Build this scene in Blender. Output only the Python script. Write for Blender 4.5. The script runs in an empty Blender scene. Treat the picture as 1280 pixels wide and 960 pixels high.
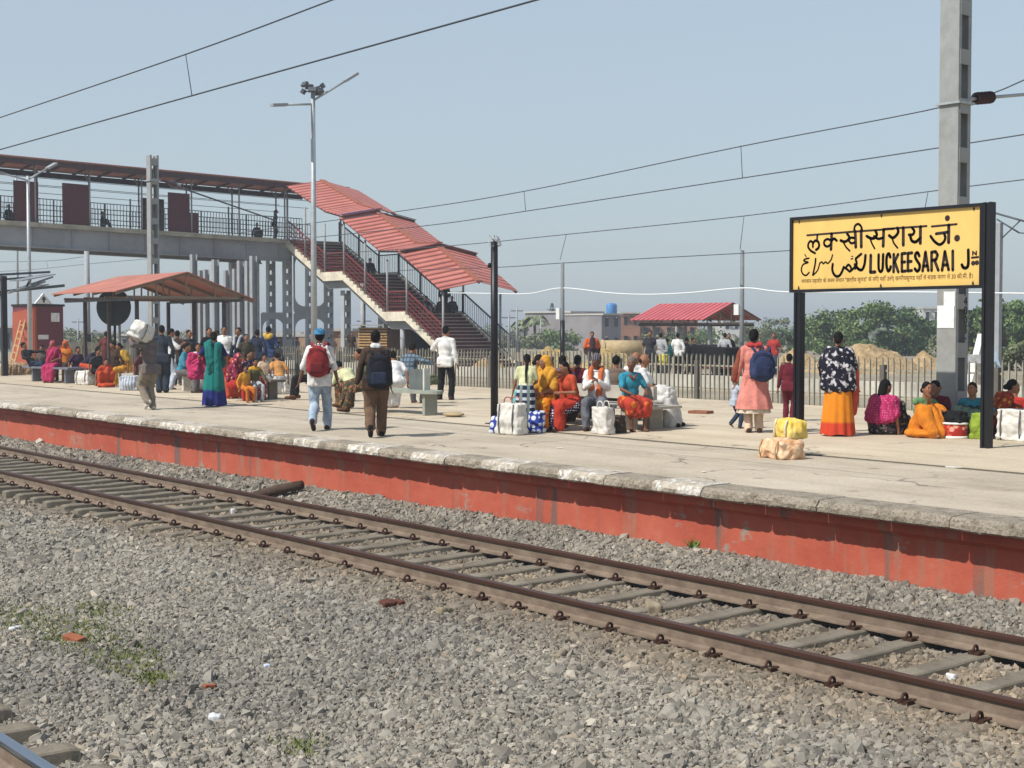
import bpy, bmesh, math, random
import numpy as np
from mathutils import Vector, Matrix, Euler, noise

random.seed(7); RNG = np.random.default_rng(11)
SC = bpy.context.scene
COL = SC.collection
PI = math.pi
rad = math.radians

# ------------------------------------------------------------------ camera
FPX, CAMZ = 1830.0, 1.70
PITCH = math.atan(71/FPX)
YAW = rad(52.0)
cam_d = bpy.data.cameras.new('camera'); cam_d.sensor_width = 36.0
cam_d.lens = 36.0*FPX/1280; cam_d.clip_start = 0.1; cam_d.clip_end = 6000
cam = bpy.data.objects.new('camera', cam_d); COL.objects.link(cam)
cam.location = (0, 0, CAMZ); cam.rotation_euler = (PI/2-PITCH, 0, YAW)
SC.camera = cam
CROT = Euler((PI/2-PITCH, 0, YAW)).to_matrix()
CV = Vector((-math.sin(YAW), math.cos(YAW), 0)); CR = Vector((math.cos(YAW), math.sin(YAW), 0))

def ray(px, py): return CROT @ Vector(((px-640)/FPX, (480-py)/FPX, -1.0))
def at(px, py, z=0.0):                  # point of the horizontal plane z seen in that direction
    d = ray(px, py); t = (z-CAMZ)/d.z; return Vector((0, 0, CAMZ)) + d*t
def at_y(px, py, y):                    # point of the vertical plane y = const
    d = ray(px, py); t = y/d.y; return Vector((0, 0, CAMZ)) + d*t
def at_d(px, py, dist):                 # point at a horizontal depth
    d = ray(px, py); t = dist/(d.dot(CV)); return Vector((0, 0, CAMZ)) + d*t
def px_of(p):
    q = CROT.transposed() @ (Vector(p)-Vector((0, 0, CAMZ)))
    return 640+FPX*q.x/-q.z, 480-FPX*q.y/-q.z

# ------------------------------------------------------------------ colours and materials
def lin(c): return tuple(((v/255)/12.92 if v/255 <= .04045 else ((v/255+.055)/1.055)**2.4) for v in c)
MATS = {}
def _bs(name):
    m = bpy.data.materials.new(name); m.use_nodes = True
    nt = m.node_tree; b = nt.nodes['Principled BSDF']; return m, nt, b
def node(nt, t, **kw):
    n = nt.nodes.new(t)
    for k, v in kw.items():
        if k in n.inputs: n.inputs[k].default_value = v
        else: setattr(n, k, v)
    return n
def ramp(nt, fac, stops):
    r = nt.nodes.new('ShaderNodeValToRGB'); nt.links.new(fac, r.inputs[0])
    el = r.color_ramp.elements
    while len(el) < len(stops): el.new(.5)
    for e, (p, c) in zip(el, stops): e.position = p; e.color = (*c[:3], 1)
    return r.outputs[0]
def mixc(nt, f, a, b, mode='MIX'):
    m = nt.nodes.new('ShaderNodeMix'); m.data_type = 'RGBA'; m.blend_type = mode
    for s, v in ((0, f), (6, a), (7, b)):
        if isinstance(v, (int, float)): m.inputs[s].default_value = v
        elif isinstance(v, tuple): m.inputs[s].default_value = (*v[:3], 1)
        else: nt.links.new(v, m.inputs[s])
    return m.outputs[2]
def coords(nt, scale=(1, 1, 1), kind='Object'):
    t = nt.nodes.new('ShaderNodeTexCoord'); mp = nt.nodes.new('ShaderNodeMapping')
    mp.inputs['Scale'].default_value = scale; nt.links.new(t.outputs[kind], mp.inputs[0]); return mp.outputs[0]
def noise_tex(nt, vec, scale, detail=4, rough=.55):
    n = node(nt, 'ShaderNodeTexNoise', Scale=scale, Detail=detail, Roughness=rough)
    nt.links.new(vec, n.inputs['Vector']); return n.outputs[0]
def bump(nt, b, h, strength, dist):
    bn = nt.nodes.new('ShaderNodeBump'); bn.inputs['Strength'].default_value = strength
    bn.inputs['Distance'].default_value = dist; nt.links.new(h, bn.inputs['Height']); nt.links.new(bn.outputs[0], b.inputs['Normal'])
def mat(name, c, rough=.7, metal=0.0, var=.18, scale=6.0, bmp=0.0, bdist=.01, c2=None, spec=.35, stretch=(1, 1, 1), dirt=0.0):
    """noise-mottled paint, cloth, concrete, metal"""
    if name in MATS: return MATS[name]
    m, nt, b = _bs(name)
    c = lin(c); v = coords(nt, stretch)
    lo = tuple(x*(1-var) for x in c); hi = lin(c2) if c2 else tuple(min(1, x*(1+var)) for x in c)
    n = noise_tex(nt, v, scale, 5, .62)
    col = ramp(nt, n, [(.32, lo), (.68, hi)])
    if dirt:
        d = noise_tex(nt, v, scale*.33, 6, .7)
        f = ramp(nt, d, [(.48, (0, 0, 0)), (.72, (dirt, dirt, dirt))])
        col = mixc(nt, f, col, (.12, .1, .08))
    nt.links.new(col, b.inputs['Base Color'])
    b.inputs['Roughness'].default_value = rough; b.inputs['Metallic'].default_value = metal
    b.inputs['Specular IOR Level'].default_value = spec
    if bmp: bump(nt, b, noise_tex(nt, v, scale*4, 5, .65), bmp, bdist)
    MATS[name] = m; return m
def pmat(name, kind, c1, c2, scale=10, rough=.85, c3=None, thr=.35):
    """patterned cloth: dots, plaid, stripes, florals"""
    if name in MATS: return MATS[name]
    m, nt, b = _bs(name); v = coords(nt); c1, c2 = lin(c1), lin(c2)
    if kind in ('dots', 'floral'):
        vo = node(nt, 'ShaderNodeTexVoronoi', Scale=scale, Randomness=.35 if kind == 'dots' else 1.0)
        nt.links.new(v, vo.inputs['Vector'])
        col = ramp(nt, vo.outputs['Distance'], [(thr-.03, c2), (thr+.03, c1)])
        if kind == 'floral':
            n = noise_tex(nt, v, scale*1.7, 3)
            f = ramp(nt, n, [(.56, (0, 0, 0)), (.6, (1, 1, 1))]); col = mixc(nt, f, col, lin(c3) if c3 else c2)
    elif kind in ('stripes', 'plaid'):
        w = node(nt, 'ShaderNodeTexWave', Scale=scale); w.bands_direction = 'Z' if kind == 'plaid' else 'X'
        nt.links.new(v, w.inputs['Vector']); f = ramp(nt, w.outputs[0], [(.62, (0, 0, 0)), (.7, (1, 1, 1))])
        col = mixc(nt, f, c1, c2)
        if kind == 'plaid':
            w2 = node(nt, 'ShaderNodeTexWave', Scale=scale); w2.bands_direction = 'X'
            nt.links.new(v, w2.inputs['Vector']); f2 = ramp(nt, w2.outputs[0], [(.66, (0, 0, 0)), (.74, (1, 1, 1))])
            col = mixc(nt, f2, col, lin(c3) if c3 else c2)
    n = noise_tex(nt, v, 7, 4); col = mixc(nt, .5, col, ramp(nt, n, [(.3, (.72, .72, .72)), (.7, (1, 1, 1))]), 'MULTIPLY')
    nt.links.new(col, b.inputs['Base Color']); b.inputs['Roughness'].default_value = rough; b.inputs['Specular IOR Level'].default_value = .2
    MATS[name] = m; return m

# ------------------------------------------------------------------ objects
def tag(o, label=None, cat=None, group=None, kind=None):
    if label: o['label'] = label
    if cat: o['category'] = cat
    if group: o['group'] = group
    if kind: o['kind'] = kind
    return o
def empty(name, loc=(0, 0, 0), rz=0.0, label=None, cat=None, group=None, parent=None):
    o = bpy.data.objects.new(name, None); COL.objects.link(o); o.empty_display_size = .2
    o.location = loc; o.rotation_euler = (0, 0, rz); o.parent = parent
    return tag(o, label, cat, group)
def link(name, me, parent=None, mats=None):
    o = bpy.data.objects.new(name, me); COL.objects.link(o)
    for m in (mats or []): me.materials.append(m)
    o.parent = parent; return o
def copy_tree(o, parent=None):
    c = o.copy(); COL.objects.link(c); c.parent = parent
    for ch in list(o.children): copy_tree(ch, c)
    return c

class MB:
    """collects boxes, bars, tubes, sheets into ONE mesh"""
    def __init__(s): s.v = []; s.f = []; s.mi = []; s.sm = []
    def add(s, vs, fs, mi=0, smooth=False):
        n = len(s.v); s.v += [tuple(p) for p in vs]
        for f in fs: s.f.append([i+n for i in f]); s.mi.append(mi); s.sm.append(smooth)
        return s
    def box(s, c, d, rz=0.0, mi=0, M=None):
        x, y, z = d[0]/2, d[1]/2, d[2]/2
        vs = [Vector((i*x, j*y, k*z)) for k in (-1, 1) for j in (-1, 1) for i in (-1, 1)]
        R = M if M is not None else Matrix.Rotation(rz, 3, 'Z')
        vs = [R @ p + Vector(c) for p in vs]
        return s.add(vs, [(0, 2, 3, 1), (4, 5, 7, 6), (0, 1, 5, 4), (2, 6, 7, 3), (0, 4, 6, 2), (1, 3, 7, 5)], mi)
    def span(s, a, b, mi=0):             # box from min corner to max corner
        return s.box([(a[i]+b[i])/2 for i in range(3)], [abs(b[i]-a[i]) for i in range(3)], mi=mi)
    def bar(s, p, q, w, h=None, mi=0):   # rectangular bar between two points
        p, q = Vector(p), Vector(q); h = h or w; d = q-p; L = d.length
        if L < 1e-6: return s
        d.normalize(); up = Vector((0, 0, 1)) if abs(d.z) < .95 else Vector((0, 1, 0))
        a = d.cross(up).normalized(); u = a.cross(d)
        M = Matrix((a, d, u)).transposed()
        return s.box((p+q)/2, (w, L, h), M=M, mi=mi)
    def tube(s, pts, r, n=8, mi=0, cap=True, smooth=True):
        pts = [Vector(p) for p in pts]; rs = r if isinstance(r, (list, tuple)) else [r]*len(pts)
        vs = []; fs = []; prev = None
        for i, p in enumerate(pts):
            d = (pts[min(i+1, len(pts)-1)]-pts[max(i-1, 0)])
            d = d.normalized() if d.length > 1e-9 else Vector((0, 0, 1))
            if prev is None: a = d.cross(Vector((0, 0, 1)) if abs(d.z) < .9 else Vector((1, 0, 0))).normalized()
            else: a = (prev-d*prev.dot(d)).normalized()
            prev = a; b = d.cross(a)
            for k in range(n):
                t = 2*PI*k/n; vs.append(p+(a*math.cos(t)+b*math.sin(t))*rs[i])
        for i in range(len(pts)-1):
            for k in range(n):
                k2 = (k+1) % n; fs.append((i*n+k, i*n+k2, (i+1)*n+k2, (i+1)*n+k))
        if cap: fs.append(tuple(reversed(range(n)))); fs.append(tuple(range((len(pts)-1)*n, len(pts)*n)))
        return s.add(vs, fs, mi, smooth)
    def lathe(s, prof, c=(0, 0, 0), n=16, mi=0, smooth=True, axis='Z', cap=True):
        vs = []; fs = []; c = Vector(c)
        for r, h in prof:
            for k in range(n):
                t = 2*PI*k/n; p = Vector((r*math.cos(t), r*math.sin(t), h))
                if axis == 'Y': p = Vector((p.x, p.z, p.y))
                elif axis == 'X': p = Vector((p.z, p.x, p.y))
                vs.append(p+c)
        m = len(prof)
        for i in range(m-1):
            for k in range(n): k2 = (k+1) % n; fs.append((i*n+k, i*n+k2, (i+1)*n+k2, (i+1)*n+k))
        if cap: fs.append(tuple(reversed(range(n)))); fs.append(tuple(range((m-1)*n, m*n)))
        return s.add(vs, fs, mi, smooth)
    def prism(s, poly, off, mi=0):        # planar polygon (3-D points) swept by the vector off
        n = len(poly); off = Vector(off); a = [Vector(p) for p in poly]; b = [p+off for p in a]
        fs = [tuple(range(n)), tuple(reversed(range(n, 2*n)))]+[(i, n+i, n+(i+1) % n, (i+1) % n) for i in range(n)]
        return s.add(a+b, fs, mi)
    def ell(s, c, r, M=None, nu=14, nv=9, mi=0):
        vs = []; fs = []; c = Vector(c)
        for i in range(nv+1):
            ph = PI*i/nv
            for k in range(nu):
                t = 2*PI*k/nu; p = Vector((r[0]*math.sin(ph)*math.cos(t), r[1]*math.sin(ph)*math.sin(t), r[2]*math.cos(ph)))
                vs.append((M @ p if M is not None else p)+c)
        for i in range(nv):
            for k in range(nu): k2 = (k+1) % nu; fs.append((i*nu+k, (i+1)*nu+k, (i+1)*nu+k2, i*nu+k2))
        return s.add(vs, fs, mi, True)
    def mesh(s, name):
        me = bpy.data.meshes.new(name); me.from_pydata(s.v, [], s.f); me.validate(verbose=False)
        if len(me.polygons) == len(s.f):
            me.polygons.foreach_set('material_index', s.mi); me.polygons.foreach_set('use_smooth', s.sm)
        bm = bmesh.new(); bm.from_mesh(me); bmesh.ops.recalc_face_normals(bm, faces=bm.faces); bm.to_mesh(me); bm.free()
        me.update(); return me
    def build(s, name, m, parent=None, world=False, bev=0.0):
        """world=True: vertices are world coordinates of an unrotated parent"""
        if world and parent is not None:
            q = parent; off = Vector((0, 0, 0))
            while q is not None: off += q.location; q = q.parent
            s.v = [tuple(Vector(p)-off) for p in s.v]
        ms = m if isinstance(m, list) else [m]
        o = link(name, s.mesh(name), parent, ms)
        if bev:
            b = o.modifiers.new('bevel', 'BEVEL'); b.width = bev; b.segments = 2; b.limit_method = 'ANGLE'
        return o
def np_obj(name, co, faces, m, parent=None, smooth=False):
    """mesh from arrays: faces is an (n,k) array"""
    me = bpy.data.meshes.new(name); n, k = faces.shape
    me.vertices.add(len(co)); me.vertices.foreach_set('co', np.asarray(co, np.float32).ravel())
    me.loops.add(n*k); me.loops.foreach_set('vertex_index', np.asarray(faces, np.int32).ravel())
    me.polygons.add(n); me.polygons.foreach_set('loop_start', np.arange(0, n*k, k, dtype=np.int32))
    me.polygons.foreach_set('use_smooth', np.full(n, smooth)); me.update(calc_edges=True)
    return link(name, me, parent, m if isinstance(m, list) else [m])
def crom(pts, n=6):
    """Catmull-Rom through the points"""
    if len(pts) < 3: return [Vector(p) for p in pts]
    P = [Vector(p) for p in pts]; P = [P[0]*2-P[1]]+P+[P[-1]*2-P[-2]]; out = []
    for i in range(1, len(P)-2):
        a, b, c, d = P[i-1:i+3]
        for k in range(n):
            t = k/n; out.append(.5*((2*b)+(c-a)*t+(2*a-5*b+4*c-d)*t*t+(3*b-a-3*c+d)*t**3))
    return out+[P[-2]]
TMP = bpy.data.scenes.new('workbench')         # scratch scene, removed at the end
SCRAP = [bpy.data.meshes.new('scrap')]
WORK = bpy.data.objects.new('work', SCRAP[0]); TMP.collection.objects.link(WORK)
_r = WORK.modifiers.new('r', 'REMESH'); _r.mode = 'VOXEL'; _r.use_smooth_shade = True; _s = WORK.modifiers.new('s', 'SMOOTH'); _s.factor = .5
# ------------------------------------------------------------------ people
def rot_to(d, fwd=None):
    """frame whose Z is d"""
    d = Vector(d).normalized(); f = Vector(fwd) if fwd is not None else Vector((0, 1, 0))
    if abs(f.normalized().dot(d)) > .98: f = Vector((0, 0, 1)) if abs(d.z) < .9 else Vector((1, 0, 0))
    x = f.cross(d).normalized(); y = d.cross(x); return Matrix((x, y, d)).transposed()
def capsule(mb, p, q, r0, r1, n=12):
    p, q = Vector(p), Vector(q); d = q-p; L = d.length
    if L < 1e-5: return mb.ell(p, (r0, r0, r0))
    M = rot_to(d); vs = []; fs = []
    prof = [(r0*math.sin(a), -r0*math.cos(a)) for a in (.25, .8, 1.3)]+[(r0+(r1-r0)*t, L*t) for t in (.25, .5, .75)]+[(r1*math.sin(a), L-r1*math.cos(a)) for a in (1.84, 2.34, 2.89)]
    for r, h in prof:
        for k in range(n):
            t = 2*PI*k/n; vs.append(p+M @ Vector((r*math.cos(t), r*math.sin(t), h)))
    m = len(prof)
    for i in range(m-1):
        for k in range(n): k2 = (k+1) % n; fs.append((i*n+k, i*n+k2, (i+1)*n+k2, (i+1)*n+k))
    fs.append(tuple(reversed(range(n)))); fs.append(tuple(range((m-1)*n, m*n)))
    return mb.add(vs, fs, 0, True)
def prims_mesh(prims, voxel, smooth=4, fold=0.0, seed=0):
    mb = MB()
    for p in prims:
        if p[0] == 'c': capsule(mb, *p[1:])
        elif p[0] == 'e': mb.ell(p[1], p[2], p[3] if len(p) > 3 else None)
        elif p[0] == 'b': mb.box(p[1], p[2], M=p[3] if len(p) > 3 else Matrix.Identity(3))
    me = mb.mesh('body'); WORK.data = me; SCRAP.append(me)
    r, sm = WORK.modifiers['r'], WORK.modifiers['s']; r.voxel_size = voxel; sm.iterations = smooth; sm.show_viewport = sm.show_render = smooth > 0
    vl = TMP.view_layers[0]; vl.update(); dg = vl.depsgraph or bpy.context.evaluated_depsgraph_get()
    out = bpy.data.meshes.new_from_object(WORK.evaluated_get(dg))
    out.materials.clear()
    if fold:                                # creases: warped ridged waves, mostly running down the cloth
        n = len(out.vertices); co = np.empty(n*3, np.float32); out.vertices.foreach_get('co', co); co = co.reshape(-1, 3).astype(float)
        nr = np.empty(n*3, np.float32); out.vertex_normals.foreach_get('vector', nr); nr = nr.reshape(-1, 3)
        R_ = np.random.default_rng(int(seed*1000)+1); h = np.zeros(n); L = co*np.array([1, 1, .42])
        w = np.stack([np.sin(co @ R_.normal(0, 7, 3)+R_.uniform(0, 6)) for _ in range(3)], 1)*.05
        for f_, a_ in ((16, .55), (27, .40), (44, .28), (70, .14)):
            for _ in range(2): ph = (L+w) @ (lambda d: d/np.linalg.norm(d)*f_)(R_.normal(size=3))+R_.uniform(0, 6); h += a_*.5*(1-2*np.abs(np.sin(ph)))
        co += nr*((h*1.1+.75)*fold)[:, None]; out.vertices.foreach_set('co', co.astype(np.float32).ravel())
    out.polygons.foreach_set('use_smooth', [True]*len(out.polygons)); out.update()
    return out
def ik2(a, t, l1, l2, hint):
    a, t, hint = Vector(a), Vector(t), Vector(hint); d = t-a; L = min(d.length, (l1+l2)*.999)
    d = d.normalized() if d.length > 1e-6 else Vector((0, 0, -1)); t = a+d*L
    k = (l1*l1-l2*l2+L*L)/(2*L); h = math.sqrt(max(0, l1*l1-k*k))
    pole = hint-d*hint.dot(d); pole = pole.normalized() if pole.length > 1e-6 else Vector((0, 1, 0))
    return a+d*k+pole*h, t

SKIN = mat('skin_brown', (140, 95, 69), .6, var=.1, scale=20)
SKIN_D = mat('skin_dark_brown', (108, 71, 52), .6, var=.1, scale=20)
HAIR = mat('hair_black', (17, 14, 13), .75, var=.25, scale=30, spec=.12)
HAIR_G = mat('hair_grey', (98, 92, 86), .8, var=.35, scale=40, spec=.1)
EYEW = mat('eye_white', (215, 210, 200), .3, var=.02); EYED = mat('eye_dark', (20, 14, 12), .25, var=.02); LIP = mat('lip_brown', (110, 52, 45), .5, var=.05)
def cloth(name, c, **k):
    g_ = sum(c)/3; c = tuple((v*.82+g_*.18)*.94 for v in c)
    k.setdefault('var', .22); return mat('cloth_'+name, c, .9, scale=9, bmp=.5, bdist=.008, spec=.12, **k)
WHITE = cloth('white', (232, 230, 226)); BLACK = cloth('black', (30, 29, 31))

def person(px, py, face, label, H=1.65, pose='stand', top=None, sleeve='half', low=None, lowkind='trousers', hair='short', hairm=None, skin=None, shoe=None,
           lh=None, rh=None, lean=0, side=0, twist=0, hyaw=0, hpitch=0, seat=.45, stride=.0, z=0.0, extra=(), feet=None, hem=.0, voxel=None, group=None, pos=None, legw=1.0, knees=None, veil=None, pallu=None, wide=1.0):
    """one person: body, hair and each garment a child mesh; local +Y is where the person looks"""
    skin = skin or SKIN; hairm = hairm or HAIR
    loc = Vector(pos) if pos is not None else at(px, py, z)
    t = Vector((-loc.x, -loc.y, 0)).normalized(); r = Vector((t.y*-1, t.x, 0))
    hd = t*math.cos(rad(face))+r*math.sin(rad(face))
    root = empty('person', loc, math.atan2(-hd.x, hd.y), label, 'person', group)
    s = H/1.70; dist = loc.length
    vox = (voxel or (.013 if dist < 30 else .018 if dist < 48 else .026))
    seed = random.random()*9
    V = lambda *a: Vector(a)
    # legs
    if pose in ('stand', 'walk'):
        hip = V(0, 0, .90 if not stride else .88)
        ank = feet or (V(-.085, -stride, .08+(.10 if stride else 0)), V(.085, stride, .08))
        hints = (V(-.05, 1, 0), V(.05, 1, 0))
    elif pose == 'sit':
        hip = V(0, 0, (seat/s)+.10); ank = feet or (V(-.12, .42, .08), V(.12, .40, .08)); hints = (V(-.2, 1, .8), V(.2, 1, .8))
    elif pose == 'squat':
        hip = V(0, -.12, .24); ank = feet or (V(-.14, .08, .08), V(.14, .08, .08)); hints = (V(-.3, 1, .8), V(.3, 1, .8))
    elif pose == 'floor':
        hip = V(0, 0, .11); ank = feet or (V(-.11, .42, .07), V(.11, .42, .07)); hints = (V(-.2, .3, 1), V(.2, .3, 1))
    elif pose == 'cross':
        hip = V(0, 0, .11); ank = feet or (V(.12, .26, .06), V(-.12, .30, .06)); hints = (V(-1, .7, .25), V(1, .7, .25))
    if knees: hints = knees
    ank = [Vector(a) for a in ank]
    hips = (hip+V(-.09, 0, -.01), hip+V(.09, 0, -.01)); kn = []
    for i in (0, 1):
        k, a = ik2(hips[i], ank[i], .43, .42, hints[i]); kn.append(k); ank[i] = a
    # torso frame
    T = Matrix.Rotation(rad(twist), 3, 'Z') @ Matrix.Rotation(rad(side), 3, 'Y') @ Matrix.Rotation(rad(-lean), 3, 'X')
    TP = lambda x, y, z: hip+T @ V(x, y, z)
    sh = (TP(-.165*wide, -.005, .475), TP(.165*wide, -.005, .475)); neck = TP(0, 0, .555)
    HR = T @ Matrix.Rotation(rad(hyaw), 3, 'Z') @ Matrix.Rotation(rad(lean*.7-hpitch), 3, 'X')
    hc = neck+T @ V(0, .012, .05)+HR @ V(0, .015, .085); HP = lambda x, y, z: hc+HR @ V(x, y, z)
    dl, dr = (TP(-.27, .05, -.02), TP(.27, .05, -.02))
    lh = Vector(lh) if lh else dl; rh = Vector(rh) if rh else dr
    el = []; wr = []
    for i, (S, h) in enumerate(zip(sh, (lh, rh))):
        sx = -1 if i == 0 else 1
        e, w = ik2(S, h, .285, .25, T @ V(sx*.6, -.8, -.35)); el.append(e); wr.append(w)
    # body
    B = [('e', TP(0, 0, .02), (.145, .098, .12), T), ('e', TP(0, .005, .17), (.125, .088, .16), T), ('e', TP(0, .0, .35), (.145, .10, .16), T),
         ('c', TP(0, -.01, .475), sh[0]+T @ V(.01, 0, 0), .054, .044), ('c', TP(0, -.01, .475), sh[1]-T @ V(.01, 0, 0), .054, .044), ('c', neck-T @ V(0, 0, .04), hc-HR @ V(0, .02, .03), .052, .047),
         ('e', hc, (.074, .092, .108), HR), ('e', HP(0, .028, -.055), (.052, .058, .058), HR), ('e', HP(0, .092, -.012), (.013, .019, .024), HR),
         ('e', HP(-.075, -.01, -.01), (.011, .02, .03), HR), ('e', HP(.075, -.01, -.01), (.011, .02, .03), HR)]
    fingers = MB()
    for i in (0, 1):
        B += [('c', sh[i], el[i], .05, .038), ('c', el[i], wr[i], .039, .026), ('c', hips[i], kn[i], .085, .056), ('c', kn[i], ank[i], .056, .036)]
        d = (wr[i]-el[i]).normalized(); M = rot_to(d, T @ V(0, 1, 0)); sx = -1 if i == 0 else 1
        B.append(('e', wr[i]+d*.05, (.018, .04, .055), M))
        for k, (o_, l_) in enumerate(((-.030, .062), (-.010, .075), (.010, .078), (.030, .070))):
            b0 = wr[i]+d*.09+M.col[1]*o_; cu = M.col[0]*(-sx)*.03
            fingers.tube([b0-d*.015, b0+d*l_*.5+cu*.25, b0+d*l_*.9+cu*.9], [.0095, .0085, .006], 6)
        b0 = wr[i]+d*.035+M.col[1]*.034
        fingers.tube([b0, b0+d*.03+M.col[1]*.022, b0+d*.06+M.col[1]*.026-M.col[0]*sx*.012], [.012, .010, .007], 6)
        fd = V(0, 1, 0)
        if pose in ('stand', 'walk') and stride and i == 0: fd = V(0, .8, -.6)
        kd = (ank[i]-kn[i]); fd = (fd-kd.normalized()*fd.dot(kd.normalized())*.3).normalized()
        if pose == 'cross': fd = V(1 if i == 0 else -1, .5, 0).normalized()
        fx = V(ank[i].x, ank[i].y, max(ank[i].z-.045, .03))
        B += [('c', fx-fd*.05, fx+fd*.13, .038, .030), ('c', ank[i], fx, .04, .04)]
        if shoe is not None:
            sm_ = MB(); capsule(sm_, (fx-fd*.06)*s, (fx+fd*.15)*s, .047*s, .040*s); capsule(sm_, (ank[i]-V(0, 0, .01))*s, (fx-fd*.03)*s, .05*s, .045*s)
            so = MB(); 
            sm_.build('shoe', shoe, root)
    sc_ = lambda prims: [(p[0],)+tuple((q*s if isinstance(q, (Vector, float, int)) else tuple(x*s for x in q) if isinstance(q, tuple) else q) for q in p[1:]) for p in prims]
    me = prims_mesh(sc_(B), vox, 3)
    for f in ((-.028), (.028)):
        for (dy, rr, mi) in ((.076, (.014, .010, .008), 1), (.0835, (.007, .006, .007), 2)): fingers.ell(HP(f, dy, .012), rr, HR, 8, 5, mi)
        fingers.ell(HP(f, .083, .034), (.017, .008, .0045), HR, 8, 5, 2)
    fingers.ell(HP(0, .083, -.052), (.021, .008, .006), HR, 8, 5, 3)
    fingers.v = [tuple(Vector(p)*s) for p in fingers.v]
    bm = bmesh.new(); bm.from_mesh(me); fm = fingers.mesh('f'); bm.from_mesh(fm); bm.to_mesh(me); bm.free(); bpy.data.meshes.remove(fm)
    link('body', me, root, [skin, EYEW, EYED, LIP])
    def part(name, m, prims, v=1.25, fold=.012, smooth=4):
        return link(name, prims_mesh(sc_(prims), vox*v, smooth, fold*s, seed), root, [m])
    # lower garment
    if low is not None:
        q = legw
        if lowkind in ('trousers', 'shorts', 'dhoti'):
            L = [('e', TP(0, 0, .0), (.172, .125, .13), T)]
            for i in (0, 1):
                e = ank[i] if lowkind != 'shorts' else kn[i]
                end = e+(e-kn[i]).normalized()*.0 if lowkind != 'shorts' else e
                L.append(('c', hips[i], kn[i], .104*q, .078*q))
                if lowkind != 'shorts': L.append(('c', kn[i], V(end.x, end.y, end.z-.01), .076*q, .066*q*(1.5 if lowkind == 'dhoti' else 1)))
            part('trousers' if lowkind == 'trousers' else lowkind, low, L, fold=.016)
        elif pose in ('stand', 'walk'):   # skirt or sari: pleated rings
            mb = MB(); n = 56; rings = []
            zb = .03+hem; ph = seed
            for k in range(13):
                u = k/12; zz = 1.02*(1-u)+zb*u; f = (ank[0].y+ank[1].y)/2*u
                cx = 0; ry = .125+(.02*math.sin(u*PI))+u*(.09*q)+abs(stride)*u*.6; rx = .165+.03*math.sin(min(1, u*2.2)*PI/2)+u*.06*q
                rings.append([V(cx+math.cos(a)*(rx+.018*u*math.sin(a*11+ph)+.010*u*math.sin(a*23+ph*2+u*3)), f+math.sin(a)*(ry+.018*u*math.sin(a*11+ph)), zz+.012*u*math.sin(a*5+ph)) for a in [2*PI*j/n for j in range(n)]])
            vs = [p*s for rg in rings for p in rg]; fs = [(i*n+j, i*n+(j+1) % n, (i+1)*n+(j+1) % n, (i+1)*n+j) for i in range(12) for j in range(n)]
            mb.add(vs, fs+[tuple(range(n))], 0, True); mb.build('skirt', low, root)
        else:
            L = [('e', TP(0, 0, .0), (.19, .15, .13), T)]
            for i in (0, 1):
                L += [('c', hips[i], kn[i], .12*q, .095*q), ('c', kn[i], ank[i]+V(0, 0, .03+hem), .095*q, .10*q)]
            L += [('c', (hips[0]+hips[1])/2, (kn[0]+kn[1])/2-V(0, 0, .01), .12*q, .09*q), ('c', (kn[0]+kn[1])/2, (ank[0]+ank[1])/2+V(0, 0, .04+hem), .085*q, .11*q)]
            if pose in ('floor', 'cross', 'squat'):
                L += [('e', V(0, .16, .07), (.30*q, .34*q, .075), Matrix.Identity(3)), ('c', hip, (ank[0]+ank[1])/2+V(0, -.1, .05), .14*q, .11*q)]
            part('skirt', low, L, fold=.026)
    # upper garment
    if top is not None:
        L = [('e', TP(0, 0, .05), (.172, .128, .13), T), ('e', TP(0, .005, .18), (.160, .12, .17), T), ('e', TP(0, .005, .34), (.176, .13, .165), T), ('c', TP(0, -.01, .487), sh[0], .074, .060), ('c', TP(0, -.01, .487), sh[1], .074, .060)]
        if pose in ('stand', 'walk') and sleeve != 'blouse' and lowkind != 'skirt': L.append(('b', TP(0, 0, -.03), (.355*max(1, legw*.98), .262*max(1, legw*.98), .21), T))
        if sleeve == 'blouse': L = [('e', TP(0, .008, .34), (.172, .126, .14), T), L[3], L[4]]
        for i in (0, 1):
            if sleeve == 'long': L += [('c', sh[i], el[i], .062, .052), ('c', el[i], wr[i]-(wr[i]-el[i]).normalized()*.015, .055, .043)]
            elif sleeve in ('half', 'blouse'): L.append(('c', sh[i], sh[i]+(el[i]-sh[i])*.75, .062, .058))
            elif sleeve == 'roll': L += [('c', sh[i], el[i], .062, .054), ('c', el[i], el[i]+(wr[i]-el[i])*.15, .058, .055)]
        part('blouse' if sleeve == 'blouse' else 'shirt', top, L)
        if sleeve == 'long' or sleeve == 'roll':
            c_ = MB(); cm = [neck+T @ V(.062*math.cos(a), .006+.058*math.sin(a), -.012-.02*math.sin(a)) for a in [2*PI*k/12 for k in range(13)]]
            c_.tube([p*s for p in cm], .014*s, 6); c_.build('collar', top, root)
    # hair and headwear
    HB = [('e', HP(0, -.022, .032), (.080, .090, .094), HR), ('e', HP(0, -.05, -.005), (.072, .06, .08), HR)]
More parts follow.
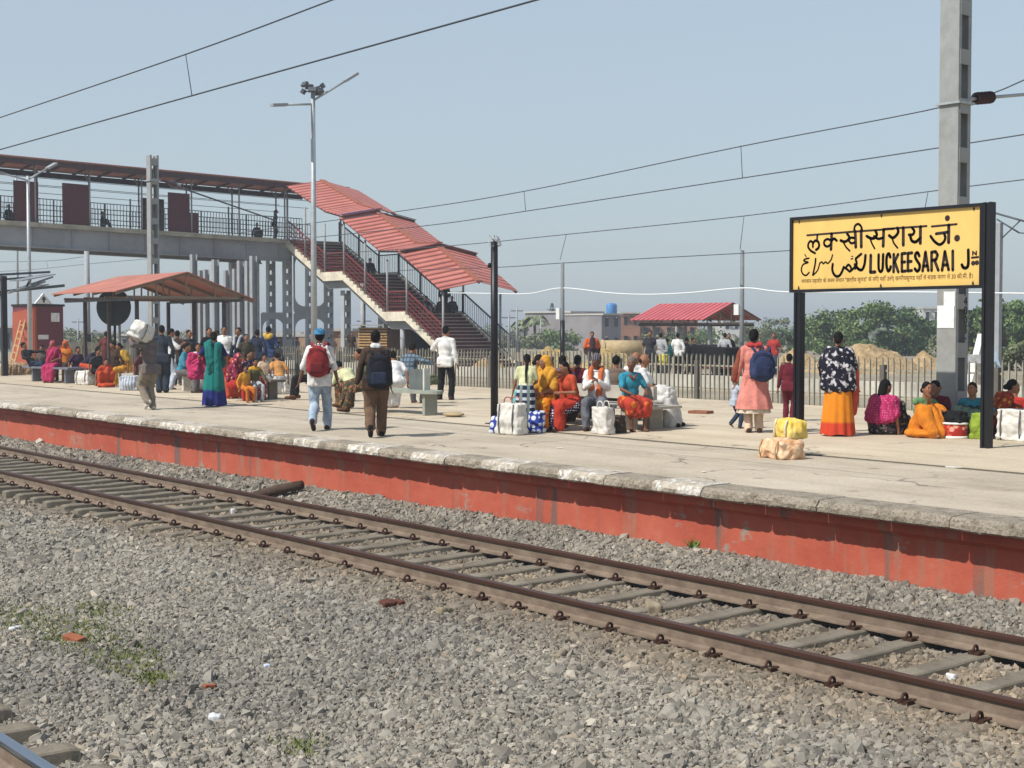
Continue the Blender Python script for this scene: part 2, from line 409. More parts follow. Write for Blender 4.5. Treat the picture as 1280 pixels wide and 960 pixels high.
    if hair == 'short': part('hair', hairm, [HB[0], ('e', HP(0, -.05, .0), (.072, .055, .075), HR)], 1, .008, 2)
    elif hair == 'bun': part('hair', hairm, HB+[('e', HP(0, -.12, -.03), (.05, .045, .045), HR)], 1, .006, 2)
    elif hair == 'long': part('hair', hairm, HB+[('c', HP(0, -.06, 0), TP(0, -.12, .42), .075, .055), ('c', TP(0, -.12, .42), TP(0, -.135, .2), .055, .035)], 1, .01, 2)
    elif hair == 'plait': part('hair', hairm, HB+[('c', HP(0, -.07, -.05), TP(.01, -.13, .38), .04, .03), ('c', TP(.01, -.13, .38), TP(.02, -.145, .12), .03, .018)], 1, .006, 2)
    elif hair == 'rim': part('hair', hairm, [('e', HP(0, -.05, -.015), (.076, .055, .05), HR)], 1, .006, 2)
    if veil is not None:                  # cloth over the head, falling on the shoulders
        part('veil', veil, [('e', HP(0, -.035, .03), (.105, .105, .108), HR), ('e', HP(0, -.06, -.05), (.11, .09, .12), HR), ('c', HP(-.07, -.03, -.06), TP(-.17, -.03, .46), .05, .07), ('c', HP(.07, -.03, -.06), TP(.17, -.03, .46), .05, .07), ('c', HP(0, -.08, -.05), TP(0, -.10, .35), .09, .11), ('c', TP(-.12, -.09, .42), TP(-.10, -.11, .1), .09, .08), ('c', TP(.12, -.09, .42), TP(.10, -.11, .1), .09, .08)], 1.1, .016)
    if pallu is not None:                 # loose end of the sari: hip, chest, left shoulder, back
        P = crom([TP(.15, .09, .02), TP(.08, .13, .22), TP(-.06, .14, .38), TP(-.13, .05, .545), TP(-.12, -.10, .47), TP(-.08, -.14, .2), TP(-.05, -.15, -.12)], 3)
        W = [.085+.02*math.sin(i) for i in range(len(P))]
        part('sari_drape', pallu, [('c', P[i]+T @ V(.045, 0, .02), P[i+1]+T @ V(.045, 0, .02), W[i]*.72, W[i]*.72) for i in range(len(P)-1)]+[('c', P[i]-T @ V(.045, 0, .02), P[i+1]-T @ V(.045, 0, .02), W[i]*.6, W[i]*.6) for i in range(len(P)-1)], 1.1, .016)
    ctx = dict(TP=TP, HP=HP, HR=HR, T=T, hip=hip, kn=kn, ank=ank, sh=sh, el=el, wr=wr, neck=neck, s=s, root=root, part=part, hc=hc)
    for fn in extra: fn(ctx)
    return ctx
# small add-ons worn by a person
def cap(m, brim=True, turn=0):
    def f(c):
        mb = MB(); HP, s, HR = c['HP'], c['s'], c['HR']
        R = HR @ Matrix.Rotation(rad(turn), 3, 'Z')
        vs = []; fs = []; n = 16
        for i in range(6):
            ph = PI/2*i/5
            for k in range(n): a = 2*PI*k/n; vs.append((c['hc']+R @ Vector((.097*math.cos(a)*math.cos(ph), -.014+.112*math.sin(a)*math.cos(ph), .032+.112*math.sin(ph))))*s)
        for i in range(5):
            for k in range(n): k2 = (k+1) % n; fs.append((i*n+k, i*n+k2, (i+1)*n+k2, (i+1)*n+k))
        mb.add(vs, fs, 0, True)
        if brim:
            o = [c['hc']+R @ Vector((.085*math.cos(a), .02+.15*math.sin(a), .036-.018*math.sin(a))) for a in [PI*k/10 for k in range(11)]]
            i_ = [c['hc']+R @ Vector((.088*math.cos(a), -.008+.10*math.sin(a), .042)) for a in [PI*k/10 for k in range(11)]]
            mb.add([p*s for p in o+i_]+[(p+Vector((0, 0, .006)))*s for p in o+i_], [(k, k+1, 12+k, 11+k) for k in range(10)]+[(22+k, 33+k, 34+k, 23+k) for k in range(10)]+[(k, 22+k, 23+k, k+1) for k in range(10)], 0, True)
        mb.build('cap', m, c['root'])
    return f
def scarf(m, drop=.3):
    def f(c):
        TP = c['TP']
        L = [('c', TP(-.09, -.04, .56), TP(-.09, .07, .52), .045, .04), ('c', TP(.09, -.04, .56), TP(.09, .07, .52), .045, .04), ('c', TP(-.09, -.05, .55), TP(.09, -.05, .55), .045, .045),
             ('c', TP(-.09, .08, .52), TP(-.06, .155, .50-drop), .04, .05), ('c', TP(.09, .08, .52), TP(.075, .15, .52-drop*.8), .04, .045)]
        c['part']('scarf', m, L, 1.1, .014)
    return f
def shawl(m, length=.5, name='shawl', sx=1.0):
    def f(c):
        TP, T = c['TP'], c['T']
        L = [('e', TP(0, -.01, .42), (.19*sx, .14, .13), T), ('c', TP(0, -.02, .50), TP(-.16*sx, -.02, .46), .085, .075), ('c', TP(0, -.02, .50), TP(.16*sx, -.02, .46), .085, .075), ('e', TP(0, -.02, .29), (.22*sx, .155, .17), T), ('c', TP(-.17, -.06, .42), TP(-.19*sx, -.08, .5-length), .09, .08), ('c', TP(.17, -.06, .42), TP(.19*sx, -.08, .5-length), .09, .08), ('c', TP(0, -.09, .45), TP(0, -.12, .48-length), .10, .10),
             ('c', TP(-.10, -.09, .45), TP(-.11, -.11, .48-length), .09, .09), ('c', TP(.10, -.09, .45), TP(.11, -.11, .48-length), .09, .09)]
        for i in (0, 1): L.append(('c', c['sh'][i], c['sh'][i]+(c['el'][i]-c['sh'][i])*.9, .085, .075))
        c['part'](name, m, L, 1.2, .02)
    return f
def dress(m, zend=.38, flare=.27, name='dress_skirt'):
    def f(c):
        hip, s = c['hip'], c['s']; mb = MB(); n = 48; ph = random.random()*6; vs = []
        for k in range(11):
            u = k/10; zz = (hip.z+.14)*(1-u)+zend*u; rr = .16+(flare-.16)*u
            for j in range(n):
                a = 2*PI*j/n; w = .016*u*math.sin(a*9+ph)+.009*u*math.sin(a*17+ph)
                vs.append(Vector((math.cos(a)*(rr+w), math.sin(a)*(rr*.8+w)+hip.y, zz))*s)
        mb.add(vs, [(i*n+j, i*n+(j+1) % n, (i+1)*n+(j+1) % n, (i+1)*n+j) for i in range(10) for j in range(n)], 0, True)
        mb.build(name, m, c['root'])
    return f
def drape(m, pts, r=.07, name='shawl', fold=.015):
    def f(c):
        P = [c['TP'](*p) for p in pts]
        c['part'](name, m, [('c', P[i], P[i+1], r, r) for i in range(len(P)-1)], 1.1, fold)
    return f
def backpack(ctx, m, m2, label, w=.30, h=.46, d=.18, drop=0.0, shift=0.0):
    """a bag of its own, at the wearer's back"""
    root = ctx['root']; s = ctx['s']; T = ctx['T']; base = ctx['TP'](shift, -.135, .04-drop)*s
    o = empty('backpack', Vector(root.location)+Matrix.Rotation(root.rotation_euler.z, 3, 'Z') @ base, root.rotation_euler.z, label, 'backpack')
    L = [('b', Vector((0, -d*.5, h*.46)), (w*.8, d*.6, h*.8)), ('e', Vector((0, -d*.5, h*.45)), (w*.55, d*.55, h*.5), Matrix.Identity(3)), ('e', Vector((0, -d*.55, h*.25)), (w*.55, d*.6, h*.3), Matrix.Identity(3))]
    link('body', prims_mesh(L, .016, 4, .01, 3.0), o, [m])
    link('pocket', prims_mesh([('b', Vector((0, -d*.98, h*.26)), (w*.58, d*.26, h*.34)), ('b', Vector((0, -d*.95, h*.24)), (w*.66, d*.2, h*.28))], .014, 4, .008, 5.0), o, [m2])
    z = MB(); zp = [Vector((math.sin(a)*w*.43, -d*.96+abs(math.cos(a))*.0, h*.52+math.cos(a)*h*.33)) for a in [(-1.35+2.7*k/14) for k in range(15)]]
    z.tube(zp, .006, 6); z.build('zip', BLACK, o)
    for sx in (-1, 1):
        st = MB(); pts = crom([Vector((sx*w*.28, -.04, h*.92)), Vector((sx*w*.36, .06, h*1.03)), Vector((sx*w*.42, .19, h*.98)), Vector((sx*w*.46, .25, h*.72)), Vector((sx*w*.5, .22, h*.42)), Vector((sx*w*.48, .06, h*.12)), Vector((sx*w*.4, -.04, h*.06))], 4)
        for a, b in zip(pts[:-1], pts[1:]): st.bar(a, b, .045, .014)
        st.build('strap', m, o)
    hn = MB(); hn.tube(crom([Vector((-.04, -.03, h*.93)), Vector((-.02, -.03, h*1.03)), Vector((.02, -.03, h*1.03)), Vector((.04, -.03, h*.93))], 4), .009, 6); hn.build('handle', m2, o)
    return o
def sack(loc, rz, dims, m, label, name='sack', cat='sack', handles=None, puff=.5, stripes=None, fold=.02, tilt=0.0, group=None):
    """stuffed woven or cloth bag"""
    w, d, h = dims; o = empty(name, loc, rz, label, cat, group); o.rotation_euler = (tilt, 0, rz)
    L = [('b', Vector((0, 0, h*.48)), (w*.86, d*.78, h*.90)), ('e', Vector((0, 0, h*.42)), (w*(.5+puff*.1), d*(.5+puff*.12), h*.46), Matrix.Identity(3)), ('b', Vector((0, 0, h*.1)), (w*.95, d*.9, h*.16))]
    if puff > 1: L = [('e', Vector((0, 0, h*.48)), (w*.5, d*.5, h*.5), Matrix.Identity(3)), ('e', Vector((-w*.16, 0, h*.46)), (w*.36, d*.46, h*.46), Matrix.Identity(3)), ('e', Vector((w*.18, d*.04, h*.44)), (w*.34, d*.44, h*.44), Matrix.Identity(3)), ('b', Vector((0, 0, h*.44)), (w*.84, d*.76, h*.78)), ('b', Vector((0, 0, h*.2)), (w*.9, d*.85, h*.36))]
    link('bag_body', prims_mesh(L, max(.012, min(dims)*.055), 5, fold, random.random()*9), o, [m])
    if stripes is not None:
        for x in (-.3, .3):
            st = MB(); st.tube([(x*w, -d*.46, h*.04), (x*w, -d*.53, h*.3), (x*w, -d*.52, h*.6), (x*w, -d*.42, h*.93)], .011, 6); st.build('seam_band', stripes, o)
    if handles is not None:
        for y in (-.3, .3):
            hm = MB(); hm.tube(crom([(-w*.2, y*d, h*.88), (-w*.12, y*d, h*1.12), (w*.12, y*d, h*1.12), (w*.2, y*d, h*.88)], 4), .010, 6); hm.build('handle', handles, o)
    return o
# ------------------------------------------------------------------ light, sky
ELEV = rad(49); SH = Vector((.05, 1.0, 0)).normalized()         # shadows fall along +y
sun_d = bpy.data.lights.new('sun', 'SUN'); sun_d.energy = 5.0; sun_d.angle = rad(.5); sun_d.color = (1.0, .955, .88)
sun = bpy.data.objects.new('sun', sun_d); COL.objects.link(sun)
sd = Vector((SH.x*math.cos(ELEV), SH.y*math.cos(ELEV), -math.sin(ELEV)))
sun.rotation_euler = sd.to_track_quat('-Z', 'Y').to_euler(); sun.location = (-20, -30, 40)
W = bpy.data.worlds.new('World'); SC.world = W; W.use_nodes = True
nt = W.node_tree; bg = nt.nodes['Background']
sky = nt.nodes.new('ShaderNodeTexSky'); sky.sky_type = 'NISHITA'; sky.sun_disc = False
sky.sun_elevation = ELEV; sky.sun_rotation = math.atan2(-SH.x, -SH.y)
sky.air_density = 1.0; sky.dust_density = .6; sky.ozone_density = 1.5; sky.altitude = 0
tc = nt.nodes.new('ShaderNodeTexCoord'); sx_ = nt.nodes.new('ShaderNodeSeparateXYZ'); nt.links.new(tc.outputs['Generated'], sx_.inputs[0])
hz_ = ramp(nt, sx_.outputs[2], [(0.0, (.80, .80, .80)), (.25, (.55, .55, .55)), (1.0, (.15, .15, .15))])      # ground haze whitening the low sky
hc_ = mixc(nt, ramp(nt, sx_.outputs[2], [(0.0, (0, 0, 0)), (.24, (1, 1, 1))]), (4.0, 4.75, 5.2), (5.3, 6.2, 6.85))
nt.links.new(mixc(nt, hz_, sky.outputs[0], hc_), bg.inputs[0]); bg.inputs[1].default_value = .115
SC.view_settings.view_transform = 'Standard'; SC.view_settings.look = 'None'
SC.view_settings.exposure = 0.0; SC.view_settings.gamma = 1.0; SC.view_settings.use_curve_mapping = False
SC.render.engine = 'CYCLES'; SC.render.resolution_x = 1024; SC.render.resolution_y = 768
SC.cycles.max_bounces = 6; SC.cycles.caustics_reflective = False; SC.cycles.caustics_refractive = False

# ------------------------------------------------------------------ ground, platform
YE, YW, YF = 11.15, 11.45, 24.8          # platform edge, wall face, back edge
X0, X1 = -150.0, 24.0
def nz(x, y, s=1.0, seed=0.0): return noise.noise(Vector((x*s, y*s, seed)))
def lerp(a, b, t): return a+(b-a)*t
def sstep(a, b, x): t = min(1, max(0, (x-a)/(b-a))); return t*t*(3-2*t)

dirt, dn, db = _bs('dry_earth')
v = coords(dn); c = ramp(dn, noise_tex(dn, v, .35, 8, .65), [(.3, (.20, .165, .115)), (.55, (.31, .265, .19)), (.75, (.36, .31, .23))])
g = ramp(dn, noise_tex(dn, v, .09, 6, .7), [(.55, (0, 0, 0)), (.68, (.7, .7, .7))])
dn.links.new(mixc(dn, g, c, (.09, .12, .045)), db.inputs['Base Color']); db.inputs['Roughness'].default_value = .95
bump(dn, db, noise_tex(dn, v, 6, 6, .7), .6, .06)
mb = MB(); ys = [(-30, -1.35), (24.78, -1.35), (24.8, -.14), (46, -.14), (70, -.3), (160, -.8), (1100, -2.2)]
for (y0, z0), (y1, z1) in zip(ys[:-1], ys[1:]): mb.add([(-1500, y0, z0), (500, y0, z0), (500, y1, z1), (-1500, y1, z1)], [(0, 1, 2, 3)])
tag(mb.build('ground', dirt), kind='structure')

def concrete(name, stops, sc=.5, grit=60, bstr=.35, cracks=False):
    m, nt, b = _bs(name); v = coords(nt)
    col = ramp(nt, noise_tex(nt, v, sc, 8, .68), stops)
    sp = node(nt, 'ShaderNodeTexVoronoi', Scale=grit); nt.links.new(v, sp.inputs['Vector'])
    gr = ramp(nt, noise_tex(nt, v, grit*.45, 3, .7), [(.25, (.55, .53, .5)), (.5, (1, 1, 1)), (.8, (1.0, 1.0, 1.0))])
    col = mixc(nt, .65, col, gr, 'MULTIPLY')
    str_ = noise_tex(nt, coords(nt, (.12, 1.4, 1)), 1.1, 6, .7)
    col = mixc(nt, .55, col, ramp(nt, str_, [(.35, (.72, .70, .67)), (.6, (1, 1, 1))]), 'MULTIPLY')
    blot = noise_tex(nt, v, 2.3, 5, .75); f = ramp(nt, blot, [(.64, (0, 0, 0)), (.74, (.45, .45, .45))])
    col = mixc(nt, f, col, (.13, .115, .095))
    if cracks:
        wv = nt.nodes.new('ShaderNodeVectorMath'); wv.operation = 'ADD'; nw = node(nt, 'ShaderNodeTexNoise', Scale=1.3, Detail=5); nt.links.new(v, nw.inputs['Vector']); nt.links.new(v, wv.inputs[0]); nt.links.new(nw.outputs['Color'], wv.inputs[1])
        ck = node(nt, 'ShaderNodeTexVoronoi', Scale=.42); ck.feature = 'DISTANCE_TO_EDGE'; nt.links.new(wv.outputs[0], ck.inputs['Vector'])
        f = ramp(nt, ck.outputs['Distance'], [(.004, (.75, .75, .75)), (.012, (0, 0, 0))]); msk = ramp(nt, noise_tex(nt, v, .5, 3), [(.48, (0, 0, 0)), (.56, (1, 1, 1))])
        col = mixc(nt, mixc(nt, 1.0, f, msk, 'MULTIPLY'), col, (.15, .13, .11))
        sp_ = node(nt, 'ShaderNodeTexVoronoi', Scale=1.1); nt.links.new(v, sp_.inputs['Vector']); f = ramp(nt, sp_.outputs['Distance'], [(.05, (.6, .6, .6)), (.11, (0, 0, 0))]); col = mixc(nt, f, col, (.20, .15, .11))
    nt.links.new(col, b.inputs['Base Color']); b.inputs['Roughness'].default_value = .9; b.inputs['Specular IOR Level'].default_value = .2
    bump(nt, b, noise_tex(nt, v, grit*.5, 6, .75), bstr, .012); return m
floor_near = concrete('worn_concrete_gritty', [(.28, (.38, .32, .245)), (.5, (.51, .44, .34)), (.72, (.58, .51, .40))], .6, 45, .7, True)
floor_far = concrete('swept_concrete_beige', [(.28, (.46, .38, .275)), (.5, (.57, .48, .355)), (.72, (.64, .55, .415))], .4, 60, .3, True)
# platform floor in two strips with a narrow drain between
YD0, YD1 = 15.02, 15.16
def strip(name, y0, y1, m, z=0.0, nx=220, ny=8, amp=.010, seed=1.0):
    xs = np.linspace(X0, X1, nx); yy = np.linspace(y0, y1, ny)
    co = [(x, y, z+amp*nz(x, y, .45, seed)*(0 if j in (0,) else 1)) for j, y in enumerate(yy) for x in xs]
    f = [(j*nx+i, j*nx+i+1, (j+1)*nx+i+1, (j+1)*nx+i) for j in range(ny-1) for i in range(nx-1)]
    return np_obj(name, np.array(co), np.array(f), m, smooth=True)
tag(strip('platform_floor', YE+.46, YD0, floor_near, 0, seed=2.0), kind='structure')
tag(strip('platform_floor', YD1, YF, floor_far, .004), kind='structure')
drain = concrete('drain_concrete', [(.3, (.15, .135, .11)), (.7, (.24, .215, .175))], .8, 40)
mb = MB(); xs = [X0, X1]
mb.add([(X0, YD0, 0.0), (X1, YD0, 0.0), (X1, YD0, -.06), (X0, YD0, -.06), (X0, YD1, -.06), (X1, YD1, -.06), (X1, YD1, .0), (X0, YD1, .0)], [(0, 1, 2, 3), (3, 2, 5, 4), (4, 5, 6, 7)])
tag(mb.build('platform_drain', drain), kind='structure')
# body below the floor and the back face
mb = MB(); mb.add([(X0, YF, 0), (X1, YF, 0), (X1, YF, -.3), (X0, YF, -.3)], [(0, 1, 2, 3)]); tag(mb.build('platform_back', drain), kind='structure')

# coping stones with flaking white paint on every other stone
cop, cn, cb = _bs('coping_stone_granite'); v = coords(cn)
col = ramp(cn, noise_tex(cn, v, 5, 8, .7), [(.3, (.20, .17, .13)), (.5, (.46, .40, .315)), (.72, (.58, .51, .41))])
gr = ramp(cn, noise_tex(cn, v, 42, 4, .75), [(.36, (.42, .37, .32)), (.52, (1.1, 1.08, 1.05))]); col = mixc(cn, .85, col, gr, 'MULTIPLY')
cn.links.new(col, cb.inputs['Base Color']); cb.inputs['Roughness'].default_value = .92; bump(cn, cb, noise_tex(cn, v, 26, 6, .8), 1.0, .05)
copw, wn, wb = _bs('coping_stone_flaking_white_paint'); v = coords(wn)
col = ramp(wn, noise_tex(wn, v, 5, 8, .7), [(.3, (.20, .17, .13)), (.5, (.44, .385, .305)), (.72, (.54, .475, .385))])
f = ramp(wn, noise_tex(wn, v, 8.5, 7, .78), [(.525, (0, 0, 0)), (.565, (1, 1, 1))])
wn.links.new(mixc(wn, f, col, (.70, .68, .63)), wb.inputs['Base Color']); wb.inputs['Roughness'].default_value = .9; bump(wn, wb, noise_tex(wn, v, 22, 6, .75), .9, .02)
vs = []; fs = []; mi = []; x = X0; i = 0; rr = random.Random(5)
def rough_box(x0, x1, y0, y1, z0, z1, nseg, w):
    """box whose front and top edges are irregular"""
    n = len(vs); prof = [(y1, z0), (y0+.03, z0), (y0, z0+.02), (y0-.004, (z0+z1)/2), (y0+.012, z1-.025), (y0+.045, z1), ((y0+y1)/2, z1+.001), (y1, z1)]
    for k in range(nseg+1):
        xx = x0+(x1-x0)*k/nseg
        for j, (y, z) in enumerate(prof):
            a = 1 if 1 <= j <= 5 else 0
            e = .02 if k in (0, nseg) else 0
            vs.append((xx, y+a*(.014*nz(xx, j*.7, 5.1, 3)+.013*nz(xx, j, 13, 8)+.010*nz(xx, j*1.7, 29, 5)+e), z+(.008*nz(xx, j*.5, 4, 9)+.006*nz(xx, j, 15, 2) if 1 <= j <= 5 else 0)-(e*.4 if 3 <= j <= 5 else 0)))
    m = len(prof)
    for k in range(nseg):
        for j in range(m-1): fs.append((n+k*m+j, n+(k+1)*m+j, n+(k+1)*m+j+1, n+k*m+j+1)); mi.append(w)
    for k in (0, nseg):
        for j in range(1, m-2): fs.append((n+k*m, n+k*m+j, n+k*m+j+1, n+k*m+j+1) if False else (n+k*m, n+k*m+j, n+k*m+j+1, n+k*m+m-1) if j == m-3 else (n+k*m, n+k*m+j, n+k*m+j+1, n+k*m+j+1)); mi.append(w)
fs_ok = []
while x < X1:
    L = .795+rr.uniform(-.05, .05); dz = rr.uniform(-.006, .006); w = 1 if (i % 2 == 0 and rr.random() < .86) else (1 if rr.random() < .06 else 0)
    if x > -14: w = 1 if (i % 2 == 0 and x < -11.0) else 0
    rough_box(x+.004, x+L-.004, YE+rr.uniform(-.012, .012), YE+.47, -.125+dz, dz+.002, 22, w); x += L; i += 1
me = bpy.data.meshes.new('platform_coping'); me.from_pydata(vs, [], [tuple(dict.fromkeys(f)) for f in fs]); me.polygons.foreach_set('material_index', mi); me.update()
o = link('platform_coping', me, None, [cop, copw]); tag(o, kind='structure')
# red painted plaster face, with a projecting upper band
red, rn, rb = _bs('red_painted_plaster'); v = coords(rn)
col = ramp(rn, noise_tex(rn, v, 1.1, 7, .65), [(.3, (.36, .070, .042)), (.55, (.44, .105, .062)), (.75, (.50, .165, .105))])
stk = noise_tex(rn, coords(rn, (2.6, 1, .35)), 1.6, 6, .7); f = ramp(rn, stk, [(.54, (0, 0, 0)), (.64, (.65, .65, .65))])
col = mixc(rn, f, col, (.30, .16, .11))
f = ramp(rn, noise_tex(rn, coords(rn, (.55, 1, .8)), 1.9, 7, .72), [(.605, (0, 0, 0)), (.65, (.9, .9, .9))]); col = mixc(rn, f, col, (.27, .235, .19))
stk2 = noise_tex(rn, coords(rn, (1.5, 1, .12)), 1.0, 4, .6); f = ramp(rn, stk2, [(.62, (0, 0, 0)), (.66, (.8, .8, .8))]); col = mixc(rn, f, col, (.13, .10, .085))
zc = node(rn, 'ShaderNodeSeparateXYZ'); rn.links.new(coords(rn), zc.inputs[0])
ad = node(rn, 'ShaderNodeMath', operation='MULTIPLY_ADD'); rn.links.new(noise_tex(rn, v, 3, 6, .7), ad.inputs[0]); ad.inputs[1].default_value = .35; rn.links.new(zc.outputs[2], ad.inputs[2])
f = ramp(rn, ad.outputs[0], [(0, (0, 0, 0)), (1, (1, 1, 1))])
mr = node(rn, 'ShaderNodeMapRange'); mr.inputs[1].default_value = -.62; mr.inputs[2].default_value = -.74; mr.inputs[3].default_value = 0; mr.inputs[4].default_value = .75
rn.links.new(ad.outputs[0], mr.inputs[0]); col = mixc(rn, mr.outputs[0], col, (.36, .20, .14))
rn.links.new(col, rb.inputs['Base Color']); rb.inputs['Roughness'].default_value = .85; rb.inputs['Specular IOR Level'].default_value = .25
bump(rn, rb, noise_tex(rn, v, 9, 7, .7), .5, .02)
xs = np.arange(X0, X1, .22); prof = [(YW-.10, -.118), (YW-.10, -.235), (YW-.03, -.262), (YW, -.29), (YW, -.55), (YW-.005, -.85), (YW-.01, -1.3)]
co = [(x, y+.014*nz(x, z, .9, 4)+.007*nz(x, z, 4, 6), z+.006*nz(x, z, 2, 1)) for x in xs for (y, z) in prof]; m = len(prof)
f = [(i*m+j, (i+1)*m+j, (i+1)*m+j+1, i*m+j+1) for i in range(len(xs)-1) for j in range(m-1)]
tag(np_obj('platform_wall', np.array(co), np.array(f), red, smooth=False), kind='structure')

# ------------------------------------------------------------------ ballast
def bed(x, y):
    xf = sstep(-30, -13, x)
    near = lerp(-1.125, -.955, xf)
    pts = [(-2.0, -1.05), (2.07, -1.04), (3.6, -1.02), (4.4, -1.13), (5.4, -1.17), (6.6, -1.08), (7.8, near-.02), (8.4, near), (8.6, lerp(-1.06, -.975, xf)), (8.75, lerp(-1.08, -1.0, xf)), (9.4, lerp(-1.09, -1.01, xf)), (10.05, lerp(-1.07, -1.0, xf)), (10.3, -.985), (10.7, -.93), (11.1, lerp(-.88, -.77, sstep(-40, -5, x))), (11.6, lerp(-.86, -.74, sstep(-40, -5, x)))]
    for (a, za), (b, zb) in zip(pts[:-1], pts[1:]):
        if y <= b: z = lerp(za, zb, max(0, (y-a)/(b-a))); break
    else: z = pts[-1][1]
    k = 1 if (y < 8.0 or y > 10.5) else .35
    return z+k*(.035*nz(x, y, .7, 5)+.02*nz(x, y, 2.1, 7))
bedm, bn_, bb = _bs('ballast_bed_gap_shade'); v = coords(bn_)
vo = node(bn_, 'ShaderNodeTexVoronoi', Scale=22.0); bn_.links.new(v, vo.inputs['Vector'])
bn_.links.new(ramp(bn_, noise_tex(bn_, v, 18, 6, .7), [(.3, (.055, .048, .040)), (.7, (.15, .132, .108))]), bb.inputs['Base Color']); bb.inputs['Roughness'].default_value = .95  # dark brown bed, darkened further to paint shade into the gaps between stones
bump(bn_, bb, vo.outputs['Distance'], 1.0, .05)
xs = np.linspace(-120, 14, 330); yy = np.concatenate([np.linspace(-1.5, 7, 22), np.linspace(7.3, 11.6, 26)])
co = np.array([(x, y, bed(x, y)) for y in yy for x in xs]); nx = len(xs)
f = np.array([(j*nx+i, j*nx+i+1, (j+1)*nx+i+1, (j+1)*nx+i) for j in range(len(yy)-1) for i in range(nx-1)])
tag(np_obj('ballast_bed', co, f, bedm, smooth=True), kind='structure')
BEDZ = co[:, 2].reshape(len(yy), nx)
def bed_np(x, y):                         # bilinear lookup
    fi = np.clip((x+120)/134*(nx-1), 0, nx-1.001); i = fi.astype(int); u = fi-i
    fj = np.interp(y, yy, np.arange(len(yy))); fj = np.clip(fj, 0, len(yy)-1.001); j = fj.astype(int); w = fj-j
    return (BEDZ[j, i]*(1-u)+BEDZ[j, i+1]*u)*(1-w)+(BEDZ[j+1, i]*(1-u)+BEDZ[j+1, i+1]*u)*w
stm, sn, sb = _bs('crushed_stone_grey')
ge = sn.nodes.new('ShaderNodeNewGeometry')
col = ramp(sn, ge.outputs['Random Per Island'], [(0, (.165, .153, .135)), (.3, (.245, .229, .200)), (.62, (.315, .295, .258)), (.88, (.37, .347, .302)), (.96, (.35, .295, .23)), (1, (.52, .49, .43))])
nn_ = noise_tex(sn, coords(sn), 25, 4, .7); col = mixc(sn, .6, col, ramp(sn, nn_, [(.3, (.66, .64, .62)), (.7, (1, 1, 1))]), 'MULTIPLY')
big = noise_tex(sn, coords(sn), .35, 4, .6); col = mixc(sn, .7, col, ramp(sn, big, [(.36, (.73, .715, .69)), (.62, (1.07, 1.04, .97))]), 'MULTIPLY')
sx3 = sn.nodes.new('ShaderNodeSeparateXYZ'); sn.links.new(coords(sn), sx3.inputs[0])          # brown rust and grease dust along the rails, darkened to paint shade between sleepers
wob = node(sn, 'ShaderNodeMath', operation='MULTIPLY_ADD'); sn.links.new(noise_tex(sn, coords(sn), 1.4, 5, .7), wob.inputs[0]); wob.inputs[1].default_value = .9; sn.links.new(sx3.outputs[1], wob.inputs[2])
fr_ = ramp(sn, node(sn, 'ShaderNodeMapRange').outputs[0], [(0, (0, 0, 0)), (1, (1, 1, 1))]); mr_ = sn.nodes['Map Range']; sn.links.new(wob.outputs[0], mr_.inputs[0]); mr_.inputs[1].default_value = 6.5; mr_.inputs[2].default_value = 13.0
fr_.node.color_ramp.elements[0].position = .20; e_ = fr_.node.color_ramp.elements.new(.34); e_.color = (.75, .75, .75, 1); e_ = fr_.node.color_ramp.elements.new(.56); e_.color = (.75, .75, .75, 1); fr_.node.color_ramp.elements[-1].position = .72; fr_.node.color_ramp.elements[-1].color = (.1, .1, .1, 1)
col = mixc(sn, fr_, col, mixc(sn, 1.0, col, (.84, .70, .56), 'MULTIPLY'))
sn.links.new(col, sb.inputs['Base Color']); sb.inputs['Roughness'].default_value = .85; sb.inputs['Specular IOR Level'].default_value = .3
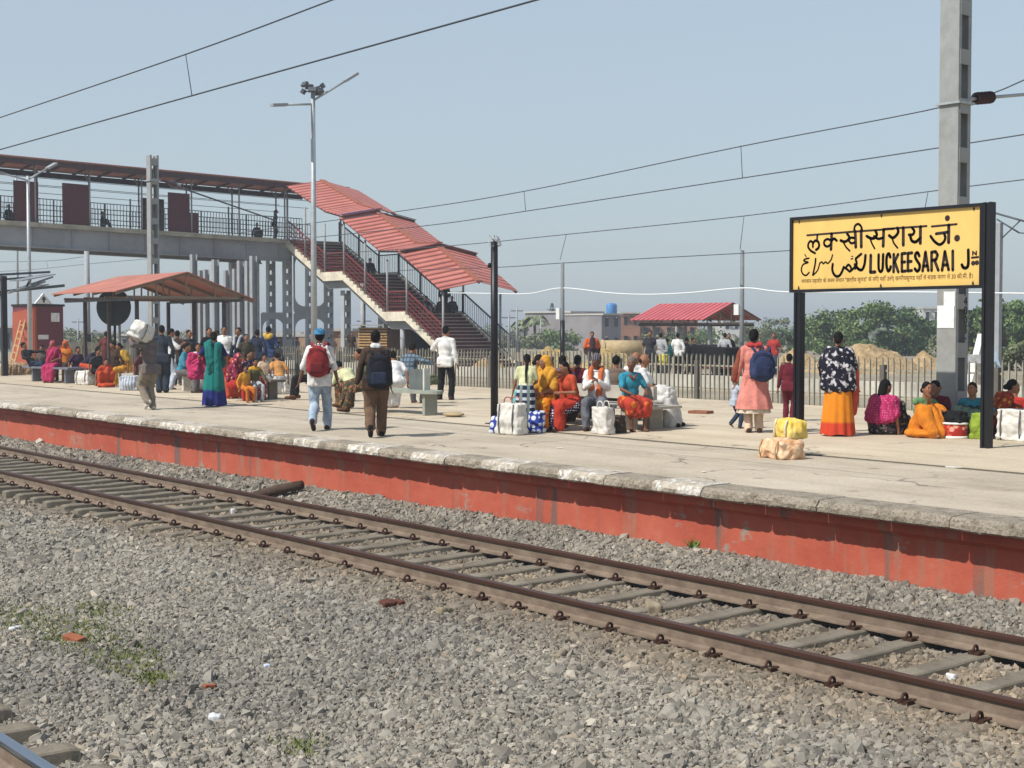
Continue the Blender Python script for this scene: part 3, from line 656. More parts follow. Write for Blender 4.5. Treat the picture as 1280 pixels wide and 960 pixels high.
def stones(n_try):
    """angular crushed stones where the camera (and a step to its side) can see them"""
    x = RNG.uniform(-75, 9, n_try); y = RNG.uniform(.2, 11.5, n_try)
    Y = x*CV.x+y*CV.y; X = x*CR.x+y*CR.y
    ok = (Y > 4); x, y, X, Y = x[ok], y[ok], X[ok], Y[ok]
    u = X/Y*FPX; vv = (CAMZ+1.05)/Y*FPX
    ok = (np.abs(u) < 640+220) & (vv < 551+140); x, y, Y = x[ok], y[ok], Y[ok]
    p = np.clip(22.0/Y, .0, 1)**1.3                                # fewer but larger far away
    ok = RNG.random(len(x)) < p; x, y, Y = x[ok], y[ok], Y[ok]
    ok = np.ones(len(x), bool)
    for r in (1.203, 2.94, 8.5, 10.24): ok &= np.abs(y-r) > .105
    ok &= y < YW-.02
    dx = np.abs((x-p_+SP/2) % SP-SP/2); ok &= ~((dx < .12) & (y > 8.62) & (y < 10.12) & (RNG.random(len(x)) < .72))
    ok &= ~((dx < .12) & (y > 7.98) & (y < 8.42) & (x < -14) & (RNG.random(len(x)) < .8))
    x, y, Y = x[ok], y[ok], Y[ok]; n = len(x)
    size = RNG.lognormal(math.log(.0150), .40, n)*np.clip((Y/22)**.65, 1, 3)
    size = np.where((y > 6.9) & (y < 11), size*1.04, size)
    q = RNG.normal(size=(n, 4)); q[:, 1:3] *= .6; q /= np.linalg.norm(q, axis=1)[:, None]; w, a, b, c = q.T
    R = np.stack([1-2*(b*b+c*c), 2*(a*b-c*w), 2*(a*c+b*w), 2*(a*b+c*w), 1-2*(a*a+c*c), 2*(b*c-a*w), 2*(a*c-b*w), 2*(b*c+a*w), 1-2*(a*a+b*b)], -1).reshape(n, 3, 3)
    pos = np.stack([x, y, bed_np(x, y)+RNG.uniform(-.012, .026, n)], -1)
    g = (1+5**.5)/2
    ico = np.array([(-1, g, 0), (1, g, 0), (-1, -g, 0), (1, -g, 0), (0, -1, g), (0, 1, g), (0, -1, -g), (0, 1, -g), (g, 0, -1), (g, 0, 1), (-g, 0, -1), (-g, 0, 1)])/1.55
    icf = np.array([(0, 11, 5), (0, 5, 1), (0, 1, 7), (0, 7, 10), (0, 10, 11), (1, 5, 9), (5, 11, 4), (11, 10, 2), (10, 7, 6), (7, 1, 8), (3, 9, 4), (3, 4, 2), (3, 2, 6), (3, 6, 8), (3, 8, 9), (4, 9, 5), (2, 4, 11), (6, 2, 10), (8, 6, 7), (9, 8, 1)])
    cube = np.array([(a_, b_, c_) for c_ in (-1, 1) for b_ in (-1, 1) for a_ in (-1, 1)], float)
    cuf = np.array([(0, 2, 3, 1), (4, 5, 7, 6), (0, 1, 5, 4), (2, 6, 7, 3), (0, 4, 6, 2), (1, 3, 7, 5)])
    def grow(sel, base, F, lo, jit):
        m = int(sel.sum()); k = len(base); V = base[None]*RNG.uniform(lo, 1.05, (m, k, 3))+RNG.normal(0, jit, (m, k, 3))
        V *= (size[sel][:, None]*RNG.uniform(.7, 1.3, (m, 3)))[:, None, :]*np.array([1.2, 1.1, .85])
        V = np.einsum('nij,nkj->nki', R[sel], V)+pos[sel][:, None, :]
        return V.reshape(-1, 3), (F[None]+(np.arange(m)*k)[:, None, None]).reshape(-1, F.shape[1])
    near = Y < 17.5
    print('stones', n, int(near.sum()))
    vn, fn = grow(near, ico, icf, .62, .16); vf, ff = grow(~near, cube, cuf, .6, .10)
    o = np_obj('ballast_stones', vn, fn, stm); tag(o, kind='stuff')
    return np_obj('ballast_stones', vf, ff, stm)
NST = 4000000; SP = .615; p_ = at_y(836.25, 805, 8.5).x
tag(stones(NST), kind='stuff')

# ------------------------------------------------------------------ rails
rust, un, ub = _bs('rusty_dusty_rail_side'); v = coords(un, (.5, 1, 1))
un.links.new(ramp(un, noise_tex(un, v, 9, 6, .7), [(.3, (.105, .072, .050)), (.55, (.185, .135, .095)), (.75, (.25, .195, .145))]), ub.inputs['Base Color']); ub.inputs['Roughness'].default_value = .8
bump(un, ub, noise_tex(un, v, 60, 4, .7), .3, .004)
headm = mat('rail_head_brown', (88, 62, 52), .42, .55, var=.25, scale=3, stretch=(.3, 6, 1))
headp = mat('rail_head_polished', (150, 158, 170), .22, .9, var=.12, scale=3, stretch=(.2, 8, 1))
slp = concrete('sleeper_concrete', [(.3, (.15, .128, .098)), (.5, (.225, .195, .15)), (.75, (.30, .262, .205))], 1.2, 50, .6)
clipm = mat('clip_rusty_steel', (70, 48, 38), .6, .4, var=.3, scale=20)
RT = -.75
def rail(parent, y, xa, xb, hm):
    half = [(.075, -.172), (.075, -.160), (.030, -.146), (.010, -.132), (.009, -.052), (.028, -.040), (.036, -.034), (.036, -.006), (.030, -.001), (.018, .0)]
    prof = half+[(-a, b) for a, b in reversed(half)]; n = len(prof); mb = MB()
    vs = [(x, y+a, RT+b) for x in (xa, xb) for a, b in prof]
    for i in range(n):
        j = (i+1) % n; z = max(prof[i][1], prof[j][1]); h = min(prof[i][1], prof[j][1]) > -.0365
        mb.add([vs[i], vs[j], vs[n+j], vs[n+i]], [(0, 1, 2, 3)], 1 if h else 0)
    mb.add(vs[:n], [tuple(range(n))]); mb.add(vs[n:], [tuple(range(n))])
    return mb.build('rail', [rust, hm], parent, world=True)
def clip_mesh():
    mb = MB()
    mb.tube([(.0, -.02+.030*math.cos(a), .034+.032*math.sin(a)) for a in [(-1.2+5.2*k/12) for k in range(13)]], .012, 6)
    mb.tube([(0, .0, .004), (.0, .05, .012), (.04, .055, .016)], .012, 6); mb.box((0, -.015, .008), (.10, .075, .03))
    return mb.mesh('clip')
def sleeper_mesh():
    mb = MB(); L = 1.375
    sec = [(-L, .0, 0), (-L+.06, .0, 1), (-.55, 0, 1), (-.35, -.014, 1), (.35, -.014, 1), (.55, 0, 1), (L-.06, .0, 1), (L, 0, 0)]
    vs = []
    for (y, dz, k) in sec:
        t = .092 if k else .088; e = 0 if k else -.012
        vs += [(-.125, y, -.20), (.125, y, -.20), (t, y, dz+e-.012), (t-.012, y, dz+e), (-t+.012, y, dz+e), (-t, y, dz+e-.012)]
    fs = [(i*6+j, i*6+(j+1) % 6, (i+1)*6+(j+1) % 6, (i+1)*6+j) for i in range(len(sec)-1) for j in range(6)]
    mb.add(vs, fs+[tuple(range(6)), tuple(range(6*(len(sec)-1), 6*len(sec)))]); return mb.mesh('sleeper')
CLIP, SLP = clip_mesh(), sleeper_mesh(); CLIP.materials.append(clipm); SLP.materials.append(slp)
def track(yc, xs, xa, xb, hm, label, clips):
    t = empty('railway_track', (xs[0], yc, -1.0), 0, label, 'railway track')
    for s in (-1, 1): rail(t, yc+s*.87, xa, xb, hm)
    for x in xs:
        sl = link('sleeper', SLP, t); sl.location = (x-xs[0]+random.uniform(-.02, .02), random.uniform(-.02, .02), .078); sl.rotation_euler = (0, random.uniform(-.012, .012), random.uniform(-.012, .012))
        for y in clips:
            c = link('clip', CLIP, sl); c.location = (0, y, .006); c.rotation_euler = (0, 0, random.uniform(-.15, .15)+(0 if y < 1.2 else PI))
    return t
xs = [p_+SP*k for k in range(-62, 12)]
track(9.37, sorted(xs, reverse=True), -110, 12, headm, 'long brown rusty railway track on concrete sleepers below the red platform wall', (-.985, .755))
p2_ = at_y(40, 913, 3.4).x
track(2.07, [p2_+SP*k for k in range(4, -9, -1)], -60, 10, headp, 'railway track with shiny silver rail top in the bottom left corner', (.985, ))

# ------------------------------------------------------------------ litter and small things in the ballast
def on_bed(px, py):
    z = -1.05
    for _ in range(4): p = at(px, py, z); z = bed(p.x, p.y)
    return Vector((p.x, p.y, z+.02))
def lump(name, px, py, dims, m, label, cat, tilt=0, n=1):
    p = on_bed(px, py); mb = MB(); r = random.Random(px)
    me_ = prims_mesh([('b', Vector((0, 0, dims[2]*.45)), dims), ('e', Vector((0, 0, dims[2]*.4)), tuple(d*.5 for d in dims))], max(.008, min(dims)*.14), 2, min(dims)*.25, r.random()*9)
    o = link(name, me_, None, [m]); o.location = p; o.rotation_euler = (tilt, r.uniform(-.2, .2), r.uniform(0, 3)); return tag(o, label, cat)
brk = mat('brick_orange', (150, 88, 60), .9, var=.2, scale=12, bmp=.4); wht = mat('plastic_white', (206, 206, 206), .4, var=.05); crm = mat('stone_cream', (138, 126, 106), .9, var=.15, scale=12, bmp=.4)
rstb = mat('scrap_red_brown', (92, 54, 42), .9, var=.4, scale=14, bmp=.5); tim = mat('old_timber_dark', (74, 58, 48), .9, var=.4, scale=10, bmp=.6, stretch=(.3, 3, 3))
p = on_bed(93, 806); b_ = MB(); b_.box((0, 0, .03), (.20, .10, .07)); o = b_.build('brick', brk, bev=.006); o.location = p; o.rotation_euler = (.1, .12, .35); tag(o, 'broken orange brick lying in the grass patch', 'brick')
lump('paper_cup', 268, 905, (.09, .07, .05), wht, 'crumpled white cup on the ballast near the bottom edge', 'litter')
lump('plastic_wrapper', 333, 837, (.07, .05, .03), mat('plastic_pale_blue', (196, 204, 218), .4), 'pale blue wrapper scrap on the grey ballast', 'litter')
lump('stone', 268+290, 905-135, (.20, .09, .06), crm, 'long cream stone beside the near rail', 'stone')
lump('stone', 700, 824, (.16, .06, .05), crm, 'flat cream stone chip on the open ballast below the track', 'stone')
lump('stone', 817, 769, (.17, .12, .10), crm, 'chunky tan stone between the two rails', 'stone')
lump('scrap_heap', 490, 759, (.22, .14, .05), rstb, 'red brown rusty scraps on the ballast beside the track', 'litter')
lump('plastic_bag', 291, 646, (.06, .05, .10), wht, 'white plastic bag scrap between the rails', 'litter')
lump('plastic_cup', 1190, 853, (.07, .06, .05), wht, 'small white cup between the rails at the right', 'litter')
lump('cloth_scrap', 1092, 866, (.20, .10, .07), BLACK, 'black crumpled cloth against the near rail', 'litter')
lump('brick_chip', 262, 864, (.09, .05, .04), brk, 'red brick chip lying near the grass', 'brick chip')
lump('paper_scrap', 20, 790, (.16, .06, .03), wht, 'pale paper scrap at the left end of the grass', 'litter')
p = on_bed(352, 622); q = on_bed(322, 636)
tb = MB(); a_ = at_y(378, 606, 11.0); b2 = at_y(318, 619, 10.55); tb.tube([b2, (a_+b2)/2+Vector((0, 0, .01)), a_], [.06, .075, .07], 9)
tag(tb.build('log', tim), 'dark weathered timber baulk lying against the platform wall', 'timber')
# grass among the stones and a sprig at the wall
def blades(name, pts, hgt, m, label=None, cat=None, kind=None, spread=.12, wid=.006):
    P = np.array(pts); n = len(P); a = RNG.uniform(0, 2*PI, n); h = hgt*RNG.uniform(.4, 1.1, n); tl = RNG.uniform(.2, .9, n)*h
    d = np.stack([np.cos(a), np.sin(a), 0*a], -1); sd_ = np.stack([-np.sin(a), np.cos(a), 0*a], -1)*wid*RNG.uniform(.6, 1.4, n)[:, None]; up = np.array([0, 0, 1.0])
    v0 = P-sd_; v1 = P+sd_; v2 = P+d*tl[:, None]*.4+up*h[:, None]*.65+sd_*.7; v3 = P+d*tl[:, None]+up*h[:, None]
    co = np.stack([v0, v1, v2, v3], 1).reshape(-1, 3); F = np.arange(4*n).reshape(n, 4)
    o = np_obj(name, co, F, m); return tag(o, label, cat, None, kind)
grm = mat('grass_green', (100, 124, 58), .9, var=.35, scale=9, c2=(138, 136, 86))
gp = []
for (cx, cy, sx, sy, n) in ((20, 775, 60, 25, 500), (95, 795, 70, 28, 900), (160, 830, 45, 28, 500), (190, 853, 22, 10, 260), (120, 765, 40, 14, 200), (375, 938, 40, 16, 90)):
    for _ in range(int(n*2.6)):
        p = on_bed(random.gauss(cx, sx*.5), random.gauss(cy, sy*.40)); gp.append((p.x, p.y, p.z-.005))
blades('grass', gp, .055, grm, kind='stuff', wid=.006)
lf = mat('weed_leaf', (110, 140, 60), .8, var=.3)
pp = at_y(868, 688, 11.42); gp = [(pp.x+random.gauss(0, .03), pp.y-.02+random.gauss(0, .015), pp.z-.06+random.uniform(0, .1)) for _ in range(40)]
blades('weed', gp, .13, lf, 'small green weed growing from the foot of the platform wall', 'weed', wid=.012)
# ------------------------------------------------------------------ steel, paint
steel = mat('galvanised_steel', (168, 172, 174), .5, .35, var=.12, scale=8)
greyp = mat('grey_paint', (150, 153, 156), .6, var=.12, scale=4, dirt=.25)
dgrey = mat('dark_grey_steel', (82, 86, 92), .6, .2, var=.2, scale=6)
blackp = mat('black_paint', (22, 22, 26), .42, var=.25, scale=9)
mastm = mat('mast_grey_paint', (146, 148, 146), .62, var=.10, scale=5, dirt=.35)
maroon = mat('maroon_paint', (104, 44, 46), .6, var=.18, scale=5, dirt=.2)
redr = mat('handrail_red', (118, 50, 48), .55, var=.15)
cream = mat('cream_lime_wash', (216, 208, 188), .85, var=.15, scale=4, dirt=.6, bmp=.3)
drk = mat('dark_interior', (38, 34, 33), .9)
def sheet(name, c, c2, pitch, axis, depth=.03):
    """corrugated painted sheet; ribs along one axis"""
    m, nt, b = _bs(name); v = coords(nt); c = lin(c); c2 = lin(c2)
    col = ramp(nt, noise_tex(nt, v, .9, 7, .65), [(.3, c2), (.7, c)])
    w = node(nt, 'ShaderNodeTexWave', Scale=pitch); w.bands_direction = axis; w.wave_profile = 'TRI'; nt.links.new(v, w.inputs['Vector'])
    col = mixc(nt, 1.0, col, ramp(nt, w.outputs[0], [(.16, (.36, .26, .24)), (.42, (.86, .80, .78)), (.85, (1.12, 1.12, 1.12))]), 'MULTIPLY')  # light and shade of the ribs painted into the colour as bands
    nt.links.new(col, b.inputs['Base Color']); b.inputs['Roughness'].default_value = .55
    bump(nt, b, w.outputs[0], .8, depth); return m
redsheet = sheet('red_corrugated_sheet', (198, 124, 110), (172, 100, 88), .9, 'X')
redflat = mat('red_roof_sheet', (176, 112, 96), .7, var=.2, scale=1.2, dirt=.3)
ins = mat('insulator_brown', (62, 30, 28), .3, var=.1)

# ------------------------------------------------------------------ station name board
YB = at(1238, 561).y
pr = at_y(1236.5, 560, YB); pl = at_y(998, 545, YB)
tl, tr, br, bl = at_y(993, 279, YB), at_y(1228, 254, YB), at_y(1228, 354, YB), at_y(993, 364, YB)
BX0, BX1 = tl.x, tr.x; BZ1 = (tl.z+tr.z)/2; BZ0 = (bl.z+br.z)/2
sign = empty('station_sign', (pl.x, YB, 0), 0, 'yellow station name board in black frame on two black posts', 'station sign')
signy = mat('sign_yellow', (222, 184, 104), .5, var=.09, scale=1.5, dirt=.16, stretch=(1, 1, .5))
mb = MB(); mb.span((BX0, YB-.02, BZ0), (BX1, YB+.02, BZ1)); board = mb.build('board', signy, sign, world=True)
fr = MB(); t = .045
fr.span((BX0-t, YB-.06, BZ1), (BX1+t, YB+.05, BZ1+t)); fr.span((BX0-t, YB-.06, BZ0-t), (BX1+t, YB+.05, BZ0)); fr.span((BX0-t, YB-.06, BZ0), (BX0, YB+.05, BZ1)); fr.span((BX1, YB-.06, BZ0), (BX1+t, YB+.05, BZ1))
for k in range(3):
    for zz in (BZ0+.012, BZ1-.012): x = lerp(BX0+.12, BX1-.12, k/2); fr.prism([(x-.018, YB-.03, zz), (x+.018, YB-.03, zz), (x, YB-.03, zz+(.05 if zz < 2.8 else -.05))], (0, .005, 0))
fr.build('frame', blackp, sign, world=True)
for X, ztop, w in ((pl.x, BZ0-t-.003, .10), (BX1+t+.068, BZ1+.05, .11)):
    mb = MB(); y0 = YB-.02
    for s in (-1, 1): mb.box((X+s*.045, y0+.02, ztop/2), (.04, .12, ztop)); 
    mb.box((X, y0+.02, ztop/2), (.06, .08, ztop-.02)); mb.build('post', blackp, sign, world=True)
txt = mat('sign_black_lettering', (42, 26, 24), .5, var=.05)
def A(x, y): return at_y(990+x/8.73, 255+y/8.73, YB)
def Bp(x, y): return at_y(1105+x/8.0, 245+y/8.0, YB)
GY = YB-.0235
def pen(mb, pts, w, conv, smooth=True):
    P = [conv(*p) for p in pts]; P = crom(P, 5) if smooth and len(P) > 2 else P
    P = [Vector((p.x, GY, p.z)) for p in P]; h = w/2
    for a, b in zip(P[:-1], P[1:]):
        d = b-a
        if d.length < 1e-6: continue
        n = Vector((-d.z, 0, d.x)).normalized()*h; mb.prism([a+n, b+n, b-n, a-n], (0, .0025, 0))
    for p in P: mb.prism([p+Vector((math.cos(k*PI/5), 0, math.sin(k*PI/5)))*h for k in range(10)], (0, .0025, 0))
def dot(mb, c, r): mb.prism([c+Vector((math.cos(k*PI/9)*r, GY-c.y, math.sin(k*PI/9)*r)) for k in range(18)], (0, .0025, 0))
hin = MB(); K, k_ = .052, .028
pen(hin, [(175, 342), (640, 305), (1120, 271)], .030, A, False); pen(hin, [(0, 331), (435, 301)], .030, Bp, False)
for p, w in (([(262, 537), (215, 510), (186, 468), (192, 428), (213, 405), (236, 425), (238, 470)], .036), ([(238, 430), (264, 400), (294, 412), (306, 445), (298, 480), (272, 500)], .042), ([(287, 340), (283, 405)], .036),
             ([(443, 325), (435, 495)], K), ([(437, 398), (395, 383), (362, 408), (365, 448), (398, 464), (436, 438)], .038), ([(440, 405), (468, 378), (498, 400)], .042),
             ([(612, 325), (634, 360), (618, 395), (580, 412), (540, 398)], .044), ([(568, 412), (600, 470), (640, 512)], k_), ([(690, 372), (655, 368), (632, 395), (655, 428), (695, 420)], .036), ([(700, 300), (706, 470)], K),
             ([(765, 290), (766, 468)], K), ([(688, 288), (698, 240), (733, 218), (765, 248), (776, 292)], .036),
             ([(920, 292), (936, 335), (908, 372), (868, 374), (825, 350)], .046), ([(862, 376), (882, 430), (912, 487)], k_), ([(905, 352), (950, 380), (1005, 368)], .040), ([(1010, 285), (1005, 460)], K)):
    pen(hin, p, w, A)
for p, w in (([(142, 320), (152, 358), (128, 398), (95, 418), (60, 395)], .046), ([(92, 425), (108, 472), (145, 520)], k_), ([(202, 318), (202, 490)], K),
             ([(290, 318), (312, 352), (296, 385), (258, 388)], .042), ([(272, 398), (286, 445), (325, 460), (372, 420)], .046), ([(374, 308), (372, 472)], K),
             ([(487, 305), (735, 282)], .030), ([(657, 292), (655, 465)], K), ([(530, 378), (645, 362)], .042), ([(612, 378), (622, 420), (603, 463), (562, 486), (512, 452), (475, 402)], .042)):
    pen(hin, p, w, Bp, len(p) > 2)
dot(hin, Bp(643, 222), .042); dot(hin, Bp(740, 422), .048)
hin.build('hindi_lettering', txt, sign, world=True)
lat = MB(); K = .052
for p in ([(870, 560), (866, 745), (916, 742)], ):
    pen(lat, p, K, A, False)
pen(lat, [(956, 553), (955, 690), (968, 733), (988, 733), (1000, 690), (1005, 550)], .046, A)
for p, sm in (([(72, 612), (60, 578), (42, 590), (34, 640), (36, 705), (50, 750), (68, 735), (76, 706)], 1), ([(107, 583), (105, 760)], 0), ([(150, 585), (110, 668)], 0), ([(116, 655), (152, 760)], 0), ([(224, 573), (188, 577), (188, 755), (225, 750)], 0), ([(188, 662), (218, 659)], 0),
              ([(289, 569), (249, 573), (248, 750), (286, 745)], 0), ([(248, 657), (282, 654)], 0), ([(362, 600), (346, 567), (326, 578), (323, 615), (345, 655), (366, 692), (360, 735), (340, 752), (318, 728)], 1),
              ([(395, 750), (424, 560), (452, 745)], 0), ([(405, 702), (443, 698)], 0), ([(485, 745), (485, 562), (525, 556), (545, 590), (530, 635), (488, 645)], 0), ([(515, 645), (552, 742)], 0),
              ([(590, 743), (618, 555), (655, 738)], 0), ([(602, 692), (643, 688)], 0), ([(697, 550), (697, 740)], 0), ([(852, 540), (852, 680), (832, 718), (802, 715), (788, 688)], 1)):
    pen(lat, p, .047, Bp, bool(sm))
pen(lat, [(897, 590), (897, 556), (932, 588), (932, 554)], .022, Bp, False); pen(lat, [(888, 617), (950, 611)], .030, Bp, False)
dot(lat, Bp(901, 672), .034); dot(lat, Bp(938, 667), .034)
lat.build('english_lettering', txt, sign, world=True)
urd = MB()
for p, w in (([(195, 592), (152, 602), (140, 622), (186, 637), (132, 660), (112, 718), (130, 765), (165, 778), (197, 747)], .026), ([(150, 552), (165, 575)], .018), ([(268, 596), (262, 660), (237, 775)], .032), ([(312, 650), (290, 722), (243, 776)], .024),
             ([(312, 648), (335, 632), (352, 652), (376, 632), (398, 648), (424, 626), (440, 600), (452, 556)], .024), ([(455, 655), (450, 720), (474, 775), (512, 790), (546, 758), (576, 688)], .042), ([(576, 690), (610, 712), (641, 736), (656, 700), (626, 662), (600, 692)], .036),
             ([(641, 738), (682, 702), (712, 660)], .036), ([(766, 545), (722, 582), (706, 602), (716, 650), (700, 705)], .040), ([(812, 560), (802, 655), (776, 715), (738, 712), (695, 660)], .046), ([(655, 600), (672, 596)], .02), ([(660, 572), (675, 570)], .014)):
    pen(urd, p, w, A)
urd.build('urdu_lettering', txt, sign, world=True)
# the small line of Devanagari at the foot of the board
fc = bpy.data.curves.new('small_line', 'FONT'); fc.body = 'भगवान महावीर के जनम सथान "छतरीय कुणड" के लिए यहाँ उतरे| छतरीयकुणड यहाँ से सडक मारग से 30 की.मी. है।'; fc.size = .1
fo = bpy.data.objects.new('small_line', fc); COL.objects.link(fo)
me = bpy.data.meshes.new_from_object(fo.evaluated_get(bpy.context.evaluated_depsgraph_get())); bpy.data.objects.remove(fo)
q = np.array([v.co for v in me.vertices]) if len(me.vertices) else np.zeros((1, 3)); w_ = np.ptp(q[:, 0]) or 1; h_ = np.ptp(q[:, 1]) or 1
xa, xb = at_y(1003, 357, YB).x, at_y(1217, 345, YB).x; z0 = BZ0+.075; zh = .105
for v in me.vertices: v.co = Vector((xa+(v.co.x-q[:, 0].min())/w_*(xb-xa), GY, z0+(v.co.y-q[:, 1].min())/h_*zh))-Vector(sign.location)
me.materials.clear(); print('small text verts', len(me.vertices)); link('small_lettering', me, sign, [mat('sign_brown_lettering', (96, 62, 34), .6)])

# ------------------------------------------------------------------ catenary masts (two channels joined by batten plates)
def mast(name, loc, H, wx, wy, label, first=.55, pitch=.78, slot=.54, group='overhead line masts'):
    o = empty(name, loc, 0, label, 'mast', group); t = .022
    for s in (-1, 1):
        mb = MB(); y = s*(wy/2-t/2); mb.box((0, y, H/2), (wx, t, H))
        for r in (-1, 1): mb.box((r*(wx/2-.012), s*(wy/2-t-.025), H/2), (.022, .05, H))
        mb.build('channel', mastm, o)
    bt = MB(); bt.box((0, 0, 0), (.010, wy*.80, pitch-slot)); bt = bt.mesh('batten_plate'); bt.materials.append(mastm)
    for s in (-1, 1):
        z = first
        while z < H: b_ = link('batten_plate', bt, o); b_.location = (s*(wx/2+.005), 0, z); z += pitch
    return o
M1 = at(1189, 541); M1.y = 20.2; s_ = M1.y/ (ray(1189, 541).y); M1 = Vector((ray(1189, 541).x*s_, 20.2, 0))
m1 = mast('catenary_mast', M1, 9.6, .36, .33, 'tall grey steel mast with slots standing beside the women behind the yellow sign')
def L(p): return Vector(p)-M1
zb = at_y(1190, 131, 20.2).z
mb = MB(); mb.box((0, 0, zb-.0), (.46, .42, .035)); mb.box((.0, .22, zb), (.06, .10, .05)); mb.build('clamp', steel, m1)
a0 = Vector((.05, .26, zb+.1)); b0 = a0+Vector((0, 2.9, .42)); d = (b0-a0).normalized()
mb = MB(); prof = []
for k in range(9): prof += [(.055, k*.052), (.105 if k % 2 else .10, k*.052+.014), (.055, k*.052+.03)]
R = rot_to(d)
n = 14; vs = []; fs = []
for r, h in prof:
    for k in range(n): vs.append(a0+d*.22+R @ Vector((r*math.cos(2*PI*k/n), r*math.sin(2*PI*k/n), h)))
for i in range(len(prof)-1):
    for k in range(n): fs.append((i*n+k, i*n+(k+1) % n, (i+1)*n+(k+1) % n, (i+1)*n+k))
mb.add(vs, fs, 0, True); mb.build('insulator', ins, m1)
mb = MB(); mb.tube([a0, a0+d*.22], .03, 8); mb.tube([a0+d*.66, b0], .028, 8); mb.build('cantilever_tube', steel, m1)
mb = MB(); mb.tube([a0+d*2.0, a0+d*2.0+Vector((0, 0, -1.05))], .008, 5); mb.build('dropper_wire', dgrey, m1)
# painted mast number on the +x face and torn paper notices on the front
num = MB(); xx = .36/2+.0135; GL = {'1': [[(.3, 0), (.3, 1)]], '4': [[(.7, 0), (.7, 1), (.1, .35), (.95, .35)]], '0': [[(.5, 0), (.1, .25), (.1, .75), (.5, 1), (.9, .75), (.9, .25), (.5, 0)]], '3': [[(.1, 1), (.9, 1), (.45, .6), (.9, .35), (.6, 0), (.1, .1)]], '_': [[(.1, .5), (.9, .5)]]}
zt = at_y(1201, 358, 20.2).z; ch_h = .125
for i, ch in enumerate('14003_'):
    for st in GL[ch]:
        for (u, w), (u2, w2) in zip(st[:-1], st[1:]):
            f_ = lambda a, b: Vector((xx, .03+a*.085, zt-(i+1)*.15+b*ch_h))
            num.bar(f_(u, w), f_(u2, w2), .004, .022)
num.build('mast_number', txt, m1)
pap = MB(); z1_, z2_, z3_ = at_y(1178, 365, 20.2).z, at_y(1178, 383, 20.2).z, at_y(1178, 410, 20.2).z
pap.span((-.05, -.172, z2_), (.16, -.168, z1_)); pap.span((-.17, -.173, z3_), (.15, -.169, z2_+.01)); pap.build('paper_notice', mat('paper_white_torn', (226, 228, 230), .8, var=.12, scale=14), m1)
M2 = at_d(193, 455, 58); M2.z = -.14
m2 = mast('catenary_mast', M2, 8.6, .36, .36, 'grey slotted steel mast rising in front of the footbridge at the left')
zb = at_d(200, 226, 58).z+.14; mb = MB(); mb.box((0, 0, zb), (.46, .46, .05)); mb.build('clamp', steel, m2)
pa = at_d(204, 226, 58.3)-M2; pb = at_d(216, 230, 59)-M2; pc = at_d(224, 234, 60)-M2; pd = at_d(345, 276, 68)-M2
mb = MB(); mb.tube([pa, (pa+pb)/2, pb, pc], [.04, .05, .15, .09], 8); mb.build('insulator', ins, m2); mb = MB(); mb.tube([pc, pd], .035, 6); mb.build('cantilever_tube', dgrey, m2)

# ------------------------------------------------------------------ lamp poles
def lamp_pole(name, base, top, r0, r1, label, arms=(), floods=0, blackbase=0.0, cat='lamp post', m=None, box=None):
    o = empty(name, base, 0, label, cat); H = top-base.z; m = m or steel
    mb = MB(); k = max(blackbase, .02)
    mb.tube([(0, 0, 0), (0, 0, k)], [r0*1.08, r0*1.08], 10, 1 if blackbase else 0); mb.tube([(0, 0, k), (0, 0, H*.5), (0, 0, H)], [r0, (r0+r1)/2, r1], 10, 0); mb.box((0, 0, .015), (r0*4, r0*4, .03))
    mb.build('pole', [m, blackp], o)
    for end, sag in arms:
        e = Vector(end)-base; s0 = Vector((0, 0, sag)); mb = MB(); mb.tube([s0, e], .035, 7); mb.build('arm', m, o)
        d = (e-s0).normalized(); mb = MB(); mb.box(e+d*.22, (.20, .52, .08), M=rot_to(Vector((0, 0, 1)), d) if abs(d.z) > .9 else Matrix((d.cross(Vector((0, 0, 1))).normalized(), d, d.cross(Vector((0, 0, 1))).normalized().cross(d))).transposed()); mb.build('lamp_head', greyp, o)
    for k in range(floods):
        a = 2*PI*k/floods+.3; c = Vector((math.cos(a)*.30, math.sin(a)*.30, H-.10+.18*(k % 2)))
        fl = MB(); fl.box(c, (.24, .09, .15), M=Matrix.Rotation(a-PI/2, 3, 'Z') @ Matrix.Rotation(.6, 3, 'X')); fl.bar((0, 0, H-.1+.1*(k % 2)), c, .04); fl.build('floodlight', dgrey, o)
    if box: mb = MB(); mb.box(box[0], box[1]); mb.build('control_box', mat('enclosure_pale', (214, 216, 214), .5, var=.05), o)
    return o
b = at_d(393, 480, 45); b.z = 0; tp = at_d(393, 124, 45).z
lamp_pole('lamp_post', b, at_d(393, 110, 45).z, .105, .065, 'tall pale grey lamp post with a floodlight cluster and two arms near the stairs', [(at_d(357, 131, 44.4), tp-.15), (at_d(432, 101, 45.6), tp-.05)], 7)
b = at_d(38, 464, 56); b.z = 0; tp = at_d(37, 224, 56).z
lamp_pole('lamp_post', b, at_d(37, 220, 56).z, .10, .06, 'slim grey lamp post with two arms in front of the maroon hut', [(at_d(4, 217, 55), tp-.05), (at_d(60, 210, 57), tp-.02)])
b = at(618, 530); b.z = 0; tz = at_d(618, 302, b.dot(CV)).z
bp = empty('black_post', b, 0, 'black post with a tangle of wire at its top beside the seated group', 'post')
mb = MB(); mb.tube([(0, 0, 0), (0, 0, tz)], [.068, .062], 12); mb.box((0, 0, .01), (.24, .24, .02)); mb.build('pole', blackp, bp)
wm = MB(); rr = random.Random(4)
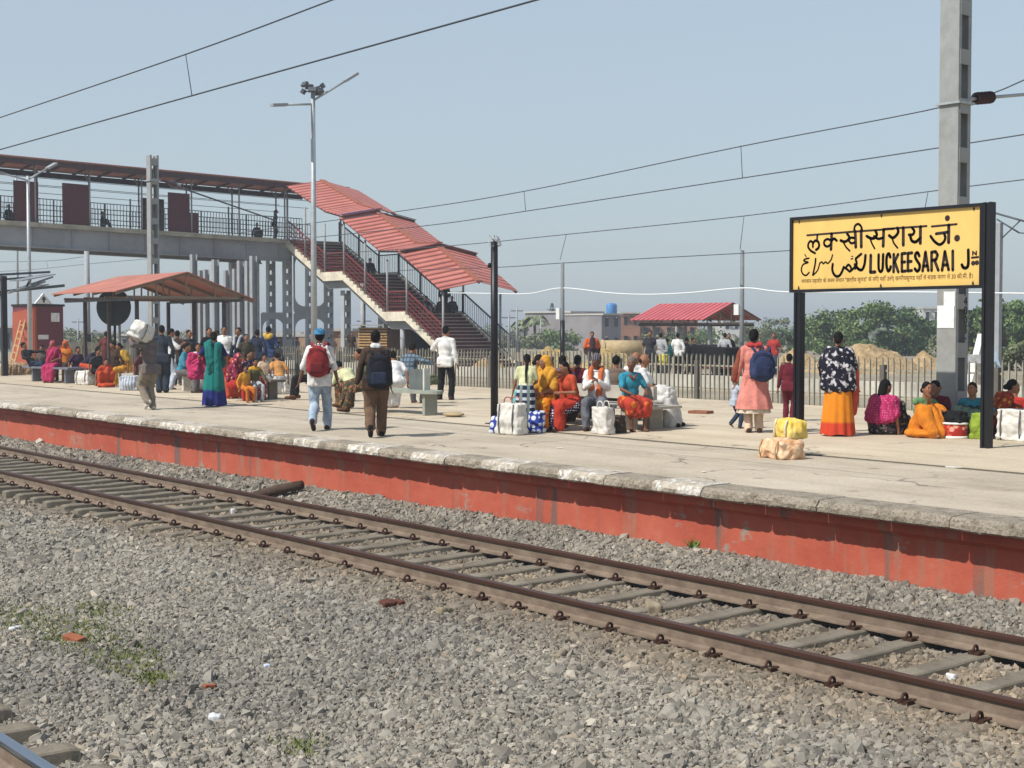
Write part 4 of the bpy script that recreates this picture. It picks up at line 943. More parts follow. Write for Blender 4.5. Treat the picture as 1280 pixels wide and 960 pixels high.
for k in range(9): a = rr.uniform(0, 6.28); wm.tube(crom([(0, 0, tz), (math.cos(a)*.09, math.sin(a)*.09, tz+.05+rr.random()*.08), (math.cos(a+1)*.13, math.sin(a+1)*.13, tz+.02-rr.random()*.1), (math.cos(a+2)*.05, math.sin(a+2)*.05, tz-.08)], 4), .006, 5)
wm.build('wire_tangle', steel, bp)
mb = MB(); mb.tube([(-.06, -.03, tz*.87), (-.10, -.05, tz*.87)], .045, 8); mb.build('bracket', blackp, bp)
b = at_d(703, 455, 55); b.z = -.14; polem = mat('pole_dull_grey', (118, 122, 124), .7, var=.15, dirt=.2)
lamp_pole('lamp_post', b, at_d(703, 328, 55).z, .085, .065, 'slim grey pole with a black foot and small white box behind the fence', [], 0, at_d(703, 401, 55).z+.14, box=((-.12, -.05, at_d(697, 392, 55).z+.14), (.2, .18, .42)), m=polem)
b = at_d(927, 455, 50); b.z = -.14
lamp_pole('lamp_post', b, at_d(927, 313, 50).z, .085, .07, 'slim grey pole with white box standing at the red canopy', [], 0, 0, box=((-.14, -.05, at_d(921, 387, 50).z+.14), (.22, .18, .36)), m=polem)
b = at_d(110, 462, 66); b.z = -.14
lamp_pole('pole', b, at_d(110, 314, 66).z, .14, .12, 'bare grey pole with a black foot left of the round black sign', [], 0, at_d(110, 418, 66).z+.14, 'pole', m=greyp)
b = at_d(23, 440, 85); b.z = -.3
lamp_pole('pole', b, at_d(23, 212, 85).z, .09, .06, 'thin distant pole at the far left beyond the maroon hut', [], 0, 0, 'pole')

# ------------------------------------------------------------------ picket fence along the back of the platform
fen = empty('fence', (-20, YF-.05, 0), 0, 'long pale picket fence with dark posts along the back of the platform', 'fence')
pick = mat('picket_pale_concrete', (146, 141, 126), .9, var=.26, scale=3, dirt=.5)
PH = 1.06; PW = 2.7; nP = 23
def picket_panel(seed):
    r = random.Random(seed); mb = MB()
    for k in range(18):
        x = .075+k*.15+r.uniform(-.008, .008); h = PH+r.uniform(-.03, .02); w = .023; yy_ = -.02; ln = r.uniform(-.014, .014)
        mb.prism([(x-w/2, yy_, 0), (x+w/2, yy_, 0), (x+w/2+ln, yy_, h-.07), (x+ln, yy_, h), (x-w/2+ln, yy_, h-.07)], (0, .038, 0))
    for z in (.26, .80): mb.box((PW/2, .042, z), (PW, .04, .036))
    return mb.mesh('picket_panel')
pm = [picket_panel(k) for k in range(4)]
for m_ in pm: m_.materials.append(pick)
pb_ = MB(); pb_.box((0, .03, .46), (.11, .13, .92)); pbm = pb_.mesh('post'); pbm.materials.append(mat('fence_post_dark', (92, 88, 82), .9, var=.2, scale=4, dirt=.4))
xs_f = at(1053, 514).x
for k in range(-19, 5):
    o = link('picket_panel', pm[k % 4], fen); o.location = (xs_f+k*PW+20+.055, .03, 0); o.rotation_euler = (random.uniform(-.012, .012), 0, 0)
    o = link('post', pbm, fen); o.location = (xs_f+k*PW+20, .03, 0)

# ------------------------------------------------------------------ footbridge
BX, BXB = -70.0, -73.2                    # near and far face of the deck
def zdeck(y): return 6.62-(y-31)*.022
fb = empty('footbridge', (BX, 40, 0), 0, 'grey girder footbridge with a red roof and maroon hoardings crossing at the left', 'footbridge')
Y0b, Y1b = 14.0, 42.6
gird = mat('girder_grey_paint', (150, 152, 156), .65, var=.14, scale=.8, dirt=.5)
slabm = mat('deck_slab_stained', (172, 164, 146), .9, var=.25, scale=1.2, dirt=.7, bmp=.3)
def along(mb, x0, x1, z0, z1, ya, yb, zf=zdeck, mi=0):
    vs = [(x, y, zf(y)+z) for y in (ya, yb) for (x, z) in ((x0, z0), (x1, z0), (x1, z1), (x0, z1))]
    mb.add(vs, [(0, 1, 2, 3), (7, 6, 5, 4), (0, 4, 5, 1), (1, 5, 6, 2), (2, 6, 7, 3), (3, 7, 4, 0)], mi)
mb = MB(); along(mb, BXB-.25, BX+.25, -.22, 0, Y0b, Y1b); mb.build('deck', slabm, fb, world=True)
for xf in (BX, BXB):
    mb = MB(); along(mb, xf-.012, xf+.012, -1.15, -.225, Y0b, Y1b-3.2); along(mb, xf-.13, xf+.13, -1.21, -1.15, Y0b, Y1b-3.2); y = Y0b
    while y < Y1b-3.2: along(mb, xf+.014, xf+.11, -1.15, -.225, y, y+.03); y += 1.9
    mb.build('girder', gird, fb, world=True)
mb = MB(); along(mb, BXB-.25, BX+.25, -.5, -.225, Y1b-3.2, Y1b); mb.build('landing_beam', gird, fb, world=True)
hb = mat('hoarding_maroon', (84, 36, 40), .7, var=.15, scale=1.5)
RY = [25.5+2.72*k for k in range(-4, 6)]
for xf, nm in ((BX, 0), (BXB, 1)):
    mb = MB()
    for z in (1.15, .62, .12): along(mb, xf-.02, xf+.02, z, z+.04, Y0b, Y1b if nm else Y1b-2.4)
    for z in (1.75, 2.15, 2.55): along(mb, xf-.013, xf+.013, z, z+.026, Y0b, Y1b-2.0)
    y = Y0b
    while y < (Y1b if nm else Y1b-2.4): along(mb, xf-.011, xf+.011, .12, 1.15, y, y+.024); y += .17
    y = Y0b
    while y < Y1b-2.4: along(mb, xf-.03, xf+.03, 0, 1.5, y, y+.06); y += 2.72
    mb.build('railing', dgrey, fb, world=True)
for y in RY:
    for xf in (BX+.06, BXB-.06):
        mb = MB(); yy_ = y+(.0 if xf > -72 else 1.3); mb.tube([(xf, yy_, zdeck(yy_)), (xf, yy_, zdeck(yy_)+2.95)], .045, 8); mb.bar((xf, yy_, zdeck(yy_)+2.5), (xf+(.55 if xf > -72 else -.5), yy_, zdeck(yy_)+2.95), .05); mb.build('roof_post', greyp, fb, world=True)
for xf, (pa_, pb2), zt in ((BX+.04, (17, 48), 1.95), (BX+.04, (78, 112), 2.02), (BX+.04, (210, 237), 2.0), (BXB-.04, (176, 205), 1.95)):
    ya = xf/(ray(pa_, 260).x)*ray(pa_, 260).y; yb = xf/(ray(pb2, 260).x)*ray(pb2, 260).y
    mb = MB(); along(mb, xf-.015, xf+.015, .02, zt, ya, yb)
    if pa_ == 210: along(mb, xf-.014, xf+.014, .02, 1.05, yb, yb+.5)
    mb.build('hoarding', hb, fb, world=True)
YT = (BX+.9)/ray(437, 232).x*ray(437, 232).y
def bridge_roof(name, xr, xe, m, z0, z1):
    mb = MB(); vs = []; 
    yt_ = (BX+.9)/ray(437, 232).x*ray(437, 232).y
    for y in (Y0b-1, yt_): vs += [(xr, y, zdeck(y)+z1), (xe, y, zdeck(y)+z0), (xe, y, zdeck(y)+z0-.05), (xr, y, zdeck(y)+z1-.05)]
    mb.add(vs, [(0, 1, 5, 4), (1, 2, 6, 5), (2, 3, 7, 6), (3, 2, 1, 0), (4, 5, 6, 7), (0, 4, 7, 3)]); return mb.build(name, m, fb, world=True)
bridge_roof('roof', -71.6, BX+.9, redflat, 3.02, 3.24); bridge_roof('roof', -71.6, BXB-.9, redflat, 3.02, 3.24)
mb = MB(); along(mb, BX+.86, BX+.90, 2.66, 2.93, Y0b-1, YT-.1); along(mb, BXB-.9, BXB-.86, 2.66, 2.93, Y0b-1, YT-.1); y = Y0b
while y < YT-.1:
    mb.bar((BX+.85, y, zdeck(y)+2.90), (-71.6, y, zdeck(y)+3.12), .08); mb.bar((BXB-.85, y, zdeck(y)+2.90), (-71.6, y, zdeck(y)+3.12), .08); y += 1.36
mb.build('roof_frame', mat('soffit_dark_red', (70, 48, 48), .8, var=.2), fb, world=True)

# stair: three flights down along +x with two landings
ST = [(-70.0, 6.42), (-66.0, 4.45), (-64.1, 4.45), (-60.1, 2.36), (-58.4, 2.36), (-53.9, -.14)]
SY0, SY1 = 39.3, 42.5
stair = empty('footbridge_stair', (-54, 40.9, -.14), 0, 'covered staircase with stepped red roof and maroon railings coming down from the footbridge', 'staircase')
rise_m = mat('riser_maroon', (96, 42, 44), .75, var=.2, scale=3); tread_m = mat('tread_dark_concrete', (92, 84, 78), .9, var=.2, scale=3)
nose = mat('step_nosing_pale', (176, 168, 158), .9, var=.2, scale=4)
def zst(x):
    for (a, za), (b, zb_) in zip(ST[:-1], ST[1:]):
        if x <= b: return lerp(za, zb_, max(0, (x-a)/(b-a)))
    return ST[-1][1]
edge = [];
for (xa, za), (xb, zb_) in zip(ST[:-1], ST[1:]):
    tr_ = MB()
    if abs(za-zb_) < .01: tr_.span((xa, SY0, za-.16), (xb, SY1, za)); tr_.build('landing', tread_m, stair, world=True); edge += [(xa, za), (xb, za)]; continue
    n = max(1, round((za-zb_)/.17)); dx = (xb-xa)/n; dz = (za-zb_)/n
    for k in range(n):
        x0, z0 = xa+k*dx, za-k*dz; tr_.span((x0, SY0, z0-dz-.10), (x0+dx, SY1, z0-dz)); tr_.span((x0-.02, SY0+.01, z0-dz), (x0+.004, SY1-.01, z0-.035), 1); tr_.span((x0-.02, SY0+.01, z0-.035), (x0+.02, SY1-.01, z0+.004), 2)
        edge += [(x0, z0), (x0, z0-dz)]
    tr_.build('flight', [tread_m, rise_m, nose], stair, world=True)
for ys in (SY0, SY1-.0):
    poly = [(x, z+.09) for x, z in edge]; low = []
    for x, z in reversed(ST): low.append((x, z-.36))
    mb = MB(); yo = ys-.16 if ys == SY0 else ys+.02
    # quads between the stepped top edge and the straight soffit
    E = poly; 
    for (x0, z0), (x1, z1) in zip(E[:-1], E[1:]):
        if x1-x0 < 1e-4: continue
        l0, l1 = zst(x0)-.36, zst(x1)-.36
        mb.prism([(x0, yo, l0), (x1, yo, l1), (x1, yo, z1), (x0, yo, z0)], (0, .14, 0))
    mb.build('stringer', cream, stair, world=True)
for (xa, za), (xb, zb_) in zip(ST[:-1], ST[1:]):
    mb = MB()
    for ys in (SY0+.25, ): mb.prism([(xa, ys-.08, za-.30), (xb, ys-.08, zb_-.30), (xb, ys-.08, zb_-.75 if zb_ > .4 else zb_-.3), (xa, ys-.08, za-.75)], (0, .16, 0))
    mb.build('stair_beam', gird, stair, world=True)
def stair_rail(ys, m, x_end, name, bal=.16, hor=()):
    mb = MB(); P = [(x, z) for x, z in ST if x <= x_end]+([(x_end, zst(x_end))] if ST[-1][0] > x_end else [])
    for (xa, za), (xb, zb_) in zip(P[:-1], P[1:]):
        mb.bar((xa, ys, za+1.06), (xb, ys, zb_+1.06), .06, .06); mb.bar((xa, ys, za+.12), (xb, ys, zb_+.12), .04, .04)
        for h in hor: mb.bar((xa, ys, za+h), (xb, ys, zb_+h), .025, .025)
        n = max(1, int((xb-xa)/bal))
        for k in range(n): x = xa+(xb-xa)*(k+.5)/n; mb.bar((x, ys, zst(x)+.12), (x, ys, zst(x)+1.04), .018)
        for x, z in ((xa, za), (xb, zb_)): mb.bar((x, ys, z), (x, ys, z+1.1), .06)
    mb.build(name, m, stair, world=True)
stair_rail(SY0-.03, redr, -55.0, 'railing', .2, (.35, .58, .81)); stair_rail(SY1+.05, dgrey, -52.4, 'railing', .15)
for x in (-69.9, -68, -66.0, -64.1, -62.1, -60.1, -58.4, -55.4):
    for ys in (SY0-.06, SY1+.08):
        mb = MB(); mb.tube([(x, ys, zst(x)), (x, ys, zst(x)+2.62)], .055, 8); mb.build('roof_post', greyp, stair, world=True)
# roof segments: (x0, z0 eave) -> (x1, z1 eave)
RYN, RYR, RYF = 38.75, 40.95, 43.25; RH = .42
def roof_seg(x0, z0, x1, z1, m):
    for ye in (RYN, RYF):
        mb = MB(); vs = [(x0, ye, z0), (x1, ye, z1), (x1, RYR, z1+RH), (x0, RYR, z0+RH)]; vs += [(a, b, c-.04) for a, b, c in vs]
        mb.add(vs, [(0, 1, 2, 3), (7, 6, 5, 4), (0, 4, 5, 1), (1, 5, 6, 2), (2, 6, 7, 3), (3, 7, 4, 0)]); mb.build('roof_sheet', m, stair, world=True)
    mb = MB(); mb.bar((x0, RYR, z0+RH+.02), (x1, RYR, z1+RH+.02), .34, .05); mb.build('ridge_cap', mat('ridge_cap_tan', (156, 96, 76), .6, var=.1), stair, world=True)
    for ye in (RYN+.1, RYF-.1, RYR):
        mb = MB(); mb.bar((x0, ye, z0-.08+(RH if ye == RYR else 0)), (x1, ye, z1-.08+(RH if ye == RYR else 0)), .05, .08); mb.build('purlin', dgrey, stair, world=True)
def rz_(px, py, y): return at_y(px, py, y)
e1a, e1b = rz_(358, 232, RYN), rz_(404, 262, RYN); e2a, e2b = rz_(424, 271, RYN), rz_(474, 312, RYN); e3a, e3b = rz_(498, 314, RYN), rz_(551, 362, RYN)
roof_seg(e1a.x, e1a.z, e1b.x, e1b.z, redsheet); roof_seg(e2a.x, e2a.z, e2b.x, e2b.z, redsheet); roof_seg(e3a.x, e3a.z, e3b.x, e3b.z, redsheet)
roof_seg(e1b.x+.01, e1b.z-.02, e2a.x+.3, e2a.z+.05, redsheet); roof_seg(e2b.x+.01, e2b.z-.02, e3a.x+.3, e3a.z+.05, redsheet)
mb = MB(); a_ = Vector((e2a.x+.1, RYN, e2a.z+.10)); b_2 = Vector((e2a.x+.1, RYR+.2, e2a.z+RH+.13)); mb.bar(a_, b_2, .30, .03); mb.build('blue_flashing', mat('blue_sheet', (96, 120, 190), .5), stair, world=True)
# piers: latticed columns with portal plates
pier_m = mat('pier_grey_paint', (164, 168, 173), .65, var=.12, scale=1, dirt=.3)
BATTEN = MB().box((0, 0, 0), (.012, .39, .36)).mesh('batten_plate'); BATTEN.materials.append(pier_m)
def pier(px, y, x, ztop, label, w=.42):
    o = empty('bridge_pier', (x, y, -.14), 0, label, 'bridge pier', 'lattice piers under the footbridge'); H = ztop+.14
    for s in (-1, 1):
        mb = MB(); mb.box((0, s*(w/2-.03), H/2), (.34, .06, H)); mb.build('channel', pier_m, o)
    for s in (-1, 1):
        z = .4
        while z < H-.1: b_ = link('batten_plate', BATTEN, o); b_.location = (s*.176, 0, z); z += .60
    return o
k = 0
PL = ['nearest the stair', 'second', 'third', 'fourth', 'fifth', 'sixth']
piers = [(-70.6, 37.6, 'front lattice pier at the left edge of the bridge support'), (-70.6, 39.6, 'lattice pier beside the portal opening, left of the lamp post'), (-70.6, 42.2, 'lattice pier right of the portal opening, behind the lamp post'),
         (-73.0, 37.6, 'rear lattice pier at the left of the bridge support'), (-73.0, 39.9, 'rear lattice pier behind the portal opening'), (-73.0, 42.4, 'rear lattice pier at the right of the bridge support'), (-65.2, 40.0, 'lattice pier holding the upper stair landing'), (-65.2, 42.3, 'rear lattice pier under the upper stair landing')]
for x, y, lab in piers: pier(0, y, x, (zdeck(y)-1.22 if x < -70 and y < 39.4 else zdeck(y)-.52) if x < -70 else 3.6, lab)
pt = empty('portal_frame', (-70.35, 41, -.14), 0, 'grey plate portal with rounded openings between the bridge piers', 'portal frame')
def portal(x, ya, yb, za, zb_):
    mb = MB(); n = 10; r = .55; ring = []
    z0, z1 = za+.35, zb_-.35; y0, y1 = ya+.1, yb-.1
    for cx_, cz, a0 in ((y1-r, z1-r, 0), (y0+r, z1-r, PI/2), (y0+r, z0+r, PI), (y1-r, z0+r, 1.5*PI)):
        for k in range(n+1): a = a0+PI/2*k/n; ring.append((cx_+r*math.cos(a), cz+r*math.sin(a)))
    out = []
    c = ((y0+y1)/2, (z0+z1)/2)
    for (yy_, zz) in ring:
        dy, dz = yy_-c[0], zz-c[1]; t = min(abs((yb-ya)/2/dy) if abs(dy) > 1e-6 else 9, abs((zb_-za)/2/dz) if abs(dz) > 1e-6 else 9); out.append((c[0]+dy*t, c[1]+dz*t))
    N = len(ring); vs = [(x+o_, y, z) for o_ in (0, .02) for (y, z) in ring+out]
    fs = []
    for i in range(N): j = (i+1) % N; fs += [(i, j, N+j, N+i), (2*N+i, 3*N+i, 3*N+j, 2*N+j), (i, 2*N+i, 2*N+j, j)]
    mb.add(vs, fs); mb.build('portal_plate', pier_m, pt, world=True)
portal(-70.38, 39.85, 41.95, 2.5, 6.0); portal(-70.38, 39.85, 41.95, -.1, 2.5); portal(-70.38, 37.85, 39.35, -.1, 2.5)
mb = MB(); mb.tube([(-62.9, 39.6, -.14), (-62.9, 39.6, 3.9)], .13, 10); o = mb.build('stair_column', pier_m); tag(o, 'round pale column under the upper stair landing', 'column')
mb = MB(); mb.tube([(-59.3, 39.6, -.14), (-59.3, 39.6, 1.9)], .13, 10); o = mb.build('stair_column', pier_m); tag(o, 'round pale column under the lower stair landing', 'column')

# ------------------------------------------------------------------ bare steel posts of the unfinished canopy
cands = [(252, 338, 74), (258.5, 337, 72), (270, 324.6, 60), (284, 338, 74), (295, 336, 70), (301.5, 326, 62), (311, 326, 66), (317.5, 320, 60), (243, 318, 62), (300, 344, 78)]
proto = None
for i, (px, py, d_) in enumerate(cands):
    b = at_d(px, 455, d_); b.z = -.14; H = at_d(px, py, d_).z+.14
    o = empty('steel_post', b, 0, 'bare grey steel post of the unfinished canopy behind the standing men', 'post', 'bare posts behind the standing men')
    mb = MB(); mb.box((0, -.11, H/2), (.24, .016, H)); mb.box((0, .11, H/2), (.24, .016, H)); mb.box((0, 0, H/2), (.016, .205, H)); mb.build('post_shaft', greyp, o); mb = MB(); mb.box((0, 0, .015), (.4, .4, .03)); mb.build('base_plate', dgrey, o)

# ------------------------------------------------------------------ canopy on the platform
def canopy(name, x0, x1, y0, y1, ze, zr, label, roofm, postm, posts, far_drop=0.0, sheets=0, under=None):
    o = empty(name, (x1, y0, 0), 0, label, 'canopy'); yr = (y0+y1)/2
    for ye, z_ in ((y0, ze), (y1, ze-far_drop)):
        mb = MB(); vs = [(x0, ye, z_), (x1, ye, z_), (x1, yr, zr), (x0, yr, zr)]; vs += [(a, b, c-.03) for a, b, c in vs]
        mb.add(vs, [(0, 1, 2, 3), (7, 6, 5, 4), (0, 4, 5, 1), (1, 5, 6, 2), (2, 6, 7, 3), (3, 7, 4, 0)]); mb.build('roof_sheet', roofm, o, world=True)
    for k in range(4):
        x = lerp(x0+.15, x1-.12, k/3); mb = MB()
        mb.bar((x, y0+.05, ze-.07), (x, yr, zr-.07), .06, .08); mb.bar((x, y1-.05, ze-.07-far_drop), (x, yr, zr-.07), .06, .08); mb.bar((x, y0+.4, ze-.18), (x, y1-.4, ze-.18), .06, .08)
        for t in (.25, .5, .75): yy_ = lerp(y0+.4, y1-.4, t); mb.bar((x, yy_, ze-.18), (x, yy_, lerp(ze, zr, 1-abs(2*t-1))-.1), .04)
        mb.build('truss', under or dgrey, o, world=True)
    mb = MB(); mb.bar((x0, y0+.5, ze-.25), (x1, y0+.5, ze-.25), .07, .09); mb.bar((x0, y1-.5, ze-.25), (x1, y1-.5, ze-.25), .07, .09); mb.build('eave_beam', dgrey, o, world=True)
    for (x, y) in posts: mb = MB(); mb.box((x, y, (ze-.25)/2), (.10, .10, ze-.25)); mb.build('post', postm, o, world=True)
    return o
under = mat('canopy_underside', (130, 116, 100), .8, var=.2, scale=3)
canopy('platform_canopy', -48.3, -42.9, 18.1, 22.9, 2.82, 3.46, 'red roofed open shelter on the platform above the crowd at the left', redflat, mat('canopy_post_dark', (66, 56, 56), .6, var=.2), [(-47.6, 19.0), (-45.6, 19.0), (-43.4, 19.0), (-47.6, 22.0), (-45.6, 22.0), (-43.4, 22.0)], .22, under=under)
# far canopy beyond the fence at the right
redsh2 = sheet('red_far_canopy_sheet', (200, 98, 102), (176, 82, 88), 1.0, 'X')
q1 = at_d(880, 399, 62); q0 = at_y(788, 399, q1.y); yf_ = q1.x/ray(952, 396).x*ray(952, 396).y
canopy('far_canopy', q0.x, q1.x, q1.y, yf_, q1.z, at_y(918, 378, (q1.y+yf_)/2).z, 'bright red roofed canopy beyond the fence sheltering dark clothed people', redsh2, greyp, [(lerp(q0.x, q1.x, t), q1.y+.8) for t in (.15, .5, .9)]+[(lerp(q0.x, q1.x, t), yf_-.8) for t in (.15, .5, .9)], 0, under=under)
# skeletal canopy at the far left, its sheets lying loose
lc = empty('broken_canopy', at(6, 470), 0, 'grey skeletal canopy on a black post cut by the left edge', 'canopy')
b = at(6, 470); d_ = b.dot(CV)
mb = MB(); zt = at_d(5, 345, d_).z; mb.box((b.x, b.y, zt/2), (.18, .18, zt)); mb.build('post', blackp, lc, world=True)
lg = mat('loose_sheet_grey', (128, 132, 138), .6, var=.15, scale=2)
for (a, c_, w, mm) in (((-30, 345), (62, 340), .08, dgrey), ((-30, 352), (45, 346), .07, dgrey), ((-20, 376), (66, 346), .06, lg), ((-30, 368), (80, 357), .10, dgrey), ((10, 366), (56, 352), .07, greyp), ((32, 361), (40, 345), .06, dgrey)):
    mb = MB(); mb.bar(at_d(a[0], a[1], d_-.2), at_d(c_[0], c_[1], d_+2.4), w, w); mb.build('roof_bar', mm, lc, world=True)
for (a, c_, w) in (((-30, 372), (54, 356), .8), ((20, 351), (62, 343), .5)):
    mb = MB(); mb.bar(at_d(a[0], a[1], d_), at_d(c_[0], c_[1], d_+2), w, .03); mb.build('roof_sheet', lg, lc, world=True)

# round black sign on two posts
rs = at_d(143, 470, 50); rs.z = 0; zc_ = at_d(143, 384, 50).z
o = empty('round_sign', rs, rad(38), 'large round black disc on two posts hanging under the red shelter roof', 'round sign')
mb = MB(); mb.lathe([(.0, -.05), (.60, -.05), (.64, -.03), (.64, .03), (.60, .05), (0, .05)], (0, 0, zc_), 36, axis='Y', cap=False, smooth=False); mb.build('disc', mat('disc_black_green', (34, 44, 44), .5, var=.2, scale=3), o)
mb = MB(); mb.box((0, -.06, zc_), (.02, .02, 1.2)); mb.build('seam', blackp, o)
for x in (-.02, .16): mb = MB(); mb.tube([(x, 0.1, 0), (x, .1, zc_)], .045, 8); mb.build('post', blackp if x < 0 else greyp, o)

# maroon hut with a white gable and ladder
hp = at_d(54, 462, 60); hp.z = -.14; hut = empty('hut', hp, 0, 'maroon metal hut with white notices and small white gable at the far left', 'hut')
hm = mat('hut_maroon', (104, 46, 54), .65, var=.12, scale=1.2); ho = mat('hut_orange_side', (158, 78, 56), .7, var=.14, scale=1.5)
X_a, X_b = at_d(42, 400, 58), at_d(79, 400, 59.6)
zt = at_d(60, 383, 59).z
dv = (X_b-X_a); dv.z = 0; wd = dv.length; sv = at_d(16, 400, 59.6)-X_a; sv.z = 0; fo_ = Vector((dv.y, -dv.x, 0)).normalized(); so_ = Vector((-sv.y, sv.x, 0)).normalized()
if fo_.dot(CV) > 0: fo_ = -fo_
if so_.dot(CV) > 0: so_ = -so_
def hx(u, w, z): return Vector((X_a.x, X_a.y, 0))+dv.normalized()*u+fo_*w+Vector((0, 0, z))
def quad(u0, u1, z0, z1): return [hx(u0, 0, z0), hx(u1, 0, z0), hx(u1, 0, z1), hx(u0, 0, z1)]
B0 = hx(0, 0, -.14)
mb = MB(); mb.prism([B0, B0+dv, B0+dv+sv, B0+sv], (0, 0, zt+.14)); mb.build('wall', hm, hut, world=True)
mb = MB(); mb.prism([B0+so_*.003, B0+so_*.003+sv*.98, B0+so_*.003+sv*.98+Vector((0, 0, zt-.1)), B0+so_*.003+Vector((0, 0, zt+.06))], so_*.03); mb.build('side_panel', ho, hut, world=True)
T0 = hx(0, 0, zt+.002); mb = MB(); mb.prism([T0-dv*.03-sv*.03, T0+dv*1.04-sv*.03, T0+dv*1.04+sv*1.03, T0-dv*.03+sv*1.03], (0, 0, .09)); mb.build('roof', drk, hut, world=True)
mb = MB(); mb.prism([hx(.02, .06, zt+.093), hx(wd*.60, .06, zt+.093), hx(wd*.30, .06, zt+.52)], -fo_*.06); mb.build('gable', WHITE, hut, world=True)
mb = MB(); mb.bar(hx(wd*.30, .07, zt+.15), hx(wd*.30, .07, zt+.38), .06); mb.bar(hx(wd*.25, .07, zt+.28), hx(wd*.35, .07, zt+.28), .06); mb.build('emblem', txt, hut, world=True)
for (u0, u1, z0, z1) in ((wd*.58, wd*.86, zt-.62, zt-.26), (wd*.14, wd*.48, zt-1.32, zt-1.14)): mb = MB(); mb.prism([p+fo_*.003 for p in quad(u0, u1, z0, z1)], fo_*.015); mb.build('notice', WHITE, hut, world=True)
mb = MB(); mb.prism([p+fo_*.003 for p in quad(.0, .14, -.1, zt-.02)], fo_*.03); mb.build('door_edge', ho, hut, world=True)
ld = empty('ladder', at_d(22, 462, 58), 0, 'wooden ladder leaning against the orange side of the hut', 'ladder'); wood = mat('wood_pale', (176, 140, 98), .8, var=.25, scale=8)
pa, pb = at_d(19, 428, 58), at_d(30, 385, 59.5); pc, pd = at_d(24, 430, 57.6), at_d(35, 386, 59.1)
for a, c_ in ((pa, pb), (pc, pd)): mb = MB(); a2 = a+(a-c_)*.75; mb.bar(a2, c_, .06); mb.build('side_rail', wood, ld, world=True)
mb = MB()
for k in range(9): mb.bar(pa+(pa-pb)*.75+(pb-pa)*1.75*(k+.5)/9, pc+(pc-pd)*.75+(pd-pc)*1.75*(k+.5)/9, .045)
mb.build('rungs', wood, ld, world=True)

# ------------------------------------------------------------------ overhead wires
wirem = mat('copper_wire_dark', (74, 78, 84), .6, .3, var=.05)
def wire(name, pts, r, label, m=wirem, group='overhead wires', droppers=()):
    o = empty(name, pts[0], 0, label, 'wire', group); mb = MB(); mb.tube(pts, r, 6); mb.build('conductor', m, o, world=True)
    for a, b_ in droppers: mb = MB(); mb.tube([a, b_], r*.7, 5); mb.build('dropper', m, o, world=True)
    return o
def poly(pix, y): return crom([at_y(px, py, y) for px, py in pix], 6)
yw = 9.37
c2_ = poly([(-60, 203), (0, 187), (235, 121), (440, 64), (670, 0), (760, -26)], yw); c1_ = poly([(-60, 167), (0, 147), (232, 68), (415, 0), (480, -25)], yw)
wire('contact_wire', c2_, .011, 'lower dark wire slanting across the upper left sky')
wire('messenger_wire', c1_, .010, 'upper dark wire slanting across the top left corner', droppers=[(at_y(232, 68, yw), at_y(240, 120, yw))])
Y2 = 27.0
wire('messenger_wire', poly([(1300, 92), (1190, 131), (926, 183), (656, 239), (500, 264), (300, 291)], Y2), .014, 'wire tied to the tall mast, highest of the wires over the sign', droppers=[(at_y(926, 182, Y2), at_y(928, 222, Y2)), (at_y(655, 239, Y2), at_y(657, 263, Y2))])
wire('contact_wire', poly([(1300, 165), (1172, 185), (925, 223), (657, 264), (525, 283), (300, 306)], Y2), .014, 'second wire crossing the sky above the yellow sign')
Y3 = 36.0
wire('messenger_wire', poly([(1300, 222), (1172, 238), (930, 270), (708, 293), (565, 307), (400, 318)], Y3), .016, 'third wire, passing just over the top edge of the yellow sign', droppers=[(at_y(1160, 240, Y3), at_y(1156, 262, Y3)), (at_y(930, 270, Y3), at_y(925, 312, Y3)), (at_y(708, 293, Y3), at_y(700, 325, Y3))])
wire('contact_wire', poly([(990, 313), (920, 317), (700, 329), (625, 334), (500, 338)], Y3), .016, 'lowest dark wire, running behind the yellow sign to the stairs')
cab = mat('cable_white', (226, 228, 230), .5, var=.03)
Yc = at_d(703, 455, 55).y
wire('cable', poly([(1300, 367), (1130, 365), (985, 365), (930, 360), (860, 366), (806, 368), (760, 366), (703, 360), (662, 367), (620, 367), (560, 366)], Yc), .022, 'white sagging cable slung between the slim poles', cab)
wire('contact_wire', poly([(-30, 328), (60, 326), (104, 321)], 60), .03, 'short dark wire above the maroon hut at the far left')
wire('contact_wire', poly([(-30, 341), (40, 337), (110, 330), (190, 323)], 66), .03, 'long thin wire over the hut and shelter at the left', droppers=[(at_y(58, 326, 63), at_y(60, 335, 63))])
# distant mast with its cantilever at the right edge
b = at_d(1247, 455, 62); b.z = -.2; zt = at_d(1247, 282, 62).z
fm = empty('far_mast', b, 0, 'slender distant mast with a forked bracket at the right edge', 'mast')
mb = MB(); mb.box((b.x, b.y, zt/2), (.22, .22, zt+.2)); mb.build('pole', greyp, fm, world=True)
mb = MB(); mb.tube([at_d(1243, 266, 62), at_d(1300, 282, 61)], .05, 6); mb.tube([at_d(1246, 274, 62), at_d(1274, 291, 61.5)], .04, 6); mb.tube([at_d(1250, 300, 62), at_d(1276, 275, 61.5)], .03, 6); mb.tube([at_d(1274, 291, 61.5), at_d(1300, 293, 61)], .03, 6); mb.build('bracket', dgrey, fm, world=True)
